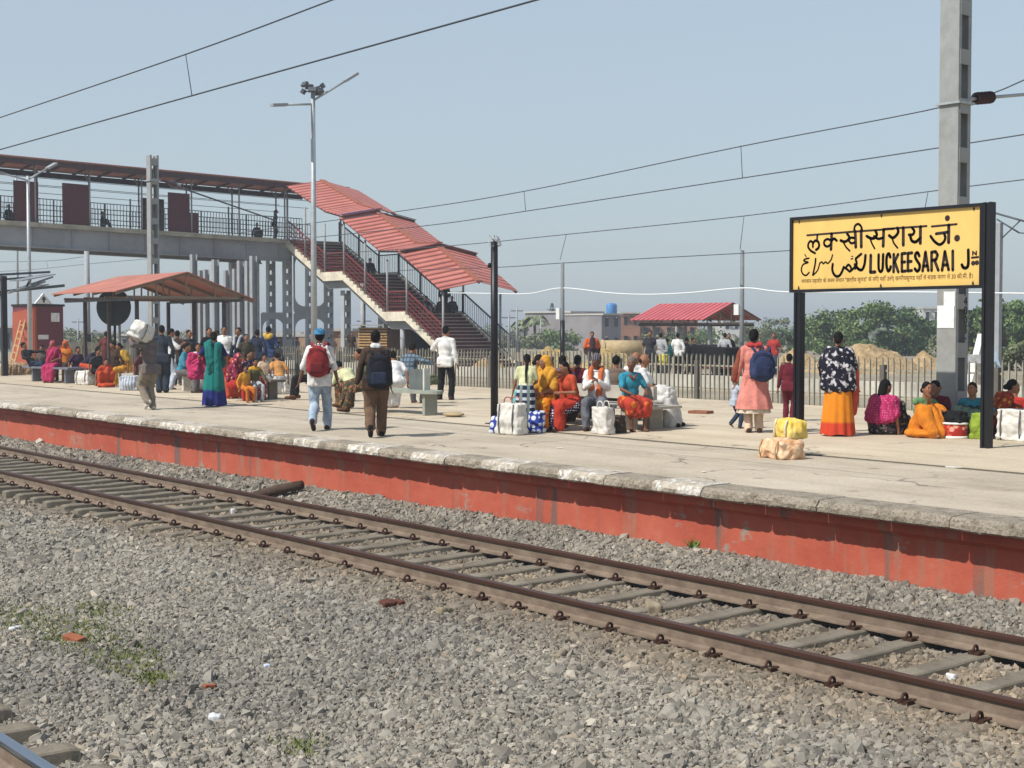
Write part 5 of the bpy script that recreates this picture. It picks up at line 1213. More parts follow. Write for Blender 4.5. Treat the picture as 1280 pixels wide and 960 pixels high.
# ------------------------------------------------------------------ the people on the platform
def zmat(name, clow, chigh, zt, blend=.02):
    """cloth whose lower border has another colour"""
    if name in MATS: return MATS[name]
    m, nt, b = _bs(name); v = coords(nt); sx = nt.nodes.new('ShaderNodeSeparateXYZ'); nt.links.new(v, sx.inputs[0])
    mr = node(nt, 'ShaderNodeMapRange'); mr.inputs[1].default_value = zt-blend; mr.inputs[2].default_value = zt+blend; nt.links.new(sx.outputs[2], mr.inputs[0])
    col = mixc(nt, mr.outputs[0], lin(clow), lin(chigh)); n = noise_tex(nt, v, 8, 5)
    col = mixc(nt, .6, col, ramp(nt, n, [(.3, (.7, .7, .7)), (.7, (1, 1, 1))]), 'MULTIPLY')
    nt.links.new(col, b.inputs['Base Color']); b.inputs['Roughness'].default_value = .85; b.inputs['Specular IOR Level'].default_value = .2; MATS[name] = m; return m
C = cloth
GREYB = C('taupe', (112, 100, 96)); KHAKI = C('khaki', (140, 126, 108)); NAVY = C('navy', (34, 42, 66)); SUIT = C('slate_suit', (50, 58, 70)); PALEB = C('pale_blue', (176, 188, 206)); TURQ = C('turquoise', (58, 140, 168))
TEAL = C('teal', (22, 118, 112)); ROYAL = C('royal_blue', (38, 44, 108)); PINK = C('magenta', (190, 40, 92)); RED = C('red', (196, 44, 36)); ORED = C('orange_red', (206, 72, 40)); ORANGE = C('orange', (216, 116, 34)); YELL = C('marigold', (222, 152, 36))
BROWN = C('dark_brown', (76, 57, 44)); TROUB = C('brown_trousers', (112, 84, 62)); JEANS = mat('cloth_light_jeans', (124, 146, 172), .9, var=.3, scale=5, bmp=.25, bdist=.006, c2=(176, 190, 204)); DJEANS = C('dark_jeans', (52, 66, 92)); GREY = C('grey', (128, 128, 130)); LGREY = C('light_grey', (176, 178, 180)); DGREY = C('charcoal', (58, 58, 64))
YGREEN = C('pale_lime', (214, 214, 160)); MAROON = C('maroon', (112, 30, 44)); CORAL = C('coral_pink', (228, 132, 118)); PEACH = C('peach', (226, 190, 158)); OLIVE = C('olive', (96, 104, 70)); GREEN = C('green', (98, 146, 92)); LIME = C('lime_green', (142, 168, 44)); CYAN = C('cyan', (84, 190, 200)); DTEAL = C('dark_teal', (28, 92, 92))
PLAID = pmat('cloth_navy_plaid', 'plaid', (34, 44, 62), (188, 192, 196), 2.6, c3=(120, 132, 130)); PLAIDG = pmat('cloth_blue_grey_plaid', 'plaid', (110, 128, 142), (70, 84, 98), 3.2)
DOTS = pmat('cloth_navy_white_dots', 'dots', (34, 34, 74), (220, 216, 220), 24); BLUEDOT = pmat('cloth_blue_white_dots', 'dots', (46, 66, 150), (214, 218, 226), 9, thr=.4); FLORB = pmat('cloth_black_white_floral', 'floral', (26, 26, 38), (206, 204, 208), 8, c3=(188, 184, 190), thr=.24); FLORM = pmat('cloth_maroon_floral', 'floral', (142, 44, 72), (214, 150, 120), 12, c3=(92, 30, 60)); FLORN = pmat('cloth_navy_floral', 'floral', (36, 36, 62), (172, 130, 134), 15, c3=(96, 60, 82)); FLORR = pmat('cloth_rust_floral', 'floral', (150, 58, 30), (206, 134, 60), 14, c3=(104, 34, 26)); FLORK = pmat('cloth_black_grey_floral', 'floral', (42, 38, 40), (140, 124, 118), 13, c3=(92, 78, 76))
SARIO = pmat('cloth_marigold_red_print', 'floral', (218, 128, 26), (206, 76, 30), 9, c3=(226, 164, 60), thr=.26); SANDAL = C('sandal_brown', (72, 48, 38)); SHOEB = C('shoe_black', (36, 33, 33)); SHOEW = C('shoe_white', (206, 202, 196))
WOVEN = mat('woven_white_plastic', (204, 201, 193), .8, var=.16, scale=14, bmp=.4, bdist=.004); STRIPE = mat('band_grey', (96, 92, 96), .8); REDBAND = mat('band_dull_red', (150, 84, 84), .8)
def wpos(c, v): return Vector(c['root'].location)+Matrix.Rotation(c['root'].rotation_euler.z, 3, 'Z') @ Vector(v)
P = person

# walkers
c = P(400, 538, 172, 'man in blue cap and white shirt walking away with a red backpack', 1.68, 'walk', WHITE, 'roll', JEANS, hair='short', shoe=SANDAL, stride=.26, lh=(-.36, -.02, .76), rh=(.30, .04, .78), extra=[cap(C('cap_blue', (62, 136, 186)))], hyaw=12, skin=SKIN_D, legw=1.08)
backpack(c, C('bag_red', (156, 42, 44)), C('bag_charcoal_red', (118, 34, 38)), 'red and black backpack worn by the man in the blue cap', .34, .52, .2)
c = P(470, 546, 180, 'man in dark brown jacket and brown trousers walking away with a black backpack', 1.66, 'walk', BROWN, 'long', TROUB, hair='short', shoe=SHOEB, stride=.24, lh=(-.33, .10, .74), rh=(.24, .12, .80), hyaw=-8, legw=1.18, extra=[drape(WHITE, [(-.03, -.01, .56), (.03, -.01, .56)], .054, 'collar')])
backpack(c, C('bag_black', (34, 36, 46)), C('bag_black_blue', (44, 52, 76)), 'black backpack hanging low on the man in the brown jacket', .36, .54, .22, .12, .05)
c = P(188, 512, -150, 'man in taupe jacket carrying a big white sack on his shoulder', 1.66, 'walk', GREYB, 'long', KHAKI, hair='short', shoe=SHOEW, stride=.06, lh=(-.36, .16, 1.46), rh=(-.10, .30, 1.50), hyaw=-20, legw=1.12, lean=4)
o = sack(wpos(c, (-.20, .10, 1.42)), c['root'].rotation_euler.z+.5, (.54, .36, .40), WOVEN, 'bulging white sack riding on the shoulder of the man in taupe', puff=.9, stripes=STRIPE); o.rotation_euler = (.3, .35, o.rotation_euler.z)
P(557, 500, 165, 'man in untucked white shirt and black trousers looking at his phone', 1.72, 'stand', WHITE, 'long', BLACK, hair='short', shoe=SANDAL, lh=(-.22, .30, 1.24), rh=(.27, .02, .80), feet=((-.15, .0, .08), (.15, -.06, .08)), hpitch=14, legw=1.0)
c = P(942, 541, 188, 'woman in long coral dress with red scarf and navy backpack standing', 1.66, 'stand', CORAL, 'long', PEACH, hair='bun', shoe=SANDAL, lh=(-.30, .06, .80), rh=(.24, .16, .90), hyaw=-25, extra=[dress(CORAL, .40, .30), dress(C('lace_cream', (224, 204, 178)), .33, .27, 'lace_hem'), scarf(C('scarf_red', (200, 60, 58)), .3), drape(C('sleeve_rust', (142, 70, 48)), [(-.20, .02, .44), (-.29, .03, .14), (-.31, .06, -.02)], .062, 'sleeve')])
backpack(c, C('bag_navy', (46, 58, 98)), C('bag_navy_dark', (36, 46, 80)), 'big navy backpack on the woman in the coral dress', .38, .50, .22, .06, .10)
P(919, 536, 120, 'small child in pale blue top and jeans holding the coral dressed woman', .88, 'walk', PALEB, 'long', DJEANS, hair='short', stride=.12, rh=(.3, .3, 1.2), lh=(-.2, .3, .9))
sack(at(935, 528) + Vector((0, 0, .34)), .4, (.12, .09, .34), mat('bottle_pale_pink', (222, 176, 172), .35, var=.1), 'pale pink bottle bag hanging from the hand of the coral dressed woman', 'hand_bag', 'bag', fold=.006)
P(986, 527, 168, 'child in dark red suit standing half behind the left sign post', 1.22, 'stand', MAROON, 'long', MAROON, hair='short', lh=(-.30, .05, .78), rh=(.30, .05, .78), shoe=SANDAL)
P(1047, 545, 180, 'woman in black floral shawl over an orange sari standing by the right of the sign', 1.62, 'stand', BLACK, 'long', zmat('sari_orange_red_hem', (196, 66, 40), (218, 132, 30), .22), 'skirt', hair='bun', lh=(-.24, .2, .95), rh=(.3, .08, .86), legw=1.25, extra=[shawl(FLORB, .58, 'shawl', 1.12), drape(ORED, [(.24, .06, .20), (.27, .08, -.15), (.24, .06, -.50)], .075, 'sari_end')], stride=0)
c = P(268, 508, 176, 'woman in teal sari with royal blue hem holding a magenta cloth', 1.60, 'stand', ROYAL, 'blouse', zmat('sari_teal_blue_hem', (36, 42, 110), (20, 120, 112), .36), 'skirt', hair='bun', lh=(-.34, .16, .98), rh=(.26, .12, .92), pallu=TEAL, legw=1.2, shoe=SANDAL, extra=[drape(TEAL, [(.10, -.14, .50), (.08, -.16, .2), (.09, -.17, -.25), (.10, -.17, -.5)], .085, 'sari_end')])
sack(wpos(c, (-.36, .17, .60)), 1.0, (.40, .24, .56), C('magenta_bright', (204, 44, 100)), 'bundled magenta cloth hanging from the hand of the woman in teal', 'cloth_bundle', 'cloth', puff=.7, fold=.05)

# standing men behind at the left
P(203, 491, 172, 'man in dark slate suit seen from behind, beside the sack carrier', 1.74, 'stand', SUIT, 'long', SUIT, hair='short', shoe=SHOEB, wide=1.1, legw=1.15, lh=(-.2, .2, 1.0))
P(213, 487, 100, 'man in white shirt and pale trousers reading next to the slate suit', 1.66, 'stand', WHITE, 'roll', PALEB, hair='short', lh=(-.10, .32, 1.25), rh=(.12, .34, 1.28), hpitch=15)
P(262, 484, 20, 'man in black with bare head standing behind the teal sari woman', 1.68, 'stand', BLACK, 'long', DGREY, hair='short')
P(281, 482, -12, 'moustached man in open white shirt standing behind the bench', 1.72, 'stand', WHITE, 'long', GREY, hair='short', hyaw=10, extra=[lambda c: (lambda mb: (mb.ell(c['HP'](0, .09, -.036)*c['s'], (.026, .008, .008)), mb.build('moustache', HAIR, c['root'])))(MB())])
P(299, 483, -35, 'man in dark jacket over a pale scarf standing second from the hoodie', 1.68, 'stand', NAVY, 'long', DGREY, hair='short', extra=[scarf(LGREY, .25)])
P(315, 480, 150, 'man in black crouching low behind the seated women', 1.45, 'stand', BLACK, 'long', BLACK, hair='short', lean=16)
P(322, 480, 175, 'person in dark blue jacket and grey trousers beside the yellow hood', 1.62, 'stand', C('ink_blue', (48, 56, 78)), 'long', GREY, hair='short')
P(336, 478, 172, 'man in blue hooded jacket with yellow hood lining seen from behind', 1.72, 'stand', C('hoodie_blue', (52, 74, 124)), 'long', LGREY, hair='short', wide=1.12, extra=[drape(C('hood_yellow', (226, 178, 54)), [(-.08, -.10, .53), (0, -.13, .47), (.08, -.10, .53)], .075, 'hood')])
P(347, 478, 150, 'dark haired boy standing right of the blue hooded man', 1.25, 'stand', DGREY, 'long', DGREY, hair='short')
P(133, 470, 170, 'person in dull red clothes standing far behind the round black sign', 1.55, 'stand', C('dull_red', (120, 54, 50)), 'long', C('dull_red_dark', (92, 46, 44)), 'skirt', hair='bun')

# bench group at the left (teal woman's bench)
def bench(name, loc, rz, L, label, back=True, m=None, W=.5, curved=False):
    o = empty(name, loc, rz, label, 'bench'); m = m or mat('bench_concrete', (176, 170, 158), .85, var=.15, scale=4, dirt=.3, bmp=.3)
    if curved:
        ang = [2*PI*k/28 for k in range(28)]; mb = MB(); mb.prism([(math.copysign(abs(math.cos(a))**.6, math.cos(a))*L/2, math.sin(a)*W/2, .42) for a in ang], (0, 0, .06)); mb.build('seat', m, o)
    else: mb = MB(); mb.box((0, 0, .45), (L, W, .06)); mb.build('seat', m, o, bev=.01)
    for x in (-.36, .36):
        for y in ((-.3, .3) if W > .6 else (0,)): mb = MB(); mb.box((x*L, y*W, .21), (.09, min(.3, W*.55), .418)); mb.build('leg', m, o, bev=.01)
    return o
bench('bench', at(243, 490)+Vector((0, .2, 0)), .05, 2.2, 'pale stone bench behind the teal sari woman with feet of sitters below', W=.45, m=mat('bench_pale_steel', (196, 192, 184), .5, .2))
P(226, 491, 78, 'man in turquoise shirt and grey trousers seated at the end of the pale bench', 1.62, 'sit', TURQ, 'long', C('ash_grey', (112, 108, 108)), hair='short', lh=(-.10, .34, .72), rh=(.10, .36, .74), lean=14, hpitch=10, shoe=SANDAL)
P(247, 487, 10, 'woman in white dress sitting behind the magenta cloth', 1.55, 'sit', WHITE, 'half', WHITE, 'skirt', hair='bun', lean=10, veil=None)
P(292, 501, 60, 'woman in maroon floral top and bright red skirt seated low', 1.55, 'sit', FLORM, 'long', RED, 'skirt', hair='bun', seat=.28, lean=12, lh=(-.1, .4, .6), rh=(.1, .42, .6), veil=FLORM)
P(297, 491, 160, 'person in orange red waistcoat seated with the back to the camera', 1.5, 'sit', ORED, 'half', ORED, 'trousers', hair='short', seat=.35)
P(308, 500, 50, 'woman in navy floral blouse seated beside the boy in yellow', 1.58, 'sit', FLORN, 'long', FLORM, 'skirt', hair='bun', seat=.33, lean=8, rh=(.18, .42, .72), lh=(-.05, .45, .62))
P(318, 502, 20, 'boy in yellow and olive sweater with pale grey trousers sitting forward', 1.18, 'sit', zmat('sweater_yellow_olive', (88, 84, 48), (214, 160, 48), .74), 'long', LGREY, 'trousers', hair='short', seat=.36, shoe=SHOEW, lh=(-.22, .40, .7), rh=(.18, .36, .7), lean=8)
P(305, 503, 35, 'child in orange trousers seated between the red skirt and the boy', 1.05, 'sit', YELL, 'long', ORANGE, 'trousers', hair='short', seat=.28, lean=6)
P(330, 493, 30, 'child in pale top seated behind the boy in yellow', 1.15, 'sit', PEACH, 'half', GREY, 'trousers', hair='short', seat=.4)
P(350, 492, -160, 'person in light orange shirt sitting bent forward by white bags', 1.5, 'sit', C('light_orange', (220, 150, 78)), 'half', LGREY, 'trousers', hair='short', seat=.30, lean=25, hpitch=20)
P(282, 498, 30, 'woman with a bright red veil seated by the teal sari', 1.5, 'sit', RED, 'half', ORED, 'skirt', hair='bun', seat=.25, veil=ORED)
bench('bench', at(306, 499)+Vector((0, .35, 0)), .05, 1.8, 'low stone bench under the navy floral woman and children', W=.42, m=mat('bench_dark_concrete', (120, 112, 102), .9))
sack(at(341, 493), .3, (.42, .28, .42), WOVEN, 'white woven bag standing left of the other by the orange shirt', handles=STRIPE)
sack(at(355, 490), .2, (.42, .28, .48), WOVEN, 'white striped bag standing right of the orange shirted person', stripes=STRIPE)

for px, py, fa, H, tp_, sl, lo_, kind, lab in ((236, 486, 30, 1.62, DGREY, 'long', BLACK, 'stand', 'man in charcoal standing behind the turquoise shirted man'), (272, 480, -30, 1.6, C('dusty_blue', (96, 112, 134)), 'long', DGREY, 'stand', 'man in dusty blue partly hidden by the teal sari woman'), (308, 484, 10, 1.5, C('dark_olive', (70, 66, 50)), 'half', BROWN, 'stand', 'young man in dark olive between the scarf man and the hoodie'),
        (222, 482, 170, 1.6, BROWN, 'long', DGREY, 'stand', 'man in dark brown standing behind the white shirted reader'), (172, 484, 60, 1.5, C('dusty_maroon', (104, 56, 60)), 'half', BROWN, 'sit', 'seated person in dusty maroon half hidden by the grey bundle'), (95, 478, 30, 1.5, C('deep_purple', (70, 46, 78)), 'half', C('deep_purple', (70, 46, 78)), 'sit', 'seated person in deep purple between the orange head cloth and indigo shirt'),
        (55, 475, -20, 1.55, C('brown_grey', (96, 84, 78)), 'long', DGREY, 'sit', 'seated person in brown grey behind the lounging man'), (119, 481, 40, 1.45, DGREY, 'half', BLACK, 'sit', 'dark seated person between indigo shirt and orange squatting woman'), (286, 497, -20, 1.45, FLORK, 'half', FLORK, 'sit', 'woman in dark floral cloth seated beside the red veil')):
    P(px, py, fa, lab, H, kind, tp_, sl, lo_, hair='short' if 'man' in lab and 'woman' not in lab else 'bun', seat=.32 if kind == 'sit' else .45, lean=14 if kind == 'sit' else 3)
# far left group
bl_ = bench('bench', at(62, 478)+Vector((0, .1, 0)), .12, 2.9, 'dark steel bench at the far left under the magenta sari woman', m=mat('bench_steel', (120, 124, 134), .45, .4), W=.55)
P(41, 477, 60, 'man in black shirt and jeans lounging at the left end of the steel bench', 1.62, 'sit', C('black_faded', (44, 44, 46)), 'long', DJEANS, hair='short', lean=-32, lh=(-.35, .25, 1.0), rh=(.3, .1, .8), feet=((-.12, .55, .08), (.16, .50, .2)), shoe=SHOEW, hyaw=20)
P(69, 478, -30, 'woman in magenta sari sitting on the steel bench with an arm raised', 1.58, 'sit', PINK, 'blouse', PINK, 'skirt', hair='bun', lean=12, pallu=PINK, veil=C('pink_dusty', (176, 60, 84)), lh=(-.2, .35, .75))
P(82, 476, -25, 'person with bright orange head cloth seated behind the magenta sari', 1.55, 'sit', ORANGE, 'half', BROWN, 'trousers', hair='short', veil=C('orange_bright', (226, 88, 36)), rh=(.1, .3, 1.2))
P(106, 479, 55, 'man in dark indigo shirt hunched forward over his knees', 1.64, 'sit', C('indigo_dark', (46, 44, 66)), 'long', ORED, 'trousers', hair='short', lean=48, lh=(-.1, .55, .62), rh=(.1, .6, .65), hpitch=10)
sack(at(107, 481), .3, (.62, .36, .44), WOVEN, 'white striped woven bag in front of the hunched man', handles=STRIPE, stripes=STRIPE)
P(131, 484, 15, 'woman in orange sari squatting low on the platform', 1.45, 'squat', ORED, 'half', C('orange_deep', (206, 70, 30)), 'skirt', hair='bun', lean=30, pallu=ORED)
P(148, 482, -60, 'man in black trousers sitting with legs stretched out, half hidden', 1.62, 'sit', BROWN, 'long', BLACK, hair='short', lean=14, feet=((-.1, .5, .08), (.1, .55, .08)), shoe=SHOEB)
P(158, 482, -70, 'person wrapped in a mustard yellow cloth seated beside black trousers', 1.55, 'sit', YELL, 'half', YELL, 'skirt', hair='bun', lean=20, extra=[shawl(C('mustard', (206, 156, 52)), .6)])
sack(at(163, 488), .8, (.52, .40, .42), pmat('cloth_grey_stripe', 'stripes', (188, 194, 202), (132, 142, 156), 4), 'grey striped cloth bundle on the ground behind the sack carrier', 'cloth_bundle', 'bundle', puff=1.0)
P(190, 480, 0, 'person in dark clothes half hidden behind the sack carrier', 1.6, 'stand', BROWN, 'long', DGREY, hair='short')
for i, (px, py, w) in enumerate(((22, 466, 1.0), (30, 468, .7), (14, 469, .6))):
    sack(at(px, py), i*.7, (w, .6, .34), mat('rubble_tan', (150, 126, 98), .95, var=.3, scale=8, bmp=.6), ('long heap of tan rubble left of the hut foot', 'smaller heap of tan rubble by the black post', 'lowest heap of tan rubble at the left edge')[i], 'rubble_heap', 'rubble', puff=1.2, fold=.09)

# concrete bench with sitters in the middle
cb = bench('bench', at(486, 517)+Vector((.1, .30, 0)), rad(0), 2.45, 'long pale concrete bench behind the man in the brown jacket', W=.56, m=mat('bench_white_concrete', (146, 150, 138), .85, var=.12, scale=4, dirt=.25, bmp=.2), curved=True)
mb = MB(); mb.box((.42, .05, .68), (.50, .10, .40)); mb.build('backrest', mat('backrest_grey_green', (92, 98, 96), .8, var=.2, scale=4), cb); mb = MB(); mb.box((.70, .05, .69), (.05, .14, .43)); mb.build('backrest_frame', mat('backrest_pale', (190, 190, 180), .8), cb)
P(511, 505, 150, 'man in blue grey plaid shirt seated with his back turned and arm stretched right', 1.66, 'sit', PLAIDG, 'long', GREY, hair='short', rh=(.62, .05, .92), lean=12, hpitch=25, seat=.48)
P(497, 511, -160, 'person in white seated hidden behind the black backpack', 1.5, 'sit', WHITE, 'half', WHITE, 'skirt', hair='short', seat=.48, lean=30)
P(443, 512, -150, 'person in pale lime shirt bent over on the concrete bench', 1.6, 'sit', YGREEN, 'half', pmat('cloth_green_red_floral', 'floral', (66, 66, 50), (150, 112, 66), 13, c3=(120, 60, 50)), 'skirt', hair='short', seat=.42, lean=55, side=-10, hpitch=20, lh=(-.1, .6, .55), rh=(.1, .6, .55))
P(462, 516, -75, 'person sitting with brown shoes stretched out left of the brown jacket', 1.6, 'sit', OLIVE, 'half', pmat('cloth_green_red_floral', 'floral', (70, 76, 50), (196, 130, 60), 13), 'trousers', hair='short', seat=.45, shoe=C('shoe_brown', (110, 72, 50)), feet=((-.1, .55, .12), (.1, .6, .2)), lean=20)
sack(at(534, 508)+Vector((0, 0, .48)), .3, (.42, .30, .20), OLIVE, 'olive green cloth bag lying on the concrete bench', 'bag', 'bag', puff=1.0)
sack(at(522, 510)+Vector((0, .2, .48)), .5, (.10, .10, .09), C('paper_crumple', (224, 224, 224)), 'small crumpled white paper on the concrete bench', 'paper', 'paper')
blk = MB(); blk.box((0, 0, .24), (.50, .55, .48)); o = blk.build('concrete_block', mat('block_concrete', (166, 150, 126), .9, var=.2, scale=4, dirt=.3, bmp=.4), bev=.02); o.location = at(424, 502); o.rotation_euler = (0, 0, .2); tag(o, 'square concrete block left of the concrete bench', 'block')
P(391, 500, -80, 'person with black trousers and brown shoes sitting behind the blue capped man', 1.6, 'sit', BROWN, 'long', BLACK, 'trousers', hair='short', seat=.42, shoe=C('shoe_brown', (110, 72, 50)), feet=((-.1, .42, .14), (.1, .5, .1)))
st_ = MB(); st_.ell((0, 0, .05), (.26, .18, .045)); st_.tube([(0, 0, 0), (0, 0, .04)], .10, 10); o = st_.build('stone_slab', mat('slab_tan', (164, 144, 112), .9, var=.2, bmp=.4)); o.location = at(567, 521); tag(o, 'round tan stone lid lying flat on the platform beyond the concrete bench', 'stone lid')
o = MB().box((0, 0, .03), (.42, .30, .06)).build('flat_brick', mat('brick_red_brown', (132, 84, 62), .9, var=.2, bmp=.4), bev=.01); o.location = at(876, 517); o.rotation_euler = (0, 0, .3); tag(o, 'flat brown brick lying on the platform left of the coral dress', 'brick')

# group on the bench in the centre
BY = at(740, 533)
bb_ = bench('bench', Vector((at(722, 533).x, at(722, 533).y+.40, 0)), 0, 3.3, 'concrete bench hidden under the row of sitters beside the black post', W=.95)
bb_.scale = (1, 1, .84); mb = MB(); mb.box((0, 0, .72), (3.0, .08, .26)); mb.build('backrest', mat('bench_concrete', (176, 170, 158), .85), bb_)
P(657, 540, 172, 'girl in pale lime top and navy plaid skirt standing with her back turned', 1.28, 'stand', YGREEN, 'half', PLAID, 'skirt', hair='plait', lean=16, hyaw=20, hpitch=15, lh=(-.30, .12, .82), rh=(.1, .34, 1.0), hem=.12, legw=.95)
P(673, 534, 58, 'dark haired woman half hidden behind the girl in lime', 1.58, 'sit', MAROON, 'half', ORED, 'skirt', hair='bun', seat=.39, hyaw=0, lh=(-.1, .38, .98), rh=(.1, .35, .9))
P(685, 537, -28, 'woman in marigold sari drawn over her head, seated on the bench', 1.58, 'sit', C('marigold_blouse', (206, 110, 36)), 'blouse', SARIO, 'skirt', hair='bun', seat=.39, veil=YELL, pallu=YELL, lean=10, hyaw=-25, lh=(-.12, .42, .68), rh=(.02, .44, .68), legw=1.12, extra=[shawl(YELL, .5, 'sari_drape', .9)])
P(718, 538, -58, 'girl in red and orange clothes with a navy dotted skirt, hand at her chin', 1.46, 'sit', ORED, 'half', zmat('skirt_plain_red', (190, 62, 44), (190, 62, 44), .5), 'skirt', hair='plait', seat=.39, lean=18, hpitch=8, rh=(.04, .22, 1.08), lh=(-.12, .36, .74), extra=[drape(DOTS, [(-.10, .10, -.02), (-.05, .40, .02), (0, .50, -.16), (.02, .52, -.30)], .135, 'dotted_skirt'), drape(ORED, [(.12, .08, .5), (.10, .16, .3), (.05, .2, .1)], .06, 'scarf')])
P(722, 525, 160, 'woman with black hair sitting on the far side behind the red girl', 1.5, 'sit', MAROON, 'half', BROWN, 'skirt', hair='bun', seat=.39)
P(746, 537, -8, 'old man in striped cap, orange scarf and white shirt sitting on the bench', 1.62, 'sit', WHITE, 'long', C('steel_grey', (110, 114, 124)), hair='short', seat=.39, skin=SKIN_D, extra=[cap(pmat('cap_grey_stripe', 'stripes', (66, 60, 66), (122, 116, 120), 9), brim=False), scarf(C('scarf_orange', (222, 108, 52)), .38)], hyaw=-18, hpitch=6, lh=(-.06, .30, .86), rh=(.04, .34, .84), lean=4, shoe=SANDAL)
sack(at(754, 543), .05, (.36, .24, .46), C('bag_white', (212, 207, 198)), 'plain white carrier bag standing between the old man and the blue blouse', 'carrier_bag', 'bag', handles=C('bag_white', (212, 207, 198)), puff=.2)
P(787, 538, 22, 'old woman in turquoise blouse and orange red sari sitting on the bench', 1.52, 'sit', C('bright_turquoise', (40, 148, 178)), 'half', pmat('sari_red_orange', 'floral', (182, 62, 44), (214, 122, 50), 6, c3=(150, 52, 40)), 'skirt', hair='bun', hairm=HAIR_G, seat=.39, skin=SKIN_D, hem=.26, lean=6, hyaw=-30, lh=(-.20, .30, .72), rh=(.14, .40, .70), legw=1.1, extra=[drape(C('beads_rust', (150, 76, 44)), [(-.06, .115, .50), (0, .135, .42), (.06, .115, .50)], .022, 'necklace'), drape(C('bundle_brown', (98, 76, 50)), [(-.26, .22, -.02), (-.12, .32, .02)], .10, 'lap_cloth')])
P(794, 527, -175, 'bald man in white seated on the far side behind the turquoise blouse', 1.64, 'sit', WHITE, 'half', LGREY, hair='rim', hairm=HAIR_G, seat=.39, hyaw=-75, lh=(-.15,.25,.7), rh=(.15,.25,.7))
P(808, 533, 78, 'person in white dhoti with a white bundle in the lap facing right', 1.62, 'sit', WHITE, 'half', C('dhoti_white', (210, 207, 202)), 'dhoti', hair='rim', seat=.39, lean=-6, shoe=SHOEB, feet=((-.12, .5, .08), (.12, .46, .08)), rh=(.12, .30, .68), lh=(-.12, .30, .68), legw=1.35)
sack(at(822, 534)+Vector((0, .1, .50)), .3, (.44, .30, .22), C('cloth_bundle_white', (212, 209, 204)), 'folded white cloth bundle in the lap of the person in the dhoti', 'cloth_bundle', 'bundle', puff=1.2)
P(740, 472, 5, 'man with a bright orange scarf standing behind the fence', 1.68, 'stand', C('plum_dark', (62, 44, 54)), 'long', DGREY, hair='short', z=-.14, extra=[shawl(C('scarf_bright_orange', (230, 96, 34)), .38, 'scarf', .9), drape(C('shirt_plum', (70, 46, 58)), [(0, .12, .50), (0, .15, .2)], .10, 'shirt_front')])
sack(at(640, 543), .15, (.50, .30, .52), WOVEN, 'big white woven bag with a red edge at the foot of the black post', stripes=STRIPE, handles=REDBAND)
sack(at(663, 541)+Vector((.0, .12, 0)), .3, (.26, .22, .36), BLUEDOT, 'blue bag with white dots beside the girl in lime', 'bag', 'bag')
sack(at(624, 541), .6, (.26, .24, .28), BLUEDOT, 'blue dotted bag tucked behind the black post', 'bag', 'bag')
sack(at(645, 536)+Vector((0, .25, .32)), .5, (.42, .28, .36), CYAN, 'shiny cyan bag lying on top behind the big woven bag', 'bag', 'bag', puff=.8, tilt=.2)

P(770, 527, 175, 'person in dusty brown clothes seated on the far side between old man and turquoise blouse', 1.5, 'sit', C('dusty_brown', (120, 100, 86)), 'half', BROWN, hair='short', seat=.39)
P(703, 529, 170, 'woman in faded violet seated on the far side behind the marigold sari', 1.52, 'sit', C('faded_violet', (112, 84, 118)), 'half', BROWN, 'skirt', hair='bun', seat=.39)
sack(at(768, 541), .4, (.34, .26, .30), C('bag_dark_brown', (74, 60, 50)), 'dark brown cloth bag on the ground right of the white carrier bag', 'bag', 'bag', puff=.8)
# bundles near the sign post
ob = mat('sack_orange_white', (206, 140, 84), .8, var=.22, scale=7, c2=(226, 200, 168), bmp=.4)
sack(at(977, 573), -.25, (.60, .42, .26), ob, 'orange and white stuffed sack lying under the yellow bundle', 'sack', 'sack', puff=1.1, fold=.030, stripes=mat('rope_tan', (170, 136, 92), .9))
sack(at(983, 570)+Vector((.0, .08, .235)), -.3, (.44, .32, .27), mat('sack_yellow_white', (222, 182, 48), .7, var=.14, scale=6, c2=(232, 210, 130), bmp=.3), 'yellow printed bundle on top of the orange sack', 'bundle', 'bundle', puff=1.1, fold=.026, stripes=WOVEN)

# people sitting on the ground at the right
P(1103, 543, 150, 'woman in magenta shawl and black skirt sitting on the ground, back turned', 1.62, 'floor', BLACK, 'half', FLORK, 'skirt', hair='long', extra=[shawl(pmat('shawl_magenta_dots', 'dots', (168, 40, 92), (196, 90, 130), 26), .34, 'shawl', 1.05)], hyaw=-20, lean=8, feet=((.05, .40, .07), (.2, .35, .07)))
P(1122, 541, 60, 'small dark haired child sitting beside the magenta shawl', .95, 'floor', BROWN, 'half', DGREY, 'trousers', hair='short')
P(1150, 546, 42, 'woman in green blouse and bright orange sari squatting with a hand at her mouth', 1.62, 'floor', GREEN, 'half', C('sari_bright_orange', (232, 128, 20)), 'skirt', hair='bun', lean=12, rh=(.05, .24, .60), lh=(-.15, .36, .42), hyaw=-12, legw=1.1, extra=[drape(C('sari_bright_orange', (232, 128, 20)), [(.14, .05, .40), (.16, .10, .2), (.14, .12, .0)], .07, 'sari_drape')])
P(1173, 543, -25, 'woman in dark red blouse squatting close by the orange sari, hand raised', 1.62, 'floor', MAROON, 'half', C('wine_dark', (72, 28, 36)), 'skirt', hair='bun', lean=10, rh=(.0, .25, .66), lh=(-.1, .36, .44), hpitch=8)
P(1216, 546, -12, 'woman in teal top sitting on the ground left of the right sign post', 1.58, 'floor', C('teal_blue', (36, 128, 150)), 'half', C('dark_green_cloth', (44, 62, 56)), 'skirt', hair='bun', lean=6, lh=(-.30, .30, .40), hyaw=-10)
sack(at(1226, 549), .2, (.30, .24, .42), LIME, 'rounded lime green bag against the right sign post', 'bag', 'bag', puff=.9)
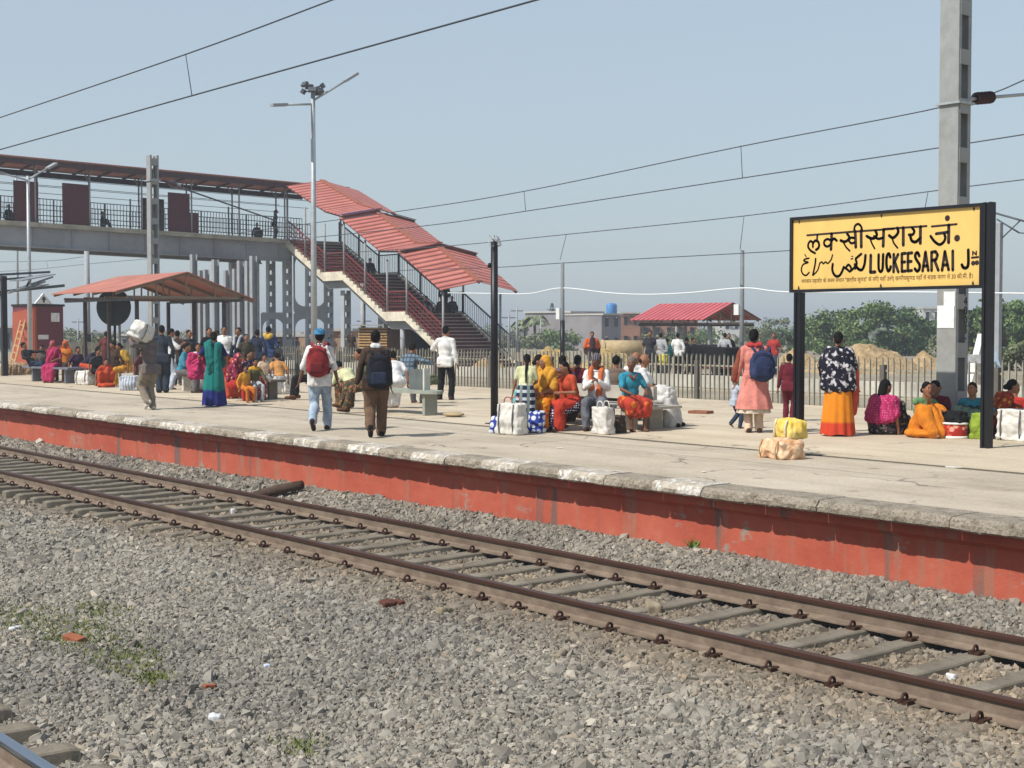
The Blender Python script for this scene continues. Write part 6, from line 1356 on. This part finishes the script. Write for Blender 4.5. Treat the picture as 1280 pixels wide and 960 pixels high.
P(1252, 546, 100, 'person in rust floral cloth bending behind the right sign post', 1.55, 'squat', FLORR, 'half', FLORR, 'skirt', hair='bun', lean=26, extra=[shawl(FLORR, .55)], veil=None)
P(1268, 541, 160, 'person in red seated behind the white bag at the right edge', 1.5, 'floor', RED, 'half', RED, 'skirt', hair='short')
sack(at(1268, 551), .1, (.50, .30, .50), WOVEN, 'large white woven bag with grey bands at the right edge', stripes=STRIPE, puff=.3)
pot = empty('food_tin', at(1193, 548), 0, 'round red printed tin with a black bag on top beside the tall mast', 'tin')
mb = MB(); mb.lathe([(.19, 0), (.20, .02), (.20, .21), (.19, .22)], n=24); mb.build('tin_body', pmat('tin_red_print', 'floral', (164, 46, 36), (214, 150, 130), 9, c3=(196, 96, 60)), pot); mb = MB(); mb.lathe([(.21, .222), (.215, .235), (.20, .25)], n=24); mb.build('rim', WHITE, pot)
mb = MB(); mb.lathe([(.205, .0), (.205, .045)], n=24); mb.build('base_ring', mat('ring_white', (220, 216, 208), .5), pot)
sack(at(1193, 548)+Vector((0, 0, .25)), 0, (.36, .30, .17), BLACK, 'soft black bag resting on the red tin', 'bag', 'bag')

# beyond the fence, on the bridge and on the stairs
far = [(812, 462, 4, 1.7, DGREY, 'half', BLACK, 'tall dark dressed man standing at the left of the group beyond the fence'), (826, 458, 170, 1.62, LGREY, 'long', DGREY, 'man in light grey shirt beyond the fence, next to the tall dark man'), (834, 462, 150, 1.40, DTEAL, 'long', DGREY, 'boy in dark teal shirt beyond the fence'),
       (847, 461, 175, 1.62, WHITE, 'long', BLACK, 'man in white shirt beyond the fence, right of the teal boy'), (858, 458, 120, 1.45, BLACK, 'long', BLACK, 'man in black leaning at the dark trailer'), (866, 458, 60, 1.42, DGREY, 'long', BLACK, 'dark figure closest to the dark trailer on its left'),
       (906, 461, 170, 1.62, LGREY, 'long', BLACK, 'person in grey shirt standing at the right end of the dark trailer'), (967, 458, -10, 1.62, C('jacket_red_white', (186, 52, 46)), 'half', DJEANS, 'man in red and dark jacket beyond the fence right of the coral dress'), (911, 452, 10, 1.6, BLACK, 'long', BLACK, 'dark clothed person under the far canopy, right of the trailer')]
for px, py, fa, H, tp_, sl, lo_, lab in far:
    p = at_d(px, py, 56); P(0, 0, fa, lab, H, 'stand', tp_, sl, lo_, hair='short', pos=Vector((p.x, p.y, -.14)))
sack(Vector((at_d(829, 462, 54).x, at_d(829, 462, 54).y, .3)), 0, (.34, .25, .42), C('bag_yellow', (212, 200, 60)), 'yellow carrier bag held beyond the fence under the white shirted man', 'carrier_bag', 'bag')
def on_deck(px, y_off=1.2): 
    X = BX-y_off; d = ray(px, 270); t = X/d.x; y = d.y*t; return Vector((X, y, zdeck(y)))
P(0, 0, 100, 'person in dark clothes leaning at the railing near the end of the footbridge', 1.68, 'stand', BLACK, 'long', DGREY, hair='short', pos=on_deck(343), lean=8)
for px, fa, lab in ((11, 40, 'dark figure sitting at the far left end of the footbridge deck'), (128, 80, 'dark figure sitting on the footbridge between the hoardings'), (226+95, 20, 'dark figure sitting low on the footbridge near its end')):
    P(0, 0, fa, lab, 1.6, 'floor', BLACK, 'long', BROWN, 'trousers', hair='short', pos=on_deck(px, .9))
def on_stair(x, y): return Vector((x, y, zst(x)))
for x, y, fa, tp_, lab in ((-65.2, 41.5, -10, BLACK, 'dark person sitting on the upper stair landing'), (-59.3, 41.0, 20, BLACK, 'dark figure seated at the left of the lower stair landing'), (-59.0, 41.7, 0, C('stair_brown', (66, 52, 46)), 'dark brown figure seated in the middle of the lower landing'), (-58.8, 42.2, -20, DGREY, 'charcoal figure at the right of the lower landing')):
    P(0, 0, fa, lab, 1.62, 'floor', tp_, 'long', DGREY, 'trousers', hair='short', pos=on_stair(x, y))
P(0, 0, 0, 'dark clothed person standing at the back of the lower stair landing', 1.65, 'stand', BLACK, 'long', BLACK, hair='short', pos=on_stair(-59.6, 42.3))
P(0, 0, 30, 'person in brown standing among the stalls under the staircase', 1.6, 'stand', BROWN, 'half', DGREY, hair='short', pos=Vector((*at_d(440, 452, 76).xy, -.14)))
# ------------------------------------------------------------------ vegetation, heaps, far buildings
def leafmat(name, c, c2, dark=.45):
    m, nt, b = _bs(name); ge = nt.nodes.new('ShaderNodeNewGeometry'); c, c2 = lin(c), lin(c2)
    col = ramp(nt, ge.outputs['Random Per Island'], [(0, tuple(x*dark for x in c)), (.5, c), (1, c2)])
    n = noise_tex(nt, coords(nt), .9, 4, .6); col = mixc(nt, .8, col, ramp(nt, n, [(.35, (.55, .58, .55)), (.62, (1.05, 1.05, 1.0))]), 'MULTIPLY')
    nt.links.new(col, b.inputs['Base Color']); b.inputs['Roughness'].default_value = .75; b.inputs['Specular IOR Level'].default_value = .2; return m
LEAF = leafmat('leaf_green', (94, 118, 72), (134, 150, 94)); LEAFD = leafmat('leaf_dark_green', (78, 104, 66), (114, 134, 84)); LEAFG = leafmat('leaf_dusty_green', (110, 120, 88), (146, 148, 114))
BARK = mat('bark_brown', (96, 80, 64), .9, var=.3, scale=8, bmp=.6)
def leaves(centers, radii, n, size, seed):
    """leaf-sized faces spread through lumps"""
    R = np.random.default_rng(seed); k = R.integers(0, len(centers), n); c = np.array(centers)[k]; r = np.array(radii)[k]
    d = R.normal(size=(n, 3)); d /= np.linalg.norm(d, axis=1)[:, None]; q = R.random(n)**.45
    P = c+d*r[:, None]*q[:, None]*np.array([1, 1, .85])*R.uniform(.8, 1.15, n)[:, None]
    nrm = d+R.normal(0, .55, (n, 3)); nrm /= np.linalg.norm(nrm, axis=1)[:, None]
    a = np.cross(nrm, R.normal(size=(n, 3))); a /= np.linalg.norm(a, axis=1)[:, None]; b = np.cross(nrm, a); s = (size*R.uniform(.5, 1.3, n))[:, None]
    co = np.stack([P-a*s, P+b*s*.55, P+a*s, P-b*s*.55], 1).reshape(-1, 3); return co
def tree(name, base, H, Wd, label, m, seed, n=3500, leaf=.16, group=None, cat='tree', trunk=.35, lumps=26):
    r = random.Random(seed); o = empty(name, base, 0, label, cat, group)
    mb = MB(); top = Vector((r.uniform(-.2, .2), r.uniform(-.2, .2), H*.55)); mb.tube(crom([(0, 0, -.1), (r.uniform(-.1, .1), 0, H*.25), top], 4), [.10*H/4+.05]*4+[.09*H/4+.03]*3+[.05*H/4+.02]*2, 8); o_t = mb.build('trunk', BARK, o)
    cs = []; rs = []
    for k in range(lumps):
        a = r.uniform(0, 2*PI); q = math.sqrt(r.random()); z = H*(trunk+(1-trunk)*r.random()*.86); f = 1-.75*abs((z/H-trunk)/(1-trunk)-.38)**1.4
        cs.append((math.cos(a)*q*Wd*.42*f, math.sin(a)*q*Wd*.42*f, z)); rs.append(Wd*r.uniform(.09, .19))
    for k in range(9):
        c = cs[k*2 % len(cs)]; mb = MB(); mb.tube(crom([top*.6, (top+Vector(c))/2+Vector((0, 0, .1)), c], 3), [.05*H/4+.02]*3+[.03]*2+[.015]*2, 6); mb.build('limb', BARK, o)
    co = leaves(cs, rs, n, leaf, seed); np_obj('crown', co, np.arange(len(co)).reshape(-1, 4), m, o); return o
def tp(px, dist, z): p = at_d(px, 440, dist); return Vector((p.x, p.y, z))
def zat(py, d): return CAMZ+(409-py)/FPX*d
trees = [(1040, 112, 386, 5.6, LEAF, 'round green tree, leftmost of the clump behind the soil heap'), (1084, 106, 377, 5.4, LEAF, 'tallest green tree right above the soil heap'), (1126, 110, 383, 5.2, LEAFD, 'dark green tree between the tall one and the slotted mast'), (1158, 118, 398, 4.0, LEAFD, 'small dark tree just left of the slotted mast'),
         (1222, 92, 383, 4.2, LEAFD, 'green tree seen between the mast and the right sign post'), (1262, 88, 366, 4.8, LEAF, 'tall leafy tree right of the right sign post'), (1296, 84, 372, 4.2, LEAFD, 'dark tree cut off by the right edge of the view'), (1012, 135, 402, 4.5, LEAFD, 'low dark tree immediately left of the round tree clump')]
for i, (px, d, py, w, m_, lab) in enumerate(trees):
    z0 = -.55; tree('leafy_tree', tp(px, d, z0), zat(py, d)-z0, w, lab, m_, 31+i, 5200 if i < 7 else 3000, .15, 'trees beyond the fence', trunk=.08, lumps=34)
bushes = [(968, 140, 396, 4.5, LEAFG, 'pale bushy tree above the right end of the far canopy'), (990, 120, 408, 4.0, LEAFD, 'bush behind the coral dressed woman and the left sign post'), (940, 150, 404, 5, LEAFG, 'dusty bush behind the right end of the far canopy'), (880, 130, 413, 6, LEAF, 'wide low bush under the far canopy roof'), (838, 120, 414, 5, LEAFG, 'dusty bush behind the group beyond the fence'),
          (700, 130, 414, 4.5, LEAF, 'green bush at the slim pole by the straw heap'), (672, 140, 418, 5, LEAFG, 'dusty scrub left of the slim pole'), (730, 150, 418, 5, LEAF, 'low green bush in front of the grey concrete house'), (646, 150, 417, 4, LEAFG, 'grey green scrub at the foot of the black post view'), (95, 140, 414, 5, LEAFG, 'dusty scrub right of the maroon hut'), (120, 120, 419, 4, LEAFG, 'low scrub by the bare pole at the left'), (1190, 100, 408, 4, LEAFG, 'pale green shrub around the foot of the slotted mast'), (1240, 66, 432, 3.2, LEAFG, 'dusty shrub nearest the fence at the right edge'), (1285, 64, 428, 3.0, LEAFG, 'dusty shrub at the very right behind the fence')]
for i, (px, d, py, w, m_, lab) in enumerate(bushes):
    z0 = -.6 if d > 80 else -.2; tree('bush', tp(px, d, z0), max(1.0, zat(py, d)-z0), w, lab, m_, 71+i, 1700, .14, 'bushes beyond the fence', 'bush', .02, 20)
for i, (px, d, py, lab) in enumerate(((668, 150, 396, 'taller palm left of the slim pole'), (656, 155, 402, 'shorter palm nearest the black post'), (682, 160, 404, 'small palm closest to the slim pole'))):
    base = tp(px, d, -.7); H = zat(py, d)+.7; o = empty('palm_tree', base, 0, lab, 'palm', 'palms beyond the fence'); r = random.Random(i); mb = MB(); mb.tube([(0, 0, 0), (.1, 0, H*.5), (0, 0, H*.86)], [.2, .15, .14], 7); mb.build('trunk', BARK, o); mb = MB()
    for k in range(22):
        a = 2*PI*k/22+r.uniform(-.1, .1); L_ = r.uniform(1.2, 1.7); up = r.uniform(-.1, .9); P_ = crom([Vector((0, 0, H*.86)), Vector((math.cos(a)*L_*.5, math.sin(a)*L_*.5, H*.86+up*.8)), Vector((math.cos(a)*L_, math.sin(a)*L_, H*.86+up*.5-.5))], 4); sd_ = Vector((-math.sin(a), math.cos(a), 0))
        for j, (p0, p1) in enumerate(zip(P_[:-1], P_[1:])):
            for s in (-1, 1): mb.add([p0, p1, p1+sd_*s*.30+Vector((0, 0, -.16)), p0+sd_*s*.30+Vector((0, 0, -.16))], [(0, 1, 2, 3)])
    mb.build('fronds', LEAFG, o)
# far woods and town haze line: one mass
rr = np.random.default_rng(5); cs = []; rs = []
for k in range(420):
    px = rr.uniform(-120, 1400); d = rr.uniform(230, 420); p = at_d(px, 420, d); h = rr.uniform(1.0, 3.2)*(1 if px > 600 else .6); cs.append((p.x, p.y, -1.0+h*.5)); rs.append(h)
co = leaves(cs, rs, 26000, .42, 9); tag(np_obj('far_woods', co, np.arange(len(co)).reshape(-1, 4), LEAFG), kind='stuff')

def heap(name, px, d, py, wpx, label, m, cat='heap', dep=.7, seed=1, z0=-.3):
    W_ = wpx/FPX*d; H = zat(py, d)-z0; base = tp(px, d, z0); n = 44; co = []; f = []
    for i in range(n+1):
        for j in range(n+1):
            u, v = i/n*2-1, j/n*2-1; q = math.sqrt(u*u+v*v); h = max(0, 1-q**1.5)**.9
            k = 1+.25*nz(u*2, v*2, 1, seed)+.12*nz(u*6, v*6, 1, seed+3)
            lmp = .055*abs(nz(u*13, v*13, 1, seed+5))+.04*abs(nz(u*27, v*27, 1, seed+8))
            co.append((u*W_/2, v*W_*dep/2, H*(h*k*.9+lmp*(h > .02))))
    f = [(i*(n+1)+j, (i+1)*(n+1)+j, (i+1)*(n+1)+j+1, i*(n+1)+j+1) for i in range(n) for j in range(n)]
    o = np_obj(name, np.array(co), np.array(f), m, smooth=False); o.location = base; o.rotation_euler = (0, 0, YAW); return tag(o, label, cat)
soil = mat('soil_tan_clods', (176, 146, 104), .95, var=.35, scale=3, bmp=.9, bdist=.08, c2=(196, 170, 130)); straw = mat('straw_pale', (190, 164, 112), .95, var=.35, scale=5, bmp=1.0, bdist=.06, stretch=(1, 1, 4))
heap('soil_heap', 1082, 60, 428, 165, 'big heap of tan soil behind the fence right of the sign', soil, seed=2); heap('soil_heap', 996, 64, 433, 70, 'smaller tan soil heap between the coral dress and the sign', soil, seed=4)
heap('straw_heap', 688, 58, 432, 84, 'heap of straw behind the fence at the slim pole', straw, 'straw heap', seed=6); heap('straw_heap', 762, 60, 433, 96, 'wide straw heap right of the man in the orange scarf', straw, 'straw heap', seed=8)
heap('soil_heap', 1158, 66, 438, 60, 'low soil heap beside the slotted mast', soil, seed=9); heap('soil_heap', 610, 62, 446, 60, 'low pale earth bank near the foot of the stairs', soil, seed=12); heap('soil_heap', 92, 74, 428, 90, 'long earth bank right of the maroon hut', soil, seed=14); heap('soil_heap', 205, 76, 430, 120, 'earth bank behind the round black sign and shelter', soil, seed=15)
p = tp(778, 64, .75); mb = MB(); mb.tube([p-CR*.9, p+CR*.9], .38, 16); mb.tube([p-CR*.9-CV*.01, p-CR*.86], .42, 16); o = mb.build('concrete_pipe', mat('pipe_tan', (172, 152, 116), .85, var=.15)); tag(o, 'thick tan pipe lying across the straw heap', 'pipe')
# low walls behind the fence
lw = mat('low_wall_whitewash', (186, 182, 170), .9, var=.2, scale=1.5, dirt=.6)
mb = MB(); mb.span((-60, 31.0, -.2), (-5, 31.3, .28)); tag(mb.build('low_wall', lw), 'long low whitewashed wall just behind the picket fence', 'wall')
mb = MB(); mb.span((-88, 50.0, -.2), (-74, 50.3, 1.0)); tag(mb.build('boundary_wall', mat('wall_brown', (136, 112, 90), .9, var=.25, scale=1, dirt=.4)), 'brown boundary wall behind the bare steel posts', 'wall')

# buildings
win = mat('window_dark', (40, 44, 50), .3, var=.1); grc = mat('grey_render', (134, 130, 132), .9, var=.18, scale=.4, dirt=.4); bri = mat('brick_far', (150, 112, 92), .9, var=.2, scale=.5); whb = mat('white_render_far', (190, 190, 188), .9, var=.12, scale=.3, dirt=.3); tank = mat('tank_blue', (70, 130, 186), .5)
def house(px0, px1, py, d, label, m, floors=1, dep=6.0, wins=2, parapet=True, turn=.0, tanks=0, shade=True):
    a, b = tp(px0, d, -1), tp(px1, d+turn, -1); H = zat(py, d)+1; o = empty('house', a, 0, label, 'house'); dv = b-a; dv.z = 0; nb = Vector((-dv.y, dv.x, 0)).normalized()
    if nb.dot(CV) < 0: nb = -nb
    mb = MB(); mb.prism([a, b, b+Vector((0, 0, H)), a+Vector((0, 0, H))], nb*dep); mb.build('wall', m, o, world=True)
    if parapet: mb = MB(); z = Vector((0, 0, H+.002)); mb.prism([a+z-dv*.03-nb*.25, b+z+dv*.03-nb*.25, b+z+dv*.03+nb*(dep+.2), a+z-dv*.03+nb*(dep+.2)], (0, 0, .18)); mb.build('roof_slab', mat('slab_edge_pale', (178, 174, 168), .9, var=.1), o, world=True)
    for f in range(floors):
        for k in range(wins):
            u = (k+.5)/wins; z = H*(f+.42)/floors; c = a+dv*u+Vector((0, 0, z)); w = min(1.0, dv.length/wins*.35); h = min(1.2, H/floors*.42)
            mb = MB(); e = dv.normalized()*w/2; mb.prism([c-e-nb*.02, c+e-nb*.02, c+e-nb*.02+Vector((0, 0, h)), c-e-nb*.02+Vector((0, 0, h))], -nb*.03); wo = mb.build('window', win, o, world=True)
            mb = MB(); z0_ = c-nb*.06+Vector((0, 0, h+.05)); mb.prism([z0_-e*1.4, z0_+e*1.4, z0_+e*1.4+Vector((0, 0, .08)), z0_-e*1.4+Vector((0, 0, .08))], -nb*.4); mb.build('sunshade', m, o, world=True)
    for k in range(tanks):
        c = a+dv*(.85+.10*k)+nb*1.0+Vector((0, 0, H+.18)); mb = MB(); mb.lathe([(.42, 0), (.45, .1), (.45, .85), (.35, 1.0), (.15, 1.06)], c, 14); mb.build('water_tank', tank, o, world=True)
    return o
house(712, 752, 391, 150, 'grey two storey concrete house beyond the straw heap', grc, 2, wins=2, turn=4); house(752, 776, 394, 146, 'grey concrete house with blue water tanks on its roof', grc, 2, wins=2, tanks=2, turn=2)
house(776, 800, 392, 158, 'brown brick house left of the far canopy', bri, 2, wins=2); house(800, 872, 400, 165, 'long brown brick building behind the far canopy', bri, 1, wins=5); house(696, 714, 404, 170, 'low white walled house right of the slim pole', whb, 1, wins=2)
house(903, 926, 400, 170, 'small white house seen under the right end of the far canopy', whb, 2, wins=2); house(1153, 1176, 386, 175, 'pale building peeking out left of the slotted mast', whb, 2, wins=2); house(640, 662, 412, 210, 'tiny distant grey house by the palms', grc, 1, wins=2)
house(398, 440, 414, 96, 'low brick building among the bridge piers', bri, 1, 4, 2); house(84, 112, 418, 150, 'low distant white building right of the maroon hut', whb, 1, wins=3); house(-20, 16, 410, 110, 'low dark roofed building at the left edge', grc, 1, wins=3); house(150, 185, 420, 130, 'low grey building seen under the shelter roof', grc, 1, wins=3); house(440, 470, 414, 120, 'pale building with dishes above the kiosk', whb, 1, wins=3)
house(336, 400, 421, 100, 'low dark brown shed behind the bridge piers', mat('shed_dark_brown', (92, 76, 66), .9, var=.25), 1, 4, 3)
house(255, 330, 424, 112, 'long low brown shed behind the bare steel posts', bri, 1, 4, 4)
# kiosk and stalls below the stairs
kx, kd = tp(448, 73.5, -.14), tp(484, 72, -.14); dv = kd-kx; nb = Vector((-dv.y, dv.x, 0)).normalized(); nb = nb if nb.dot(CV) > 0 else -nb; o = empty('kiosk', kx, 0, 'wooden kiosk with yellow slatted front under the staircase', 'kiosk')
slat = mat('slat_yellow_ochre', (168, 134, 86), .8, var=.2, scale=3); zt = zat(406, 73)
mb = MB(); mb.prism([kx+nb*.06, kd+nb*.06, kd+nb*.06+Vector((0, 0, zt)), kx+nb*.06+Vector((0, 0, zt))], nb*1.8); mb.build('body', mat('kiosk_brown', (110, 84, 58), .9, var=.2), o, world=True)
mb = MB(); z = .25
while z < zt+.05: mb.bar(kx+Vector((0, 0, z)), kd+Vector((0, 0, z)), .05, .07); z += .14
mb.build('slatted_front', slat, o, world=True); mb = MB(); mb.bar(kx+Vector((0, 0, zt+.12))-dv*.1, kd+Vector((0, 0, zt+.12))+dv*.05, .7, .06); mb.build('roof', mat('tin_grey', (150, 146, 140), .6, .3), o, world=True)
st0, st1 = tp(486, 74, -.14), tp(548, 71.5, -.14); dv = st1-st0; nb = Vector((-dv.y, dv.x, 0)).normalized(); nb = nb if nb.dot(CV) > 0 else -nb; o = empty('stall', st0, 0, 'dark open stall in the shade under the stair flight', 'stall'); zt = 1.75
mb = MB(); mb.prism([st0+nb*1.6, st1+nb*1.6, st1+nb*1.6+Vector((0, 0, zt)), st0+nb*1.6+Vector((0, 0, zt))], nb*.05); mb.build('back_wall', drk, o, world=True); mb = MB(); mb.prism([st0+Vector((0, 0, zt)), st1+Vector((0, 0, zt)), st1+nb*1.7+Vector((0, 0, zt)), st0+nb*1.7+Vector((0, 0, zt))], (0, 0, .05)); mb.build('roof', drk, o, world=True)
mb = MB(); mb.prism([st0, st0+dv*.55, st0+dv*.55+Vector((0, 0, .8)), st0+Vector((0, 0, .8))], nb*.5); mb.build('counter', mat('counter_brown', (70, 56, 46), .9), o, world=True)
for t in (0, .5, 1): mb = MB(); mb.bar(st0+dv*t, st0+dv*t+Vector((0, 0, zt)), .08); mb.build('post', drk, o, world=True)
# dark trailer under the far canopy
ta, tb_ = tp(860, 57, -.14), tp(907, 55, -.14); dv = tb_-ta; nb = Vector((-dv.y, dv.x, 0)).normalized(); nb = nb if nb.dot(CV) > 0 else -nb; o = empty('trailer', ta, 0, 'low black covered trailer with wheels under the far canopy', 'trailer')
mb = MB(); mb.prism([ta+Vector((0, 0, .42)), tb_+Vector((0, 0, .42)), tb_+Vector((0, 0, 1.05)), ta+Vector((0, 0, 1.16))], nb*1.3); mb.build('box', BLACK, o, world=True); mb = MB(); mb.prism([ta+Vector((0, 0, .28)), tb_+Vector((0, 0, .28)), tb_+Vector((0, 0, .417)), ta+Vector((0, 0, .417))], nb*1.3); mb.build('frame', maroon, o, world=True)
for t in (.2, .8): mb = MB(); c = ta+dv*t+Vector((0, 0, .25))-nb*.02; mb.tube([c-nb*.10, c], .25, 16, smooth=False); mb.build('wheel', drk, o, world=True)
# white stand with a board, behind the right sign post
c0 = tp(1217, 40, -.14); o = empty('white_stand', c0, 0, 'white slanting frame with a small board behind the right sign post', 'stand')
top = tp(1226, 40.5, zat(418, 40)); 
for a, b in ((tp(1208, 39.6, -.14), top), (tp(1238, 40.2, -.14), top), (tp(1226, 42, -.14), top)): mb = MB(); mb.bar(a, b, .17, .05); mb.build('leg', WHITE, o, world=True)
mb = MB(); mb.prism([tp(1207, 39.5, zat(454, 39.5)), tp(1229, 39.7, zat(454, 39.7)), tp(1229, 39.7, zat(443, 39.7)), tp(1207, 39.5, zat(443, 39.5))], CV*.03); mb.build('board', WHITE, o, world=True)
mb = MB(); a = tp(1243, 41, zat(432, 41)); mb.prism([a, tp(1257, 41, zat(478, 41)), tp(1238, 41, zat(478, 41))], CV*.5); o = mb.build('tarpaulin', mat('tarp_pale_blue', (176, 196, 212), .6, var=.12)); tag(o, 'pale blue tarpaulin hung in a triangle right of the sign post', 'tarpaulin')
# distant poles and a lattice tower
for px, d, py, lab in ((646, 118, 384, 'thin distant pole left of the palms'), (676, 140, 398, 'short distant pole behind the palms'), (756, 150, 400, 'distant pole above the concrete houses'), (845, 120, 404, 'thin pole behind the far canopy'), (62, 130, 404, 'thin distant pole by the hut roof'), (98, 120, 398, 'thin distant pole right of the hut'), (455, 100, 396, 'thin pole above the kiosk under the stairs'), (636, 105, 392, 'thin pole at the right side of the stair foot')):
    b = tp(px, d, -.8); H = zat(py, d)+.8; o = empty('utility_pole', b, 0, lab, 'pole', 'distant poles'); mb = MB(); mb.tube([(0, 0, 0), (0, 0, H)], [.10, .07], 7); mb.build('pole_shaft', greyp, o); mb = MB(); mb.bar(-CR*.5+Vector((0, 0, H-.3)), CR*.5+Vector((0, 0, H-.3)), .07); mb.build('cross_arm', dgrey, o)
b = tp(690, 170, -1); H = zat(379, 170)+1; o = empty('lattice_tower', b, 0, 'slim distant lattice tower just left of the slim pole', 'tower'); mb = MB(); w = lambda z: .75*(1-z/H)+.06; cn_ = [(1, 1), (1, -1), (-1, -1), (-1, 1)]
for sx, sy in cn_: mb.bar((sx*w(0), sy*w(0), 0), (sx*w(H), sy*w(H), H), .07)
for k in range(9):
    z0, z1 = H*k/9, H*(k+1)/9
    for (a, c), (e, g) in zip(cn_, cn_[1:]+cn_[:1]): mb.bar((a*w(z0), c*w(z0), z0), (e*w(z1), g*w(z1), z1), .05)
mb.build('frame', dgrey, o)
mb = MB()
for k in range(3): mb.bar(-CR*(1.0-.2*k)+Vector((0, 0, H*(.62+.12*k))), CR*(1.0-.2*k)+Vector((0, 0, H*(.62+.12*k))), .08)
mb.build('cross_arms', dgrey, o)
# small litter on the platform
lt = mat('litter_pale', (206, 198, 186), .8, var=.1)
for i, (px, py, w) in enumerate(((1192, 584, .22), (960, 560, .1), (700, 560, .12), (540, 556, .1), (880, 590, .08))):
    p = at(px, py, .006); mb = MB(); r = random.Random(i); mb.prism([p+Vector((math.cos(a)*w*r.uniform(.4, .6), math.sin(a)*w*r.uniform(.3, .5), 0)) for a in [k*PI/3 for k in range(6)]], (0, 0, .008)); o = mb.build('paper_scrap', lt)
    tag(o, ('flat pale paper scrap lying near the drain line at the right', 'tiny paper scrap left of the orange sack', 'tiny pale scrap in front of the white woven bag', 'tiny pale scrap behind the brown jacket man shadow', 'tiny pale scrap near the platform edge below the coral dress')[i], 'litter')

# ------------------------------------------------------------------ haze
hz = MB(); hz.span((-1600, -40, -3.4), (600, 1200, 14.0)); hm_ = bpy.data.materials.new('haze_air'); hm_.use_nodes = True; t_ = hm_.node_tree; t_.nodes.remove(t_.nodes['Principled BSDF'])
pv = t_.nodes.new('ShaderNodeVolumePrincipled'); pv.inputs['Color'].default_value = (.86, .92, 1.0, 1); pv.inputs['Density'].default_value = .0012; pv.inputs['Anisotropy'].default_value = .2
t_.links.new(pv.outputs[0], t_.nodes['Material Output'].inputs['Volume']); ho_ = hz.build('haze', hm_); tag(ho_, kind='stuff')
bpy.data.objects.remove(WORK); bpy.data.scenes.remove(TMP); bpy.data.batch_remove(SCRAP)
